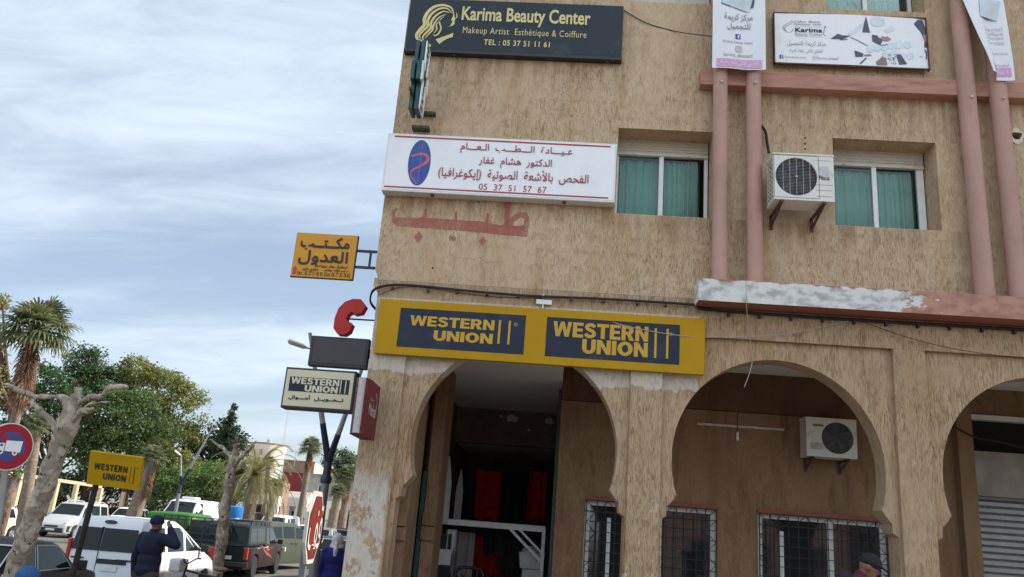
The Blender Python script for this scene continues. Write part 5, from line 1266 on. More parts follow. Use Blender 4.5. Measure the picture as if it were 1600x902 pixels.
pickup('white pickup facing the camera between silver carrier and yellow sign', rear_at(150, 50, .9, 5.1, R(-90)), R(-90), P_white, False, False)
saloon('dark grey car beyond the stop sign with its number plate showing', rear_at(535, 27, .0, 0, R(97)), R(97), paint('slate_paint', (.045, .05, .062)), True)
saloon('white saloon far along the road past the olive off-roader', rear_at(470, 58, 0, 4.4, R(-90)), R(-90), P_white)
saloon('dark hatchback far along the road beside the thin palm', rear_at(540, 50, 0, 0, R(92)), R(92), P_dark, True)
saloon('silver saloon far along the road under the date palm', rear_at(350, 47, -.4, 4.4, R(-90)), R(-90), P_silver)
saloon('grey hatchback far beyond the olive off-roader', rear_at(495, 46, 0, 0, R(94)), R(94), paint('mid_grey_paint', (.16, .165, .17)), True)

# bicycle leaning by the second pollard
def bicycle(loc, rz):
    t = thing('bicycle', 'black bicycle with a white box on its handlebar beside the pollard', 'bicycle', loc, rz)
    for x in (0, 1.05):
        m = MB(); c = [(x+.33*math.cos(a), 0, .335+.33*math.sin(a)) for a in [k*math.pi/14 for k in range(29)]]; m.tube(c, .02, 6)
        w = m.build('wheel', M_tyre, t)
        m = MB().lathe([(.025, -.04), (.025, .04)], (x, 0, .335), 8, 'y')
        for k in range(14): a = k*math.pi/7; m.bar((x, 0, .335), (x+.31*math.cos(a), 0, .335+.31*math.sin(a)), .004)
        m.build('spoke', M_alu, w)
    MB().tube([(.22, 0, .86), (.36, 0, .38)], .017).tube([(.36, 0, .38), (.9, 0, .78)], .02).tube([(.25, 0, .78), (.88, 0, .86)], .02).tube([(1.05, 0, .335), (.92, 0, .72), (.87, 0, .95)], .017).tube([(0, 0, .335), (.36, 0, .34)], .014).tube([(0, 0, .335), (.25, 0, .8)], .012).build('frame', M_black, t)
    MB().tube(spline([(.78, -.28, 1.06), (.84, -.2, 1.05), (.88, 0, .97), (.84, .2, 1.05), (.78, .28, 1.06)], 4), .013).build('handlebar', M_black, t)
    MB().sphere((.2, 0, .93), (.14, .08, .045)).build('saddle', mat('brown_leather', (.20, .10, .075), .6), t, smooth=True)
    MB().box(.93, 1.15, -.15, .15, .82, 1.05).build('front_box', mat('white_box_plastic', (.62, .60, .57), .5, var=.1), t, bevel=.04)
    return t
x, y = ground(333, 14.6, 880); bicycle((x+.35, y, .13), R(172))
# ------------------------------------------------------------------ people
M_skin = mat('brown_skin', (.20, .10, .062), .55, var=.08)
def limb(m, pts, rs, n=12):
    for i in range(len(pts)-1):
        a, b = Vector(pts[i]), Vector(pts[i+1]); k = 5
        m.tube([a+(b-a)*t/k for t in range(k+1)], [rs[i]+(rs[i+1]-rs[i])*t/k for t in range(k+1)], n)
    for p, r in zip(pts, rs): m.sphere(p, r, 12, 8)
    return m
def fuse(m, name, mt, parent, vox=.012, smooth=4, rough=0.0):
    o = m.build(name, mt, parent, fix=True)
    r = o.modifiers.new('r', 'REMESH'); r.mode = 'VOXEL'; r.voxel_size = vox; r.use_smooth_shade = True
    s = o.modifiers.new('s', 'SMOOTH'); s.iterations = smooth; s.factor = .5
    dg = bpy.context.evaluated_depsgraph_get(); me = bpy.data.meshes.new_from_object(o.evaluated_get(dg)); o.modifiers.clear()
    if rough:
        from mathutils import noise as mnoise
        no = [v.normal.copy() for v in me.vertices]
        for v, n_ in zip(me.vertices, no):
            c_ = v.co; v.co = c_+n_*(mnoise.noise(c_*3.2)*rough+mnoise.noise(c_*9.0+Vector((5, 2, 1)))*rough*.55+min(0, mnoise.noise(c_*17.0))*rough*.6)
    old = o.data; o.data = me; me.name = name; bpy.data.meshes.remove(old)
    if not me.materials: me.materials.append(mt)
    return o
def head(m, c, yaw=0.0, pitch=0.0, s=1.0):
    k = len(m.v); x0 = len(m.v)
    m.sphere((0, 0, .02), (.078*s, .096*s, .108*s), 18, 14); m.sphere((0, -.035*s, -.055*s), (.058*s, .058*s, .06*s), 14, 10)
    m.sphere((0, -.098*s, -.012*s), (.014*s, .02*s, .022*s), 10, 6); m.tube([(0, -.088*s, .03*s), (0, -.105*s, -.012*s)], [.008*s, .012*s], 8)
    m.sphere((0, -.085*s, -.055*s), (.024*s, .012*s, .009*s), 10, 6)
    for sg in (-1, 1): m.sphere((sg*.08*s, .01, -.005), (.012*s, .022*s, .032*s), 10, 6); m.sphere((sg*.032*s, -.08*s, .015*s), (.014*s, .01*s, .008*s), 8, 5)
    M = Matrix.Translation(Vector(c)) @ Matrix.Rotation(yaw, 4, 'Z') @ Matrix.Rotation(pitch, 4, 'X'); m.xf(M, x0); return M
def hand(m, wrist, d, side, curl=.5):
    w, d = Vector(wrist), Vector(d).normalized(); s_ = Vector(side).normalized(); n_ = d.cross(s_)
    m.tube([w, w+d*.045, w+d*.085], [.026, .036, .033], 10, squash=.55)
    for i, (o, l) in enumerate(((-.030, .066), (-.010, .076), (.010, .072), (.030, .058))):
        p = w+d*.08+s_*o; q = p+(d*(1-curl*.4)+n_*curl*.5)*l*.55; e = q+(d*(1-curl)+n_*curl*1.0)*l*.45; m.tube([p-d*.02, p, q, e], [.010, .010, .009, .0075], 8); m.sphere(e, .0075, 8, 5)
    p = w+d*.03-s_*.03; q = p-s_*.03+d*.03; e = q+d*.032; m.tube([p, q, e], [.012, .0105, .0085], 8); m.sphere(e, .0085, 8, 5)
def clothed(label, loc, rz, J, cols, headgear, yaw=0, pitch=0, hair=None):
    """J: joints in a local frame facing -y; body is one mesh, clothing are its children"""
    t = thing('person', label, 'person', loc, rz)
    b = MB()
    limb(b, [J['pelvis'], J['waist'], J['chest']], [.10, .085, .09]); limb(b, [J['chest'], J['neck'], J['head']], [.07, .055, .055])
    M = head(b, J['head'], yaw, pitch)
    for sd in 'lr':
        limb(b, [J['sh'+sd], J['el'+sd], J['wr'+sd]], [.045, .038, .028]); limb(b, [J['hi'+sd], J['kn'+sd], J['an'+sd]], [.07, .05, .038])
        w, e = Vector(J['wr'+sd]), Vector(J['el'+sd]); d = (w-e).normalized(); hand(b, w, d, Vector((0, 1, 0)) if abs(d.y) < .8 else Vector((1, 0, 0)))
        a = Vector(J['an'+sd]); limb(b, [a, a+Vector((0, -.05, -.05)), a+Vector((0, -.17, -.065))], [.04, .042, .032])
    body = fuse(b, 'body', M_skin, t, .011, 3)
    j = MB(); P_, W_, C_ = (Vector(J[k]) for k in ('pelvis', 'waist', 'chest'))
    sh = (Vector(J['shl'])-Vector(J['shr'])); sx = sh.normalized()
    for (c, rx, ry, rz_) in ((P_+Vector((0, 0, .02)), .185, .135, .14), (W_, .18, .13, .16), (C_, .20, .135, .18), (C_+Vector((0, .01, .10)), .165, .11, .10)):
        k = len(j.v); j.sphere((0, 0, 0), (rx*1.12, ry*1.15, rz_*1.05), 20, 12); ang = math.atan2(sx.y, sx.x); j.xf(Matrix.Translation(c) @ Matrix.Rotation(ang, 4, 'Z'), k)
    limb(j, [J['shl'], C_+Vector((0, 0, .12)), J['shr']], [.078, .09, .078]); limb(j, [C_+Vector((0, 0, .10)), J['neck']], [.09, .072])
    for sd in 'lr':
        w = Vector(J['wr'+sd]); e = Vector(J['el'+sd]); limb(j, [J['sh'+sd], e, w-(w-e)*.06], [.085, .068, .05])
    rr = random.Random(3)
    for k in range(22):                       # loose folds
        a = rr.random()*6.28; c = W_+(C_-W_)*rr.random()*1.1+Vector((math.cos(a)*.165, math.sin(a)*.115, -.05)); j.tube([c+Vector((-.05, 0, -.03)), c, c+Vector((.05, 0, .025))], [.003, .012, .003], 6)
    fuse(j, 'jacket', cols[0], body, .013, 5)
    l = MB()
    for sd in 'lr': limb(l, [J['hi'+sd], J['kn'+sd], Vector(J['an'+sd])+Vector((0, 0, .02))], [.115, .085, .07])
    limb(l, [J['hil'], J['hir']], [.125, .125]); fuse(l, 'trousers', cols[1], body, .014, 4)
    g = MB(); k0 = 0
    if headgear == 'cap':
        g.sphere((0, .0, .055), (.092, .112, .085), 18, 10); g.lathe([(.098, -.0), (.1, .03)], (0, 0, .035), 18); g.tube([(0, -.06, .055), (0, -.13, .05), (0, -.19, .035)], [.07, .075, .05], 12, squash=.12)
    elif headgear == 'beanie':
        g.sphere((0, .012, .045), (.096, .115, .088), 18, 10); g.lathe([(.10, -.02), (.105, 0), (.103, .03)], (0, .012, .02), 18); g.tube([(0, -.08, .03), (0, -.16, .02)], [.06, .04], 10, squash=.15)
    elif headgear == 'scarf':
        g.sphere((0, .012, .03), (.112, .125, .125), 18, 12); g.sphere((0, .0, -.10), (.13, .12, .11), 18, 10); g.tube([(.0, .09, -.04), (.0, .12, -.16), (.0, .12, -.26)], [.08, .12, .09], 10, squash=.4)
    elif headgear == 'hood': g.sphere((0, .02, .03), (.125, .14, .135), 18, 12); g.sphere((0, .04, -.1), (.15, .14, .1), 18, 10)
    g.xf(M); fuse(g, {'cap': 'cap', 'beanie': 'cap', 'scarf': 'headscarf', 'hood': 'hood'}[headgear], cols[2], body, .011, 3)
    return t, body, M
def stand(h=1.74, **k):
    s = h/1.74
    J = dict(pelvis=(0, .01, .95), waist=(0, .0, 1.10), chest=(0, .01, 1.30), neck=(0, .0, 1.49), head=(0, -.02, 1.61), shl=(.19, .01, 1.41), shr=(-.19, .01, 1.41),
             ell=(.25, .03, 1.13), elr=(-.25, .03, 1.13), wrl=(.24, -.04, .88), wrr=(-.24, -.04, .88), hil=(.095, .01, .90), hir=(-.095, .01, .90), knl=(.11, -.01, .49), knr=(-.11, -.01, .49), anl=(.11, .02, .085), anr=(-.11, .02, .085))
    J.update(k); return {a: tuple(v*s for v in b) for a, b in J.items()}
cloth = lambda key, c: mat(key, c, .9, var=.2, scale=9, bump=.2, bscale=30)
x, y = ground(238, 12.3, 850)
# faces away from the camera, right hand lifted to the ear
clothed('man in navy jacket and cap seen from behind, hand raised to his ear', (x, y, .14), R(180-24), stand(1.80, elr=(-.43, -.05, 1.34), wrr=(-.19, -.10, 1.56), ell=(.27, .02, 1.12), wrl=(.27, -.02, .86)), (cloth('navy_jacket', (.006, .007, .024)), cloth('brown_trousers', (.055, .036, .03)), cloth('navy_wool', (.008, .016, .055))), 'beanie', yaw=.15)
x, y = ground(527, 15.2, 860)
clothed('woman in long blue robe and white headscarf beside the whitewashed pillar', (x-.02, y, .14), R(190), stand(1.66), (cloth('royal_blue_robe', (.012, .016, .14)), MATS['royal_blue_robe'], cloth('white_scarf', (.62, .62, .64))), 'scarf')
bpy.data.objects['person.001'] if False else None
x, _ = P(1361, 880, -2.2)
t, bd, M = clothed('man in dark cap and maroon jacket looking down before the widest barred window', (x-.12, -2.2, .45), R(76), stand(1.74, head=(0, -.09, 1.58), neck=(0, -.02, 1.485), elr=(-.25, -.12, 1.16), wrr=(-.18, -.33, 1.12), ell=(.25, -.10, 1.14), wrl=(.16, -.32, 1.10)), (cloth('maroon_jacket', (.085, .014, .025)), cloth('dark_trousers', (.02, .02, .025)), cloth('black_cap', (.012, .011, .013))), 'cap', pitch=.42)
MB().tube([(.0, .10, 1.42), (0, .15, 1.48), (0, .12, 1.53)], [.13, .14, .08], 14, squash=.6).build('hood', cloth('black_hood', (.02, .018, .022)), bd, smooth=True)
m = MB().tube(spline([(.10, -.10, 1.44), (.15, -.13, 1.38), (.16, -.14, 1.25), (.14, -.15, 1.1)], 4), .007, 5).tube(spline([(-.10, -.10, 1.44), (-.15, -.13, 1.38), (-.16, -.14, 1.25), (-.14, -.15, 1.1)], 4), .007, 5); m.build('piping', mat('white_piping', (.6, .6, .6), .7), bd)
x, y = ground(33, 9.6, 890)
sit = stand(1.7, pelvis=(0, .12, .50), waist=(0, .08, .64), chest=(0, .0, .84), neck=(0, -.05, 1.02), head=(0, -.10, 1.12), shl=(.19, .0, .95), shr=(-.19, .0, .95), ell=(.24, -.12, .70), elr=(-.24, -.12, .70), wrl=(.12, -.32, .62), wrr=(-.12, -.32, .62), hil=(.1, .1, .50), hir=(-.1, .1, .5), knl=(.13, -.33, .50), knr=(-.13, -.33, .50), anl=(.13, -.32, .085), anr=(-.13, -.32, .085))
clothed('person in bright blue hood crouched low by the mottled trunk', (x, y, .02), R(140), sit, (cloth('denim_blue', (.025, .06, .17)), cloth('dark_denim', (.02, .03, .06)), cloth('denim_hood', (.035, .09, .24))), 'hood', pitch=.3)
solo(MB().box(x-.25, x+.25, y-.05, y+.32, .0, .38), 'stone_block', M_kerb, 'low stone block under the person in the blue hood', 'block', bevel=.02)

# ------------------------------------------------------------------ street furniture
M_galv = mat('galvanised_steel', (.40, .41, .42), .45, metal=.5, var=.1)
M_post = mat('dark_painted_post', (.035, .024, .02), .6, var=.3, scale=6)
# yellow sign on its post
S = thing('yellow_post_sign', 'small yellow sign with black letters on a leaning dark post', 'sign', (*ground(115, 11.5), .01))
a, b = Vector(A(112, 905, 11.5)), Vector(A(150, 757, 11.6)); dv = (b-a)/(b-a).length
foot = a+dv*((0-a.z)/dv.z)
sp(MB().tube([foot, a, b], .042, 10), 'post', M_post, S, smooth='auto')
tl, tr, bl, br_ = (Vector(A(*q)) for q in ((143, 705, 11.45), (226, 715.5, 11.45), (132.5, 756, 11.45), (214, 767, 11.45)))
u = ((tr-tl)+(br_-bl))/2; v = ((tl-bl)+(tr-br_))/2; v = v - u*(v.dot(u)/u.length_squared); o = (tl+tr+bl+br_)/4-u/2-v/2; f = Face(o, u, v)
m = MB(); m.prism([(0, 0), (u.length, 0), (u.length, v.length), (0, v.length)], o, u.normalized(), v.normalized(), -.06); sp(m, 'box', mat('yellow_box', (.50, .29, .003), .6, spec=.22, var=.06, dirt=((.4, .24, .02), .2, 5)), S, bevel=.008)
m = MB(); block(f, m, 'WESTERN', .115, .745, .33, .52, .12); block(f, m, 'UNION', .30, .735, .60, .79, .12)
for k in range(8): f.poly(m, [(.80, .32+k*.063), (.812, .32+k*.063), (.812, .37+k*.063), (.80, .37+k*.063)]); f.poly(m, [(.865, .32+k*.063), (.885, .32+k*.063), (.885, .37+k*.063), (.865, .37+k*.063)])
f.text(m, '®', .91, .94, .31, .37); sp(m, 'lettering', M_ink, S, fix=False)
# no lorries sign
ctr = Vector(A(15, 698, 9.5)); d = Vector((ray(15, 698))); d.z = 0; nrm = (-d).normalized(); nrm = (Matrix.Rotation(R(26), 4, 'Z') @ nrm).normalized(); u = Vector((0, 0, 1)).cross(nrm).normalized()
S = thing('no_lorry_sign', 'round red bordered road sign with white lorry and slash on blue', 'road sign', (ctr.x, ctr.y, .01))
r_ = .272; f = Face(ctr-u*r_-Vector((0, 0, r_)), u*2*r_, (0, 0, 2*r_))
m = MB(); vs, fs = fill2d(ell(.5, .5, .5, .5, 40), (), .03); m.add([f.at(v[0], v[1], v[2]-.018) for v in vs], fs); sp(m, 'disc', M_alu, S)
m = MB(); f.fill(m, ell(.5, .5, .475, .475, 40), [], .003); o = sp(m, 'red_face', mat('sign_red', (.34, .010, .025), .5, spec=.3), S, fix=False)
m = MB(); f.fill(m, ell(.5, .5, .315, .315, 40), [], .006); sp(m, 'blue_field', mat('sign_blue', (.035, .04, .20), .35), S, parent=o, fix=False)
m = MB(); f.ribbon(m, [(.27, .27), (.73, .73)], .10, .009); sp(m, 'slash', MATS['sign_red'], S, parent=o, fix=False)
m = MB(); f.poly(m, [(.40, .38), (.74, .36), (.73, .60), (.40, .60)], .012); f.poly(m, [(.24, .60), (.24, .50), (.31, .44), (.385, .44), (.385, .60)], .012)
for cx_ in (.33, .62): f.poly(m, ell(cx_, .62, .055, .055, 14), .0135)
sp(m, 'white_lorry', M_signw, S, parent=o, fix=False)
m = MB(); f.poly(m, [(.26, .51), (.315, .465), (.35, .465), (.35, .51)], .014)
for cx_ in (.33, .62): f.poly(m, ell(cx_, .62, .025, .025, 12), .015)
sp(m, 'lorry_window', mat('sign_blue_dark', (.05, .05, .15), .4), S, parent=o, fix=False)
c2 = ctr-nrm*.05; b2 = Vector(A(-4, 820, 9.5)); dv = (b2-c2)/(b2-c2).length; ft = c2+dv*((0-c2.z)/dv.z)
sp(MB().tube([ft, c2+Vector((0, 0, .22))], .03, 10), 'post', M_galv, S, smooth='auto')
# stop sign, nearly edge on
ctr = Vector(A(492.5, 824, 7.6)); nrm = Vector((.985, -.17-.28, 0)).normalized(); d = Vector(ray(492.5, 824)); d.z = 0; vw = (-d).normalized()
nrm = (Matrix.Rotation(R(78.5), 4, 'Z') @ vw).normalized(); u = Vector((0, 0, 1)).cross(nrm).normalized()
S = thing('stop_sign', 'red octagonal stop sign with white Arabic word turned nearly edge on', 'road sign', (ctr.x, ctr.y, .14))
r_ = .335; f = Face(ctr-u*r_-Vector((0, 0, r_)), u*2*r_, (0, 0, 2*r_))
oc = lambda s_: [(.5+s_*math.cos(R(22.5+45*k)), .5+s_*math.sin(R(22.5+45*k))) for k in range(8)]
m = MB(); vs, fs = fill2d(oc(.52), (), .028); m.add([f.at(v[0], v[1], v[2]-.018) for v in vs], fs); sp(m, 'plate', mat('white_enamel', (.50, .48, .44), .4, var=.08, dirt=((.4, .34, .28), .3, 9)), S)
m = MB(); f.fill(m, oc(.45), [], .004); o = sp(m, 'red_face', mat('stop_red', (.15, .022, .018), .55, spec=.25, var=.1), S, fix=False)
m = MB(); f.text(m, 'قف', .09, .91, .20, .80, ar=True, off=0, e=.008); sp(m, 'lettering', mat('dull_white_print', (.48, .46, .44), .6), S, parent=o, fix=False)
bp_ = ctr-nrm*.05
a = Vector(A(470, 902, 7.62)); top_ = Vector(A(492, 780, 7.66)); sp(MB().bar((ctr.x-nrm.x*.06, ctr.y-nrm.y*.06, .14), (ctr.x-nrm.x*.06, ctr.y-nrm.y*.06, ctr.z+.2), .06), 'post', mat('dull_steel_post', (.13, .135, .13), .6, var=.15), S, bevel=.006)
# Y-headed street lamps
def lamp(label, base, pts_l, pts_r, fork, heads, r=.06, dark=True):
    S = thing('street_lamp', label, 'street lamp', (base[0], base[1], .14), group='forked street lamps along the boulevard')
    M_p = mat('lamp_paint_grey', (.20, .21, .23), .45, metal=.3); M_d = mat('lamp_paint_navy', (.02, .026, .05), .4)
    fk = Vector(fork)
    sp(MB().tube([(base[0], base[1], .14), fk-Vector((0, 0, .3))], [r*1.15, r], 12).lathe([(r*1.7, 0), (r*1.7, .02), (r*1.2, .05)], (base[0], base[1], .14), 12), 'pole', M_p, S, smooth='auto')
    sp(MB().lathe([(r*1.3, -.06), (r*1.45, 0), (r*1.3, .06)], (fk.x, fk.y, fk.z-.32), 12).tube([fk-Vector((0, 0, .3)), fk], [r*1.1, r*.9], 12), 'fork', M_d, S, smooth='auto')
    for pts in (pts_l, pts_r):
        v = [Vector(p) for p in pts]; md = v[0]+(v[-1]-v[0])*.30
        sp(MB().tube([v[0], md], [r*.85, r*.72], 10), 'arm_sleeve', M_d, S, smooth='auto'); sp(MB().tube([md, v[-1]], [r*.68, r*.42], 10), 'arm', M_galv, S, smooth='auto')
    for (a, b) in heads:
        a, b = Vector(a), Vector(b); sp(MB().tube([a, a+(b-a)*.12, a+(b-a)*.3, b-(b-a)*.08, b], [.04, .05, .12, .13, .05], 12, squash=.35), 'lamp_head', M_alu, S, smooth='auto')
dL = 15.0
bx, by = ground(500, dL)
fk = A(513, 722, dL); fx_, fy_ = fk[0], fk[1]
lamp('near grey street lamp with navy fork behind the stop sign', (fx_, fy_), [fk, A(503, 640, dL), A(484, 520, dL)], [fk, A(543, 645, dL), A(566, 575, dL-.2)], fk, [(A(484, 545, dL), A(450, 533, dL))], r=.075)
dL = 40.0; fk = A(282, 758, dL)
lamp('far street lamp with one short hooked arm in front of the trees', (fk[0], fk[1]), [fk, A(284, 725, dL), A(283, 711, dL)], [fk, A(298, 725, dL), A(331, 671, dL)], fk, [(A(283, 712, dL), A(273, 704, dL)), (A(331, 672, dL), A(342, 670, dL))], r=.085)

# pergola in the park
M_perg = mat('cream_painted_timber', (.62, .50, .31), .8, var=.12, scale=3, dirt=((.4, .28, .15), .3, 3))
d0, d1 = 49.0, 58.0
def pg(px): return d0+(d1-d0)*(px-20)/250
S = thing('pergola', 'cream pergola of slender posts and beams before the dark trees', 'pergola', (*ground(120, 53), .13))
tops = []
for px, py in ((33, 743), (90, 754), (120, 758), (158, 763), (194, 769), (266, 780)):
    t_ = Vector(A(px, py, pg(px))); tops.append(t_); sp(MB().bar((t_.x, t_.y, .1), t_, .24), 'post', M_perg, S)
sp(MB().bar(tops[0]+Vector((-1.2, .0, .1)), tops[3]+Vector((0, 0, .1)), .22, .2), 'beam', M_perg, S)
sp(MB().bar(tops[0]+Vector((-1.2, 1.6, .1)), tops[2]+Vector((0, 1.6, .1)), .16, .16), 'rear_beam', M_perg, S)
# orange folding barrier far left
S = thing('fan_barrier', 'orange fan shaped metal barrier beside the cream hatchback', 'barrier', (*ground(34, 46), .1))
c0 = Vector(A(36, 815, 45.5)); m = MB()
for k in range(9): a = R(-55+k*14); m.bar(c0, c0+Vector((math.sin(a)*1.0, 0, math.cos(a)*1.0)), .05)
m.tube([c0+Vector((math.sin(R(a))*.98, 0, math.cos(R(a))*.98)) for a in range(-55, 60, 10)], .03, 6)
sp(m, 'spokes', mat('orange_paint', (.42, .10, .045), .6), S); sp(MB().box(c0.x-1, c0.x+1, c0.y-.05, c0.y+.05, .1, c0.z), 'panel', MATS['orange_paint'], S)
# park railing
pA, pB = Vector(A(-60, 800, 60)), Vector(A(520, 800, 74)); S = thing('park_railing', 'dark iron railing on a low wall along the park edge', 'railing', (pA.x, pA.y, .1)); m = MB(); n = 130
for k in range(n+1): p = pA+(pB-pA)*k/n; m.bar((p.x, p.y, .5), (p.x, p.y, 1.9), .045)
m.bar((pA.x, pA.y, 1.75), (pB.x, pB.y, 1.75), .05).bar((pA.x, pA.y, .65), (pB.x, pB.y, .65), .05); sp(m, 'rails', M_black, S)
sp(MB().bar((pA.x, pA.y, .25), (pB.x, pB.y, .25), .25, .5), 'low_wall', M_conc, S)
solo(MB().lathe([(.34, 0), (.36, .05), (.36, .45), (.33, .5), (.36, .55), (.36, .95), (.3, 1.0)], (*ground(368, 36)[:2], 1.25), 18), 'water_drum', mat('blue_plastic', (.02, .16, .45), .4), 'blue plastic drum standing on a cart between parked cars', 'drum', smooth='auto')
xg, yg = ground(366, 36)
S = thing('hand_cart', 'pale flat cart carrying the blue drum', 'cart', (xg, yg, 0)); sp(MB().box(xg-1.3, xg+.9, yg-.6, yg+.6, 1.12, 1.245), 'deck', M_cream, S)
sp(MB().box(xg-1.2, xg-1.1, yg-.5, yg+.5, .1, 1.12).box(xg+.7, xg+.8, yg-.5, yg+.5, .1, 1.12), 'frame', M_black, S)
for dx_ in (-.7, .4): sp(MB().lathe([(.3, -.05), (.32, 0), (.3, .05)], (xg+dx_, yg-.62, .32), 16, 'y'), 'wheel', M_tyre, S)
# ------------------------------------------------------------------ trees
def leaf_mat(key, c, var=.35, island=.38):
    m = mat(key, tuple(v*1.5 for v in c), .55, var=var, scale=.5, island=island, spec=.35); t = m.node_tree; b = t.nodes['Principled BSDF']; o = t.nodes['Material Output']
    tl = N(t, 'ShaderNodeBsdfTranslucent'); mx = N(t, 'ShaderNodeMixShader'); mx.inputs[0].default_value = .38
    src = b.inputs['Base Color'].links[0].from_socket; hs = N(t, 'ShaderNodeHueSaturation', i_Saturation=1.1, i_Value=1.5); hs.inputs['Hue'].default_value = .485; t.links.new(src, hs.inputs['Color']); t.links.new(hs.outputs[0], tl.inputs[0])
    t.links.new(b.outputs[0], mx.inputs[1]); t.links.new(tl.outputs[0], mx.inputs[2]); t.links.new(mx.outputs[0], o.inputs[0])
    return m
L_dark = leaf_mat('dark_leaf', (.030, .058, .022)); L_mid = leaf_mat('mid_leaf', (.052, .078, .026)); L_yel = leaf_mat('olive_leaf', (.100, .112, .036)); L_bri = leaf_mat('bright_leaf', (.068, .105, .032)); L_con = leaf_mat('conifer_needle', (.022, .034, .018)); L_gry = leaf_mat('grey_green_leaf', (.055, .075, .045))
L_palm = leaf_mat('palm_leaf', (.075, .088, .042), island=.3); L_dry = leaf_mat('dry_palm_leaf', (.15, .092, .055), island=.35); L_date = leaf_mat('date_palm_leaf', (.14, .135, .055), island=.3)
M_bark = mat('brown_bark', (.11, .075, .05), .95, var=.35, scale=5, bump=.6, bscale=12)
M_pbark = mat('palm_bark', (.21, .165, .125), .95, var=.4, scale=9, bump=.7, bscale=20)
def leaf_mesh(name, pts, size, mt, parent, seed, up=.35):
    rs = np.random.RandomState(seed); n = len(pts)
    a = rs.randn(n, 3); a[:, 2] *= .6; a /= np.linalg.norm(a, axis=1)[:, None]
    b = rs.randn(n, 3); b[:, 2] += up; b -= a*(a*b).sum(1)[:, None]; b /= np.linalg.norm(b, axis=1)[:, None]
    s = size*(.6+.8*rs.rand(n))[:, None]
    q = np.stack([pts-a*s*.5, pts-b*s*.32, pts+a*s*.5, pts+b*s*.32], 1).reshape(-1, 3)
    me = bpy.data.meshes.new(name); me.vertices.add(4*n); me.vertices.foreach_set('co', q.ravel())
    me.loops.add(4*n); me.loops.foreach_set('vertex_index', np.arange(4*n)); me.polygons.add(n); me.polygons.foreach_set('loop_start', np.arange(0, 4*n, 4)); me.polygons.foreach_set('loop_total', np.full(n, 4))
    me.materials.append(mt); me.update(); me.validate()
    o = bpy.data.objects.new(name, me); col.objects.link(o); o.parent = parent; WM[o.name] = WM[parent.name]; return o
def crown_pts(blobs, n, clump, seed, per=60):
    rs = np.random.RandomState(seed); out = []; vol = np.array([b[1][0]*b[1][1]*b[1][2] for b in blobs])**.67; vol /= vol.sum()
    for (c, r), w in zip(blobs, vol):
        k = max(4, int(n*w/per)); d = rs.randn(k, 3); d /= np.linalg.norm(d, axis=1)[:, None]
        d[:, 2] = np.abs(d[:, 2])*np.where(rs.rand(k) < .78, 1, -1)
        cc = np.array(c)+d*np.array(r)*(.55+.5*rs.rand(k))[:, None]
        p = cc[rs.randint(0, k, int(n*w))]+rs.randn(int(n*w), 3)*clump*np.array([1, 1, .75]); out.append(p)
    return np.concatenate(out)
def tree(label, base, blobs, n, leaf, clump, mt, seed, name='broadleaf_tree', trunk_r=.28, group=None):
    """blobs in world metres; trunk with limbs reaching every mass of leaves"""
    t = thing(name, label, 'tree', (base[0], base[1], 0), 0, group)
    bl = [((c[0]-base[0], c[1]-base[1], c[2]), r) for c, r in blobs]
    rs = random.Random(seed); m = MB(); zf = min(c[2]-r[2]*.6 for c, r in bl); zf = max(1.2, zf)
    m.tube(spline([(0, 0, 0), (.1, 0, zf*.5), (-.05, .1, zf)], 4), [trunk_r*(1.25-.05*k) for k in range(9)], 10)
    for c, r in bl:
        for q in range(3):
            e = Vector(c)+Vector(((rs.random()-.5)*r[0]*1.3, (rs.random()-.5)*r[1]*1.3, (rs.random()*.7-.2)*r[2])); s_ = Vector((-.05, .1, zf*.9)); md = s_.lerp(e, .5)+Vector((0, 0, -.12*(e-s_).length*.5))
            m.tube(spline([s_, md, e], 4), [trunk_r*.55*(1-.1*k) for k in range(9)], 7)
    m.build('trunk', M_bark, t, smooth='auto')
    leaf_mesh('crown', crown_pts(bl, n, clump, seed), leaf, mt, t, seed); return t
def blob(px, py, dist, rx, rz, ry=None): return (tuple(A(px, py, dist)), (rx, ry or rx, rz))
GT = 'trees of the park behind the parked cars'
def gb(px, d): x, y = ground(px, d); return (x, y)
tree('tall dark evergreen rising behind the pollard knuckle', gb(128, 62), [blob(132, 575, 62, 1.5, 1.6), blob(118, 590, 62, 1.1, 1.2), blob(150, 598, 62, 1.6, 1.3), blob(142, 560, 62, .7, .8), blob(140, 640, 62, 2.6, 2.6)], 9000, .22, .30, L_dark, 1, group=GT)
tree('rounded dark green tree between the tall palm and the pollard', gb(70, 58), [blob(75, 600, 58, 1.7, 1.3), blob(95, 640, 58, 2.2, 2.2), blob(45, 650, 58, 2.2, 2.0), blob(70, 700, 58, 3.2, 2.4), blob(20, 700, 58, 2.2, 2.2)], 12000, .22, .32, L_dark, 2, group=GT)
tree('broad yellow green tree topping the park, lit on its crown', gb(235, 64), [blob(215, 590, 64, 2.1, 1.5), blob(250, 610, 64, 2.3, 1.8), blob(285, 640, 64, 1.8, 2.0), blob(230, 640, 64, 2.4, 2.0), blob(275, 690, 64, 2.0, 1.6), blob(190, 600, 64, 1.3, 1.2)], 17000, .20, .28, L_yel, 3, group=GT)
tree('dense mid green tree below the yellow green crown', gb(190, 57), [blob(205, 660, 57, 2.4, 2.2), blob(170, 650, 57, 2.2, 2.0), blob(235, 690, 57, 2.2, 2.0), blob(160, 700, 57, 2.4, 2.2), blob(200, 720, 57, 3.0, 2.2), blob(135, 690, 57, 1.8, 2.0)], 18000, .20, .28, L_mid, 4, group=GT)
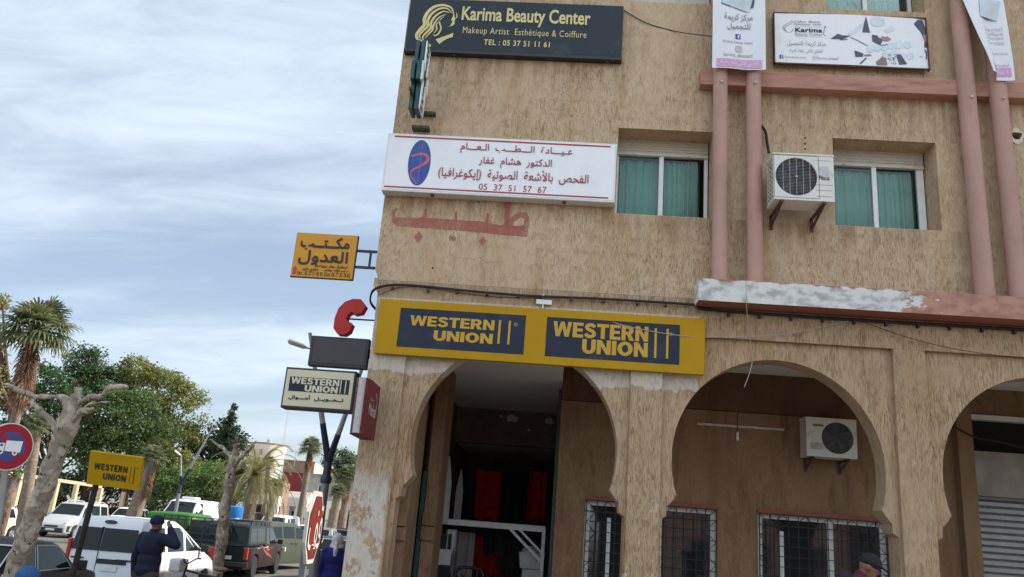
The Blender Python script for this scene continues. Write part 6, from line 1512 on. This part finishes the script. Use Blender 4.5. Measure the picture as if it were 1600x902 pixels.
tree('shaggy green tree with yellowish flank beside the far lamp', gb(275, 57), [blob(262, 722, 57, 1.4, 1.3), blob(245, 740, 57, 1.5, 1.5), blob(282, 735, 57, 1.2, 1.3)], 6000, .18, .25, L_yel, 5, group=GT)
tree('bright green low bushy tree behind the tall white van', gb(310, 55), [blob(330, 750, 55, 1.6, 1.2), blob(290, 760, 55, 1.6, 1.2), blob(250, 765, 55, 1.3, 1.3), blob(345, 770, 55, 1.5, 1.2), blob(310, 780, 55, 2.2, 1.0)], 13000, .17, .24, L_bri, 6, group=GT)
tree('very dark tree standing behind the conifer spire', gb(345, 66), [blob(345, 690, 66, 1.7, 1.9), blob(368, 700, 66, 1.3, 1.4), blob(320, 720, 66, 2.0, 1.8), blob(345, 735, 66, 2.4, 1.6), blob(300, 690, 66, 1.4, 1.6)], 9000, .22, .30, L_con, 7, group=GT)
tree('grey green tree on the skyline behind the navy lamp fork', gb(540, 95), [blob(532, 718, 95, 1.9, 1.0), blob(548, 725, 95, 1.6, 1.1), blob(520, 728, 95, 1.4, .9), blob(545, 742, 95, 1.8, 1.1)], 3500, .28, .28, L_gry, 8, group=GT)
tree('dark undergrowth thicket filling the space beneath the park trees', gb(150, 64), [blob(60, 770, 64, 4.5, 2.2), blob(150, 770, 64, 5.5, 2.4), blob(240, 775, 64, 4.5, 2.2), blob(320, 780, 64, 4, 2.0), blob(-30, 760, 64, 5, 3)], 16000, .26, .38, L_con, 9, group=GT)
tree('dark crown entering at the far edge beside the tall palm', gb(-14, 40), [blob(-8, 480, 40, .45, .5), blob(-12, 600, 40, .9, 1.0), blob(-20, 540, 40, .8, 1.2), blob(0, 470, 40, .3, .3)], 2500, .16, .2, L_date, 10, group=GT)
# conifer
x, y = gb(338, 60); t = thing('conifer', 'dark slender conifer spire rising above the parked cars', 'tree', (x, y, 0), 0, GT)
pt = []; rs = np.random.RandomState(5); ztop = A(339, 622, 60)[2]
for k in range(150):
    f_ = rs.rand()**.8; z = ztop-.1-f_*(ztop-2.2); rad = .12+1.75*f_**.9; a_ = rs.rand()*6.28; rr_ = rad*(.5+.6*rs.rand())
    nb = 46; tt = rs.rand(nb)[:, None]; pt.append(np.array([[0, 0, z]])+tt*np.array([[rr_*math.cos(a_), rr_*math.sin(a_), -.1+.25*rs.rand()]])+rs.randn(nb, 3)*np.array([.10, .10, .07]))
leaf_mesh('crown', np.concatenate(pt), .17, L_con, t, 6); MB().tube([(0, 0, 0), (0, 0, ztop*.6), (0, 0, ztop)], [.22, .12, .02], 8).build('trunk', M_bark, t)
# fan palms
def fan_leaf(m, o, d, L, fan, n, rs, droop):
    d = Vector(d).normalized(); s_ = d.cross(Vector((0, 0, 1)));
    s_ = s_.normalized() if s_.length > .1 else Vector((1, 0, 0)); e = Vector(o)+d*L
    m.tube([o, Vector(o)+d*L*.6+Vector((0, 0, .02)), e], [.03, .022, .018], 5)
    for k in range(n):
        a = (k/(n-1)-.5)*2*1.9; v = (d*math.cos(a)+s_*math.sin(a)).normalized(); w = fan*.055; l = fan*(.75+.25*math.cos(a))*(.85+.3*rs.random()); pv = v.cross(s_ if abs(a) < .8 else d).normalized()
        wv = (s_*math.cos(a)-d*math.sin(a)).normalized()*w; p1 = e+v*l*.55+Vector((0, 0, -droop*l*.10)); p2 = e+v*l*.85+Vector((0, 0, -droop*l*.35)); p3 = e+v*l+Vector((0, 0, -droop*l*.75))
        m.add([e-wv*.3, e+wv*.3, p1+wv, p1-wv, p2+wv*.7, p2-wv*.7, p3], [(0, 1, 2, 3), (3, 2, 4, 5), (5, 4, 6)])
def fan_palm(label, base, top, size, skirt, seed, trunk_r=.17, nl=34, lean=None, group='fan palms'):
    t = thing('fan_palm', label, 'palm tree', (base[0], base[1], 0), 0, group); rs = random.Random(seed)
    tp = Vector((top[0]-base[0], top[1]-base[1], top[2])); m = MB()
    n = 24; pts = [Vector((0, 0, 0)).lerp(tp, k/n) for k in range(n+1)]
    m.tube(pts, [trunk_r*(1.25-.3*k/n)*(1+.06*(k % 2)) for k in range(n+1)], 12); m.build('trunk', M_pbark, t, smooth='auto')
    g = MB()
    for k in range(nl):
        a = k*2.39996+rs.random()*.3; el = 1.25-1.75*(k/nl)**.9; fan_leaf(g, tp, (math.cos(a)*math.cos(el), math.sin(a)*math.cos(el), math.sin(el)), size*.48*(.8+.4*rs.random()), size*.52, 17, rs, .45+.5*max(0, -el+.4))
    g.build('crown', L_palm, t, fix=False)
    if skirt:
        g = MB()
        for k in range(int(40*skirt)):
            a = rs.random()*6.28; h = rs.random()*skirt; el = -1.15-.3*rs.random(); o = tp+Vector((0, 0, -.1-h)); fan_leaf(g, o, (math.cos(a)*math.cos(el), math.sin(a)*math.cos(el), math.sin(el)), size*.28, size*.34, 9, rs, .9)
        g.build('dead_skirt', L_dry, t, fix=False)
    return t
def palm_px(label, px0, px1, py1, d, **k): b = ground(px0, d); fan_palm(label, b, A(px1, py1, d), **k)
palm_px('tall fan palm with a thick brown skirt of dead leaves', 6, 55, 515, 26.0, size=1.35, skirt=2.0, seed=1, trunk_r=.19, nl=40) if False else None
b_ = A(-60, 790, 26); fan_palm('tall fan palm with a thick brown skirt of dead leaves', (b_[0]+1.1, b_[1]), A(57, 515, 26), 1.3, 1.75, 1, .13, 40)
palm_px('fan palm on the skyline between the houses and lamp fork', 470, 486, 700, 72.0, size=1.25, skirt=1.2, seed=2, trunk_r=.24)
palm_px('small fan palm before the red house wall', 419, 430, 760, 46.0, size=.62, skirt=.4, seed=3, trunk_r=.20)
palm_px('short fan palm with shaggy trunk before the white shops', 520, 529, 768, 50.0, size=.65, skirt=.25, seed=4, trunk_r=.26)
palm_px('dark fan palm next to the whitewashed pillar', 538, 545, 745, 60.0, size=1.1, skirt=1.0, seed=5, trunk_r=.24)
palm_px('stocky fan palm with ragged trunk behind the yellow post sign', 205, 240, 715, 40.0, size=.82, skirt=1.4, seed=6, trunk_r=.30, nl=30)
palm_px('distant small fan palm under the water tower', 418, 420, 722, 80.0, size=.8, skirt=.4, seed=7, trunk_r=.2, nl=26)
palm_px('low fan palm fronds behind the round road sign', 45, 58, 665, 34.0, size=.66, skirt=.15, seed=8, trunk_r=.2, nl=24)
palm_px('ragged palm trunk with cut leaf bases beside the round road sign', 2, 22, 745, 20.0, size=.35, skirt=1.8, seed=9, trunk_r=.14, nl=10)
palm_px('leaning palm with dark trunk behind the second pollard', 355, 372, 740, 44.0, size=.6, skirt=1.2, seed=10, trunk_r=.25, nl=26)
# date palm
bx, by = ground(392, 44); tp = Vector(A(398, 742, 44)); t = thing('date_palm', 'date palm with arching feathered fronds behind the second pollard', 'palm tree', (bx, by, 0)); g = MB(); tp = tp-Vector((bx, by, 0)); rs = random.Random(9)
MB().tube([(0, 0, 0), tp*.5, tp], [.34, .3, .3], 12).build('trunk', M_pbark, t, smooth='auto')
for k in range(64):
    a = k*2.39996; el = 1.2-1.9*(k/64); L = 2.7*(.8+.4*rs.random()); d = Vector((math.cos(a)*math.cos(el), math.sin(a)*math.cos(el), math.sin(el))); pr = tp; nseg = 14
    for j in range(nseg):
        d2 = (d+Vector((0, 0, -.022*j))).normalized(); q_ = pr+d2*L/nseg; g.bar(pr, q_, .03); s_ = d2.cross(Vector((0, 0, 1))).normalized()
        for sg in (-1, 1):
            for h in (0, .5):
                p_ = pr.lerp(q_, h); tip = p_+(s_*sg*.75+d2*.8+Vector((0, 0, -.12)))*.36*(1-.5*abs(j/nseg-.4)); g.add([p_-d2*.03, p_+d2*.03, tip], [(0, 1, 2)])
        pr = q_; d = d2
g.build('crown', L_date, t, fix=False)
# pollarded plane trees
def plane_bark():
    m = bpy.data.materials.new('mottled_plane_bark'); m.use_nodes = True; t = m.node_tree; b = t.nodes['Principled BSDF']; b.inputs['Roughness'].default_value = .85
    tcn = N(t, 'ShaderNodeTexCoord'); mpn = N(t, 'ShaderNodeMapping'); mpn.inputs['Scale'].default_value = (1, 1, .6); t.links.new(tcn.outputs['Object'], mpn.inputs[0])
    n1_ = N(t, 'ShaderNodeTexNoise', i_Scale=4.5, i_Detail=4.0, i_Distortion=1.2); n2_ = N(t, 'ShaderNodeTexNoise', i_Scale=14.0, i_Detail=3.0, i_Distortion=.6); t.links.new(mpn.outputs[0], n1_.inputs['Vector']); t.links.new(mpn.outputs[0], n2_.inputs['Vector'])
    c = mixc(t, ramp_(t, n1_.outputs[0], .45, .52), (.47, .40, .31), (.29, .24, .175)); c = mixc(t, ramp_(t, n2_.outputs[0], .63, .66), c, (.09, .055, .035)); c = mixc(t, ramp_(t, n2_.outputs[0], .30, .33), (.36, .32, .26), c)
    t.links.new(c, b.inputs['Base Color']); bu = N(t, 'ShaderNodeBump', i_Strength=.5, i_Distance=.02); t.links.new(n2_.outputs[0], bu.inputs['Height']); t.links.new(bu.outputs[0], b.inputs['Normal']); return m
M_plane = plane_bark()
def pollard(label, stems, limbs, dist, rs_seed):
    stems = [(a, b*.80) for a, b in stems]; limbs = [(a, [x*.74 for x in b], c) for a, b, c in limbs]
    p0 = A(*stems[0][0], dist); t = thing('pollarded_tree', label, 'tree', (p0[0], p0[1], 0)); rs = random.Random(rs_seed)
    loc = lambda q, dz=0.0: Vector(A(q[0], q[1], dist+dz))-Vector((p0[0], p0[1], 0))
    m = MB(); p = [loc(q) for q, r in stems]; r = [x for _, x in stems]
    k = p[0]-p[1]; p = [p[0]+k*(p[0].z/-k.z if k.z < 0 else 0)]+p; r = [r[0]*1.2]+r
    m.tube(spline(p, 5), list(np.interp(np.linspace(0, len(r)-1, 5*(len(p)-1)+1), range(len(r)), r)*np.array([1+.05*math.sin(i*1.9) for i in range(5*(len(p)-1)+1)])), 16)
    for q in range(9):                        # burrs along the stem
        i = rs.randint(1, len(p)-2); c = p[i].lerp(p[i+1], rs.random()); a = rs.random()*6.28; m.sphere(c+Vector((math.cos(a), math.sin(a), 0))*r[i]*.85, r[i]*.30, 8, 6)
    o = fuse(m, 'trunk', M_plane, t, .018, 2, rough=.032)
    lb = MB(); kmat = mat('cut_knuckle_bark', (.13, .075, .05), .95, var=.5, scale=9, bump=.7, bscale=25)
    for pts, rr_, dz in limbs:
        q = [loc(a, dz*i) for i, (a) in enumerate(pts)]; sp_ = spline(q, 5); n = len(sp_); ra = list(np.interp(np.linspace(0, 1, n), np.linspace(0, 1, len(rr_)), rr_)); lb.tube(sp_, [x*(1+.07*math.sin(i*2.3)) for i, x in enumerate(ra)], 12)
        kn = MB()
        for j in range(5): a = Vector((rs.random()-.5, rs.random()-.5, rs.random()-.3)); kn.sphere(q[-1]+a*rr_[-1]*1.7, rr_[-1]*(.45+.4*rs.random()), 8, 6)
        fuse(kn, 'knuckle', kmat, o, .016, 1, rough=.05)
    fuse(lb, 'limb', M_plane, o, .015, 1, rough=.034)
pollard('near pollarded plane tree with pale mottled bark and stubby limbs', [((18, 902), .155), ((45, 830), .16), ((70, 760), .155), ((92, 700), .15), ((108, 660), .16), ((121, 618), .11)],
        [([(112, 655), (100, 622), (60, 620), (35, 612), (10, 600)], [.09, .075, .06, .055, .05], .12), ([(112, 640), (135, 622), (160, 618), (172, 606), (205, 604)], [.08, .065, .065, .05, .015], -.1), ([(112, 660), (128, 645), (150, 640)], [.07, .06, .05], -.25), ([(98, 690), (80, 660), (58, 637)], [.075, .06, .055], .25), ([(120, 630), (123, 612), (122, 603)], [.10, .085, .07], .0), ([(120, 650), (140, 632), (170, 629)], [.05, .03, .015], .3), ([(62, 640), (48, 628), (42, 633)], [.05, .04, .04], .3)], 10.6, 1)
pollard('second slimmer pollarded tree in front of the maroon pickup', [((338, 902), .125), ((345, 850), .13), ((353, 790), .125), ((361, 740), .12), ((366, 712), .12)],
        [([(366, 716), (368, 700), (370, 692)], [.12, .09, .09], .0), ([(364, 730), (378, 712), (392, 700), (400, 690)], [.07, .06, .045, .03], -.1), ([(364, 722), (350, 702), (338, 694), (328, 686)], [.05, .035, .025, .012], .15), ([(358, 762), (364, 755), (360, 745)], [.05, .05, .05], -.1)], 15.3, 2)
# low shrubs and ground litter by the far kerb
# ------------------------------------------------------------------ far buildings
M_hcr = mat('cream_house_paint', (.62, .52, .40), .85, var=.08, dirt=((.45, .36, .27), .3, .5)); M_hred = mat('dark_red_house_paint', (.20, .03, .03), .85, var=.1); M_hgr = mat('bare_block_wall', (.36, .33, .29), .95, var=.15, scale=2, dirt=((.25, .22, .19), .4, .4)); M_hpk = mat('rose_house_paint', (.58, .36, .28), .85, var=.1); M_hwh = mat('white_house_paint', (.70, .66, .58), .85, var=.06); M_hbr = mat('brown_house_render', (.27, .165, .12), .9, var=.2); M_win = mat('dark_opening', (.03, .028, .026), .5)
def house(label, px0, px1, py, d, depth, m_front, m_side, wins, turn=0.0, extra=None, low=None):
    a, b = A(px0, py, d), A(px1, py, d); w = math.hypot(b[0]-a[0], b[1]-a[1]); h = (a[2]+b[2])/2; rz = math.atan2(b[1]-a[1], b[0]-a[0])+turn
    t = thing('town_house', label, 'house', (a[0], a[1], 0), rz)
    MB().box(0, w, 0, .2, 0, h).build('front_wall', m_front, t); MB().box(0, .2, .2, depth, 0, h).box(w-.2, w, .2, depth, 0, h).box(.2, w-.2, depth-.2, depth, 0, h).build('side_wall', m_side, t); MB().box(.2, w-.2, .2, depth-.2, h-.35, h-.15).build('roof', M_hgr, t); MB().box(-.08, w+.08, -.08, .25, h+.001, h+.18).build('parapet', m_front, t)
    for (u, z, ww, hh) in wins:
        o = MB().box(w*u-ww/2-.08, w*u+ww/2+.08, -.06, -.001, z-.08, z+hh+.08).build('window', M_hwh, t); MB().box(w*u-ww/2, w*u+ww/2, -.075, -.061, z, z+hh).build('pane', M_win, o)
    if low:                                   # shop arcade on the ground floor
        zt_, nb = low; m = MB().box(-.1, w+.1, -1.5, -.001, zt_, zt_+.9)
        for k in range(nb+1): m.box(w*k/nb-.18, w*k/nb+.18, -1.45, -1.1, 0, zt_-.002)
        m.build('shop_arcade', M_hwh, t); mm = MB()
        for k in range(nb): mm.box(w*(k+.15)/nb, w*(k+.85)/nb, -.05, -.001, .1, zt_-.5)
        mm.build('shop_opening', M_win, t)
    return t
house('low white house with shop arcade behind the palms', 416, 486, 770, 90, 7, M_hwh, M_hwh, [], low=(2.9, 5))
t = house('bare grey block upper storey over white shop arcade', 484, 562, 745, 98, 10, M_hgr, M_hgr, [(.3, 4.6, 1.0, 1.0), (.65, 4.6, 1.0, 1.0)], low=(3.0, 6))
house('rose pink roof storey set back above the grey block wall', 492, 560, 735, 112, 8, M_hpk, M_hpk, [(.3, 5.2, 1, 1.2), (.7, 5.2, 1, 1.2)])
house('brown rendered roof hut on the skyline beside the aerial', 444, 492, 722, 106, 6, M_hbr, M_hcr, [(.55, 5.5, .9, 1.1)])
t = thing('red_annex', 'dark red painted annexe wall with cream corner before the brown hut', 'house', (*ground(443, 99, 745), 0), R(8)); a = A(443, 737, 99)
MB().box(0, 2.3, 0, 5, 0, a[2]).build('red_wall', M_hred, t); MB().box(2.3, 3.7, .1, 5, 0, a[2]-.1).build('cream_wall', M_hcr, t); MB().box(-.1, 2.4, -.1, 5.1, a[2]+.001, a[2]+.15).build('parapet', M_hbr, t)
house('low brown rendered house under the water tower', 392, 444, 752, 84, 2.5, M_hbr, M_hbr, [(.3, 2.0, 1, 1.2), (.7, 2.0, 1, 1.2)], low=(2.8, 3))
# water tower
x, y = ground(405, 150); zt_, zb_ = A(405, 693, 150)[2], A(405, 735, 150)[2]; t = thing('water_tower', 'pale conical concrete water tower on the skyline', 'water tower', (x, y, 0))
MB().lathe([(1.2, 0), (1.2, zb_-4.5), (2.2, zb_-3), (2.5, zb_-1), (3.35, zt_-.8), (3.35, zt_), (.3, zt_+.5)], (0, 0, 0), 28).build('tank', mat('chalky_concrete', (.58, .54, .47), .9, var=.08, scale=.5, dirt=((.42, .37, .31), .4, .35)), t, smooth='auto')
MB().lathe([(3.42, 0), (3.42, .25), (3.2, .3)], (0, 0, zt_), 28).build('rim', M_hbr, t); MB().lathe([(.5, 0), (.4, .6), (.1, .8)], (0, 0, zt_+.45), 10).build('hatch', M_hgr, t)
x, y = ground(428, 220); a = A(428, 690, 220); b = A(441, 610, 220); t = thing('radio_mast', 'thin lattice radio mast above the water tower', 'mast', (x, y, 0)); b[0], b[1] = x+ (b[0]-a[0])*.3, y
m = MB(); zz = b[2]
for k in range(3): an = k*2.094; m.tube([(.3*math.cos(an), .3*math.sin(an), 0), (.2*math.cos(an), .2*math.sin(an), zz)], .05, 5)
for k in range(40): 
    for i in range(3): a0, a1 = i*2.094, (i+1)*2.094; z0_, z1_ = zz*k/40, zz*(k+1)/40; m.bar((.28*math.cos(a0), .28*math.sin(a0), z0_), (.28*math.cos(a1), .28*math.sin(a1), z1_), .04)
m.build('lattice', mat('mast_grey', (.45, .46, .48), .6), t)
x, y = ground(450, 104); a = A(449, 702, 104); t = thing('roof_aerial', 'small television aerial on the brown roof hut', 'aerial', (x, y, A(450, 722, 104)[2])); h = a[2]-A(450, 722, 104)[2]
m = MB().tube([(0, 0, -.4), (0, 0, h)], .04, 5).bar((-.8, 0, h-.1), (.9, 0, h-.1), .05)
for k in range(6): m.bar((-.7+k*.28, -.3, h-.1), (-.7+k*.28, .3, h-.1), .03).bar((-.7+k*.28, 0, h-.3), (-.7+k*.28, 0, h+.1), .03)
m.build('aerial_rods', M_galv, t)

# the other side of the side road, behind the photographer: it shows only as reflections in glass
for i, (xh, wh, hh, mt) in enumerate(((-26, 13, 8.5, M_hwh), (-11, 12, 6.5, M_hcr), (4, 14, 9.0, M_hpk), (20, 13, 7.0, M_hgr))):
    t = thing('town_house', ('white house across the side road with two rows of windows', 'cream low house across the side road behind the camera', 'rose house across the side road facing the arcade', 'grey house across the side road at its far end')[i], 'house', (xh+wh, -36, 0), math.pi)
    MB().box(0, wh, 0, 8, 0, hh).build('front_wall', mt, t); MB().box(-.1, wh+.1, -.15, 8.1, hh+.001, hh+.3).build('parapet', M_hbr, t)
    for k in range(4):
        for z in (1.0, 4.2): 
            if z+1.8 < hh: MB().box(wh*(k+.5)/4-.6, wh*(k+.5)/4+.6, -.05, -.001, z, z+1.6).build('window', M_win, t)
# ------------------------------------------------------------------ things inside the passage shop
def W3(px, py, y): x, z = P(px, py, y); return Vector((x, y, z))
a, b = W3(692, 815, 4.6), W3(850, 828, 4.6)
S = thing('market_counter', 'white tubular rail frame across the shop entrance', 'stall frame', ((a.x+b.x)/2, 4.6, .45)); zz = (a.z+b.z)/2
M_rail = mat('white_rail_paint', (.82, .82, .82), .5, var=.08, dirt=((.4, .38, .35), .3, 6))
sp(MB().bar((a.x-.05, 4.6, zz), (b.x+.02, 4.6, zz), .055, .09).bar((a.x-.05, 5.1, zz+.03), (b.x+.02, 5.1, zz+.03), .045, .07).bar((a.x+.2, 4.6, zz), (a.x+.2, 5.1, zz), .04), 'rail', M_rail, S)
sp(MB().bar((b.x, 4.6, zz), (b.x, 4.6, .45), .06).bar((a.x-.03, 4.6, zz), (a.x-.03, 4.6, .45), .05), 'leg', M_rail, S)
sp(MB().bar((b.x-.62, 4.6, zz-.03), (b.x, 4.6, zz-.58), .05).bar((b.x-.45, 4.6, zz-.03), (b.x, 4.6, zz-.42), .04), 'brace', M_rail, S)
def rel(px, py, y): w = W3(px, py, y); return w
M_redc = mat('red_cloth', (.62, .012, .018), .85, var=.2, scale=4); M_blkc = mat('black_cloth', (.012, .011, .013), .9, var=.3, scale=6); M_gryc = mat('grey_blanket', (.30, .285, .27), .9, var=.15, scale=4)
def hanging(label, name, px0, px1, py0, py1, y, m_, wav=.04, group=None, cat='cloth'):
    a, b = rel(px0, py0, y), rel(px1, py1, y); mb = MB(); n = 26; vs = []
    rs = random.Random(int(px0*7+py0)); ph = rs.random()*6
    for j in range(9):
        for i in range(n+1):
            u_ = i/n; v_ = j/8; vs.append((a.x+(b.x-a.x)*u_, y+wav*math.sin(u_*14+ph)+wav*.5*math.sin(u_*31), a.z+(b.z-a.z)*v_+(.05*math.sin(u_*23+ph)+.04*math.sin(u_*51) if j == 8 else 0)))
    mb.add(vs, [(j*(n+1)+i, j*(n+1)+i+1, (j+1)*(n+1)+i+1, (j+1)*(n+1)+i) for j in range(8) for i in range(n)])
    solo(mb, name, m_, label, cat, group, smooth=True, fix=False)
hanging('large red cloth hung on the shop wall behind the rail, upper piece', 'red_cloth', 745, 798, 735, 815, 8.3, M_redc)
hanging('red cloth panel hung beside the dark garments near the teal strip', 'red_cloth', 815, 850, 735, 815, 8.3, M_redc)
hanging('red cloth hanging low under the white rail', 'red_cloth', 738, 782, 838, 900, 7.2, M_redc)
hanging('narrow red cloth low beside the white box', 'red_cloth', 812, 842, 878, 905, 7.1, M_redc)
for i, (x0_, x1_, y0_, y1_, lb) in enumerate(((718, 740, 745, 812, 'dark garment with pale collar hanging above the rail'), (786, 820, 730, 835, 'long black coat hanging between two red cloths'), (716, 740, 826, 858, 'black garment hanging from the rail beside grey blanket'), (757, 778, 826, 868, 'short black shirt hanging from the rail over the red cloth'), (780, 838, 826, 895, 'big bundle of black clothes hanging under the rail'))):
    hanging(lb, 'hanging_garment', x0_, x1_, y0_, y1_, 7.6 if i < 2 else 5.3, M_blkc if i else mat('navy_cloth', (.02, .025, .05), .9), .06, 'dark garments hanging in the shop', 'garment')
hanging('grey blanket draped below the rail beside the chequered tiles', 'grey_blanket', 704, 737, 830, 905, 5.15, M_gryc, .03)
hanging('white cloth tied at the end of the rail', 'white_cloth', 698, 712, 827, 862, 4.52, mat('white_rag', (.6, .6, .62), .9), .03)
a = rel(826, 872, 4.9); solo(MB().prism([(-.2, 0), (.2, 0), (.24, .28), (-.24, .28)], (a.x+.06, 4.7, a.z-.18), (1, 0, 0), (0, 0, 1), -.35).sphere((a.x+.02, 4.85, a.z+.12), (.16, .12, .1), 10, 6).box(a.x-.1, a.x+.25, 4.72, 5.0, .45, a.z-.19), 'white_crate', mat('white_box_card', (.5, .5, .5), .7, var=.2, scale=8), 'white box of goods beside the teal strip', 'box')
# dark plastic chair
a = rel(732, 888, 4.0); S = thing('plastic_chair', 'dark plastic chair with rounded slatted back at the shop entrance', 'chair', (a.x, 4.0, .45)); M_ch = mat('dark_brown_plastic', (.03, .018, .018), .4)
zt_ = a.z-.45; c_ = [(-.25, .18, zt_-.30), (-.245, .21, zt_-.10), (-.16, .23, zt_-.01), (0, .24, zt_), (.16, .23, zt_-.01), (.245, .21, zt_-.10), (.25, .18, zt_-.30)]
MB().tube(spline(c_, 5), .03, 8).build('backrest', M_ch, S, smooth=True); m = MB()
for k in range(4): m.bar((-.14+k*.093, .235, zt_-.02), (-.14+k*.093, .2, zt_-.38), .04, .012)
m.build('back_slats', M_ch, S); zs = zt_-.40; MB().box(-.24, .24, -.24, .22, zs-.03, zs).build('seat', M_ch, S, bevel=.02)
for sx in (-1, 1):
    for sy in (-1, 1): MB().bar((sx*.21, sy*.2, zs-.03), (sx*.25, sy*.24, 0), .045).build('leg', M_ch, S)
    MB().bar((sx*.25, .18, zs+.22), (sx*.25, -.2, zs+.2), .05, .025).bar((sx*.25, -.2, zs+.2), (sx*.24, -.22, zs), .04).build('armrest', M_ch, S)
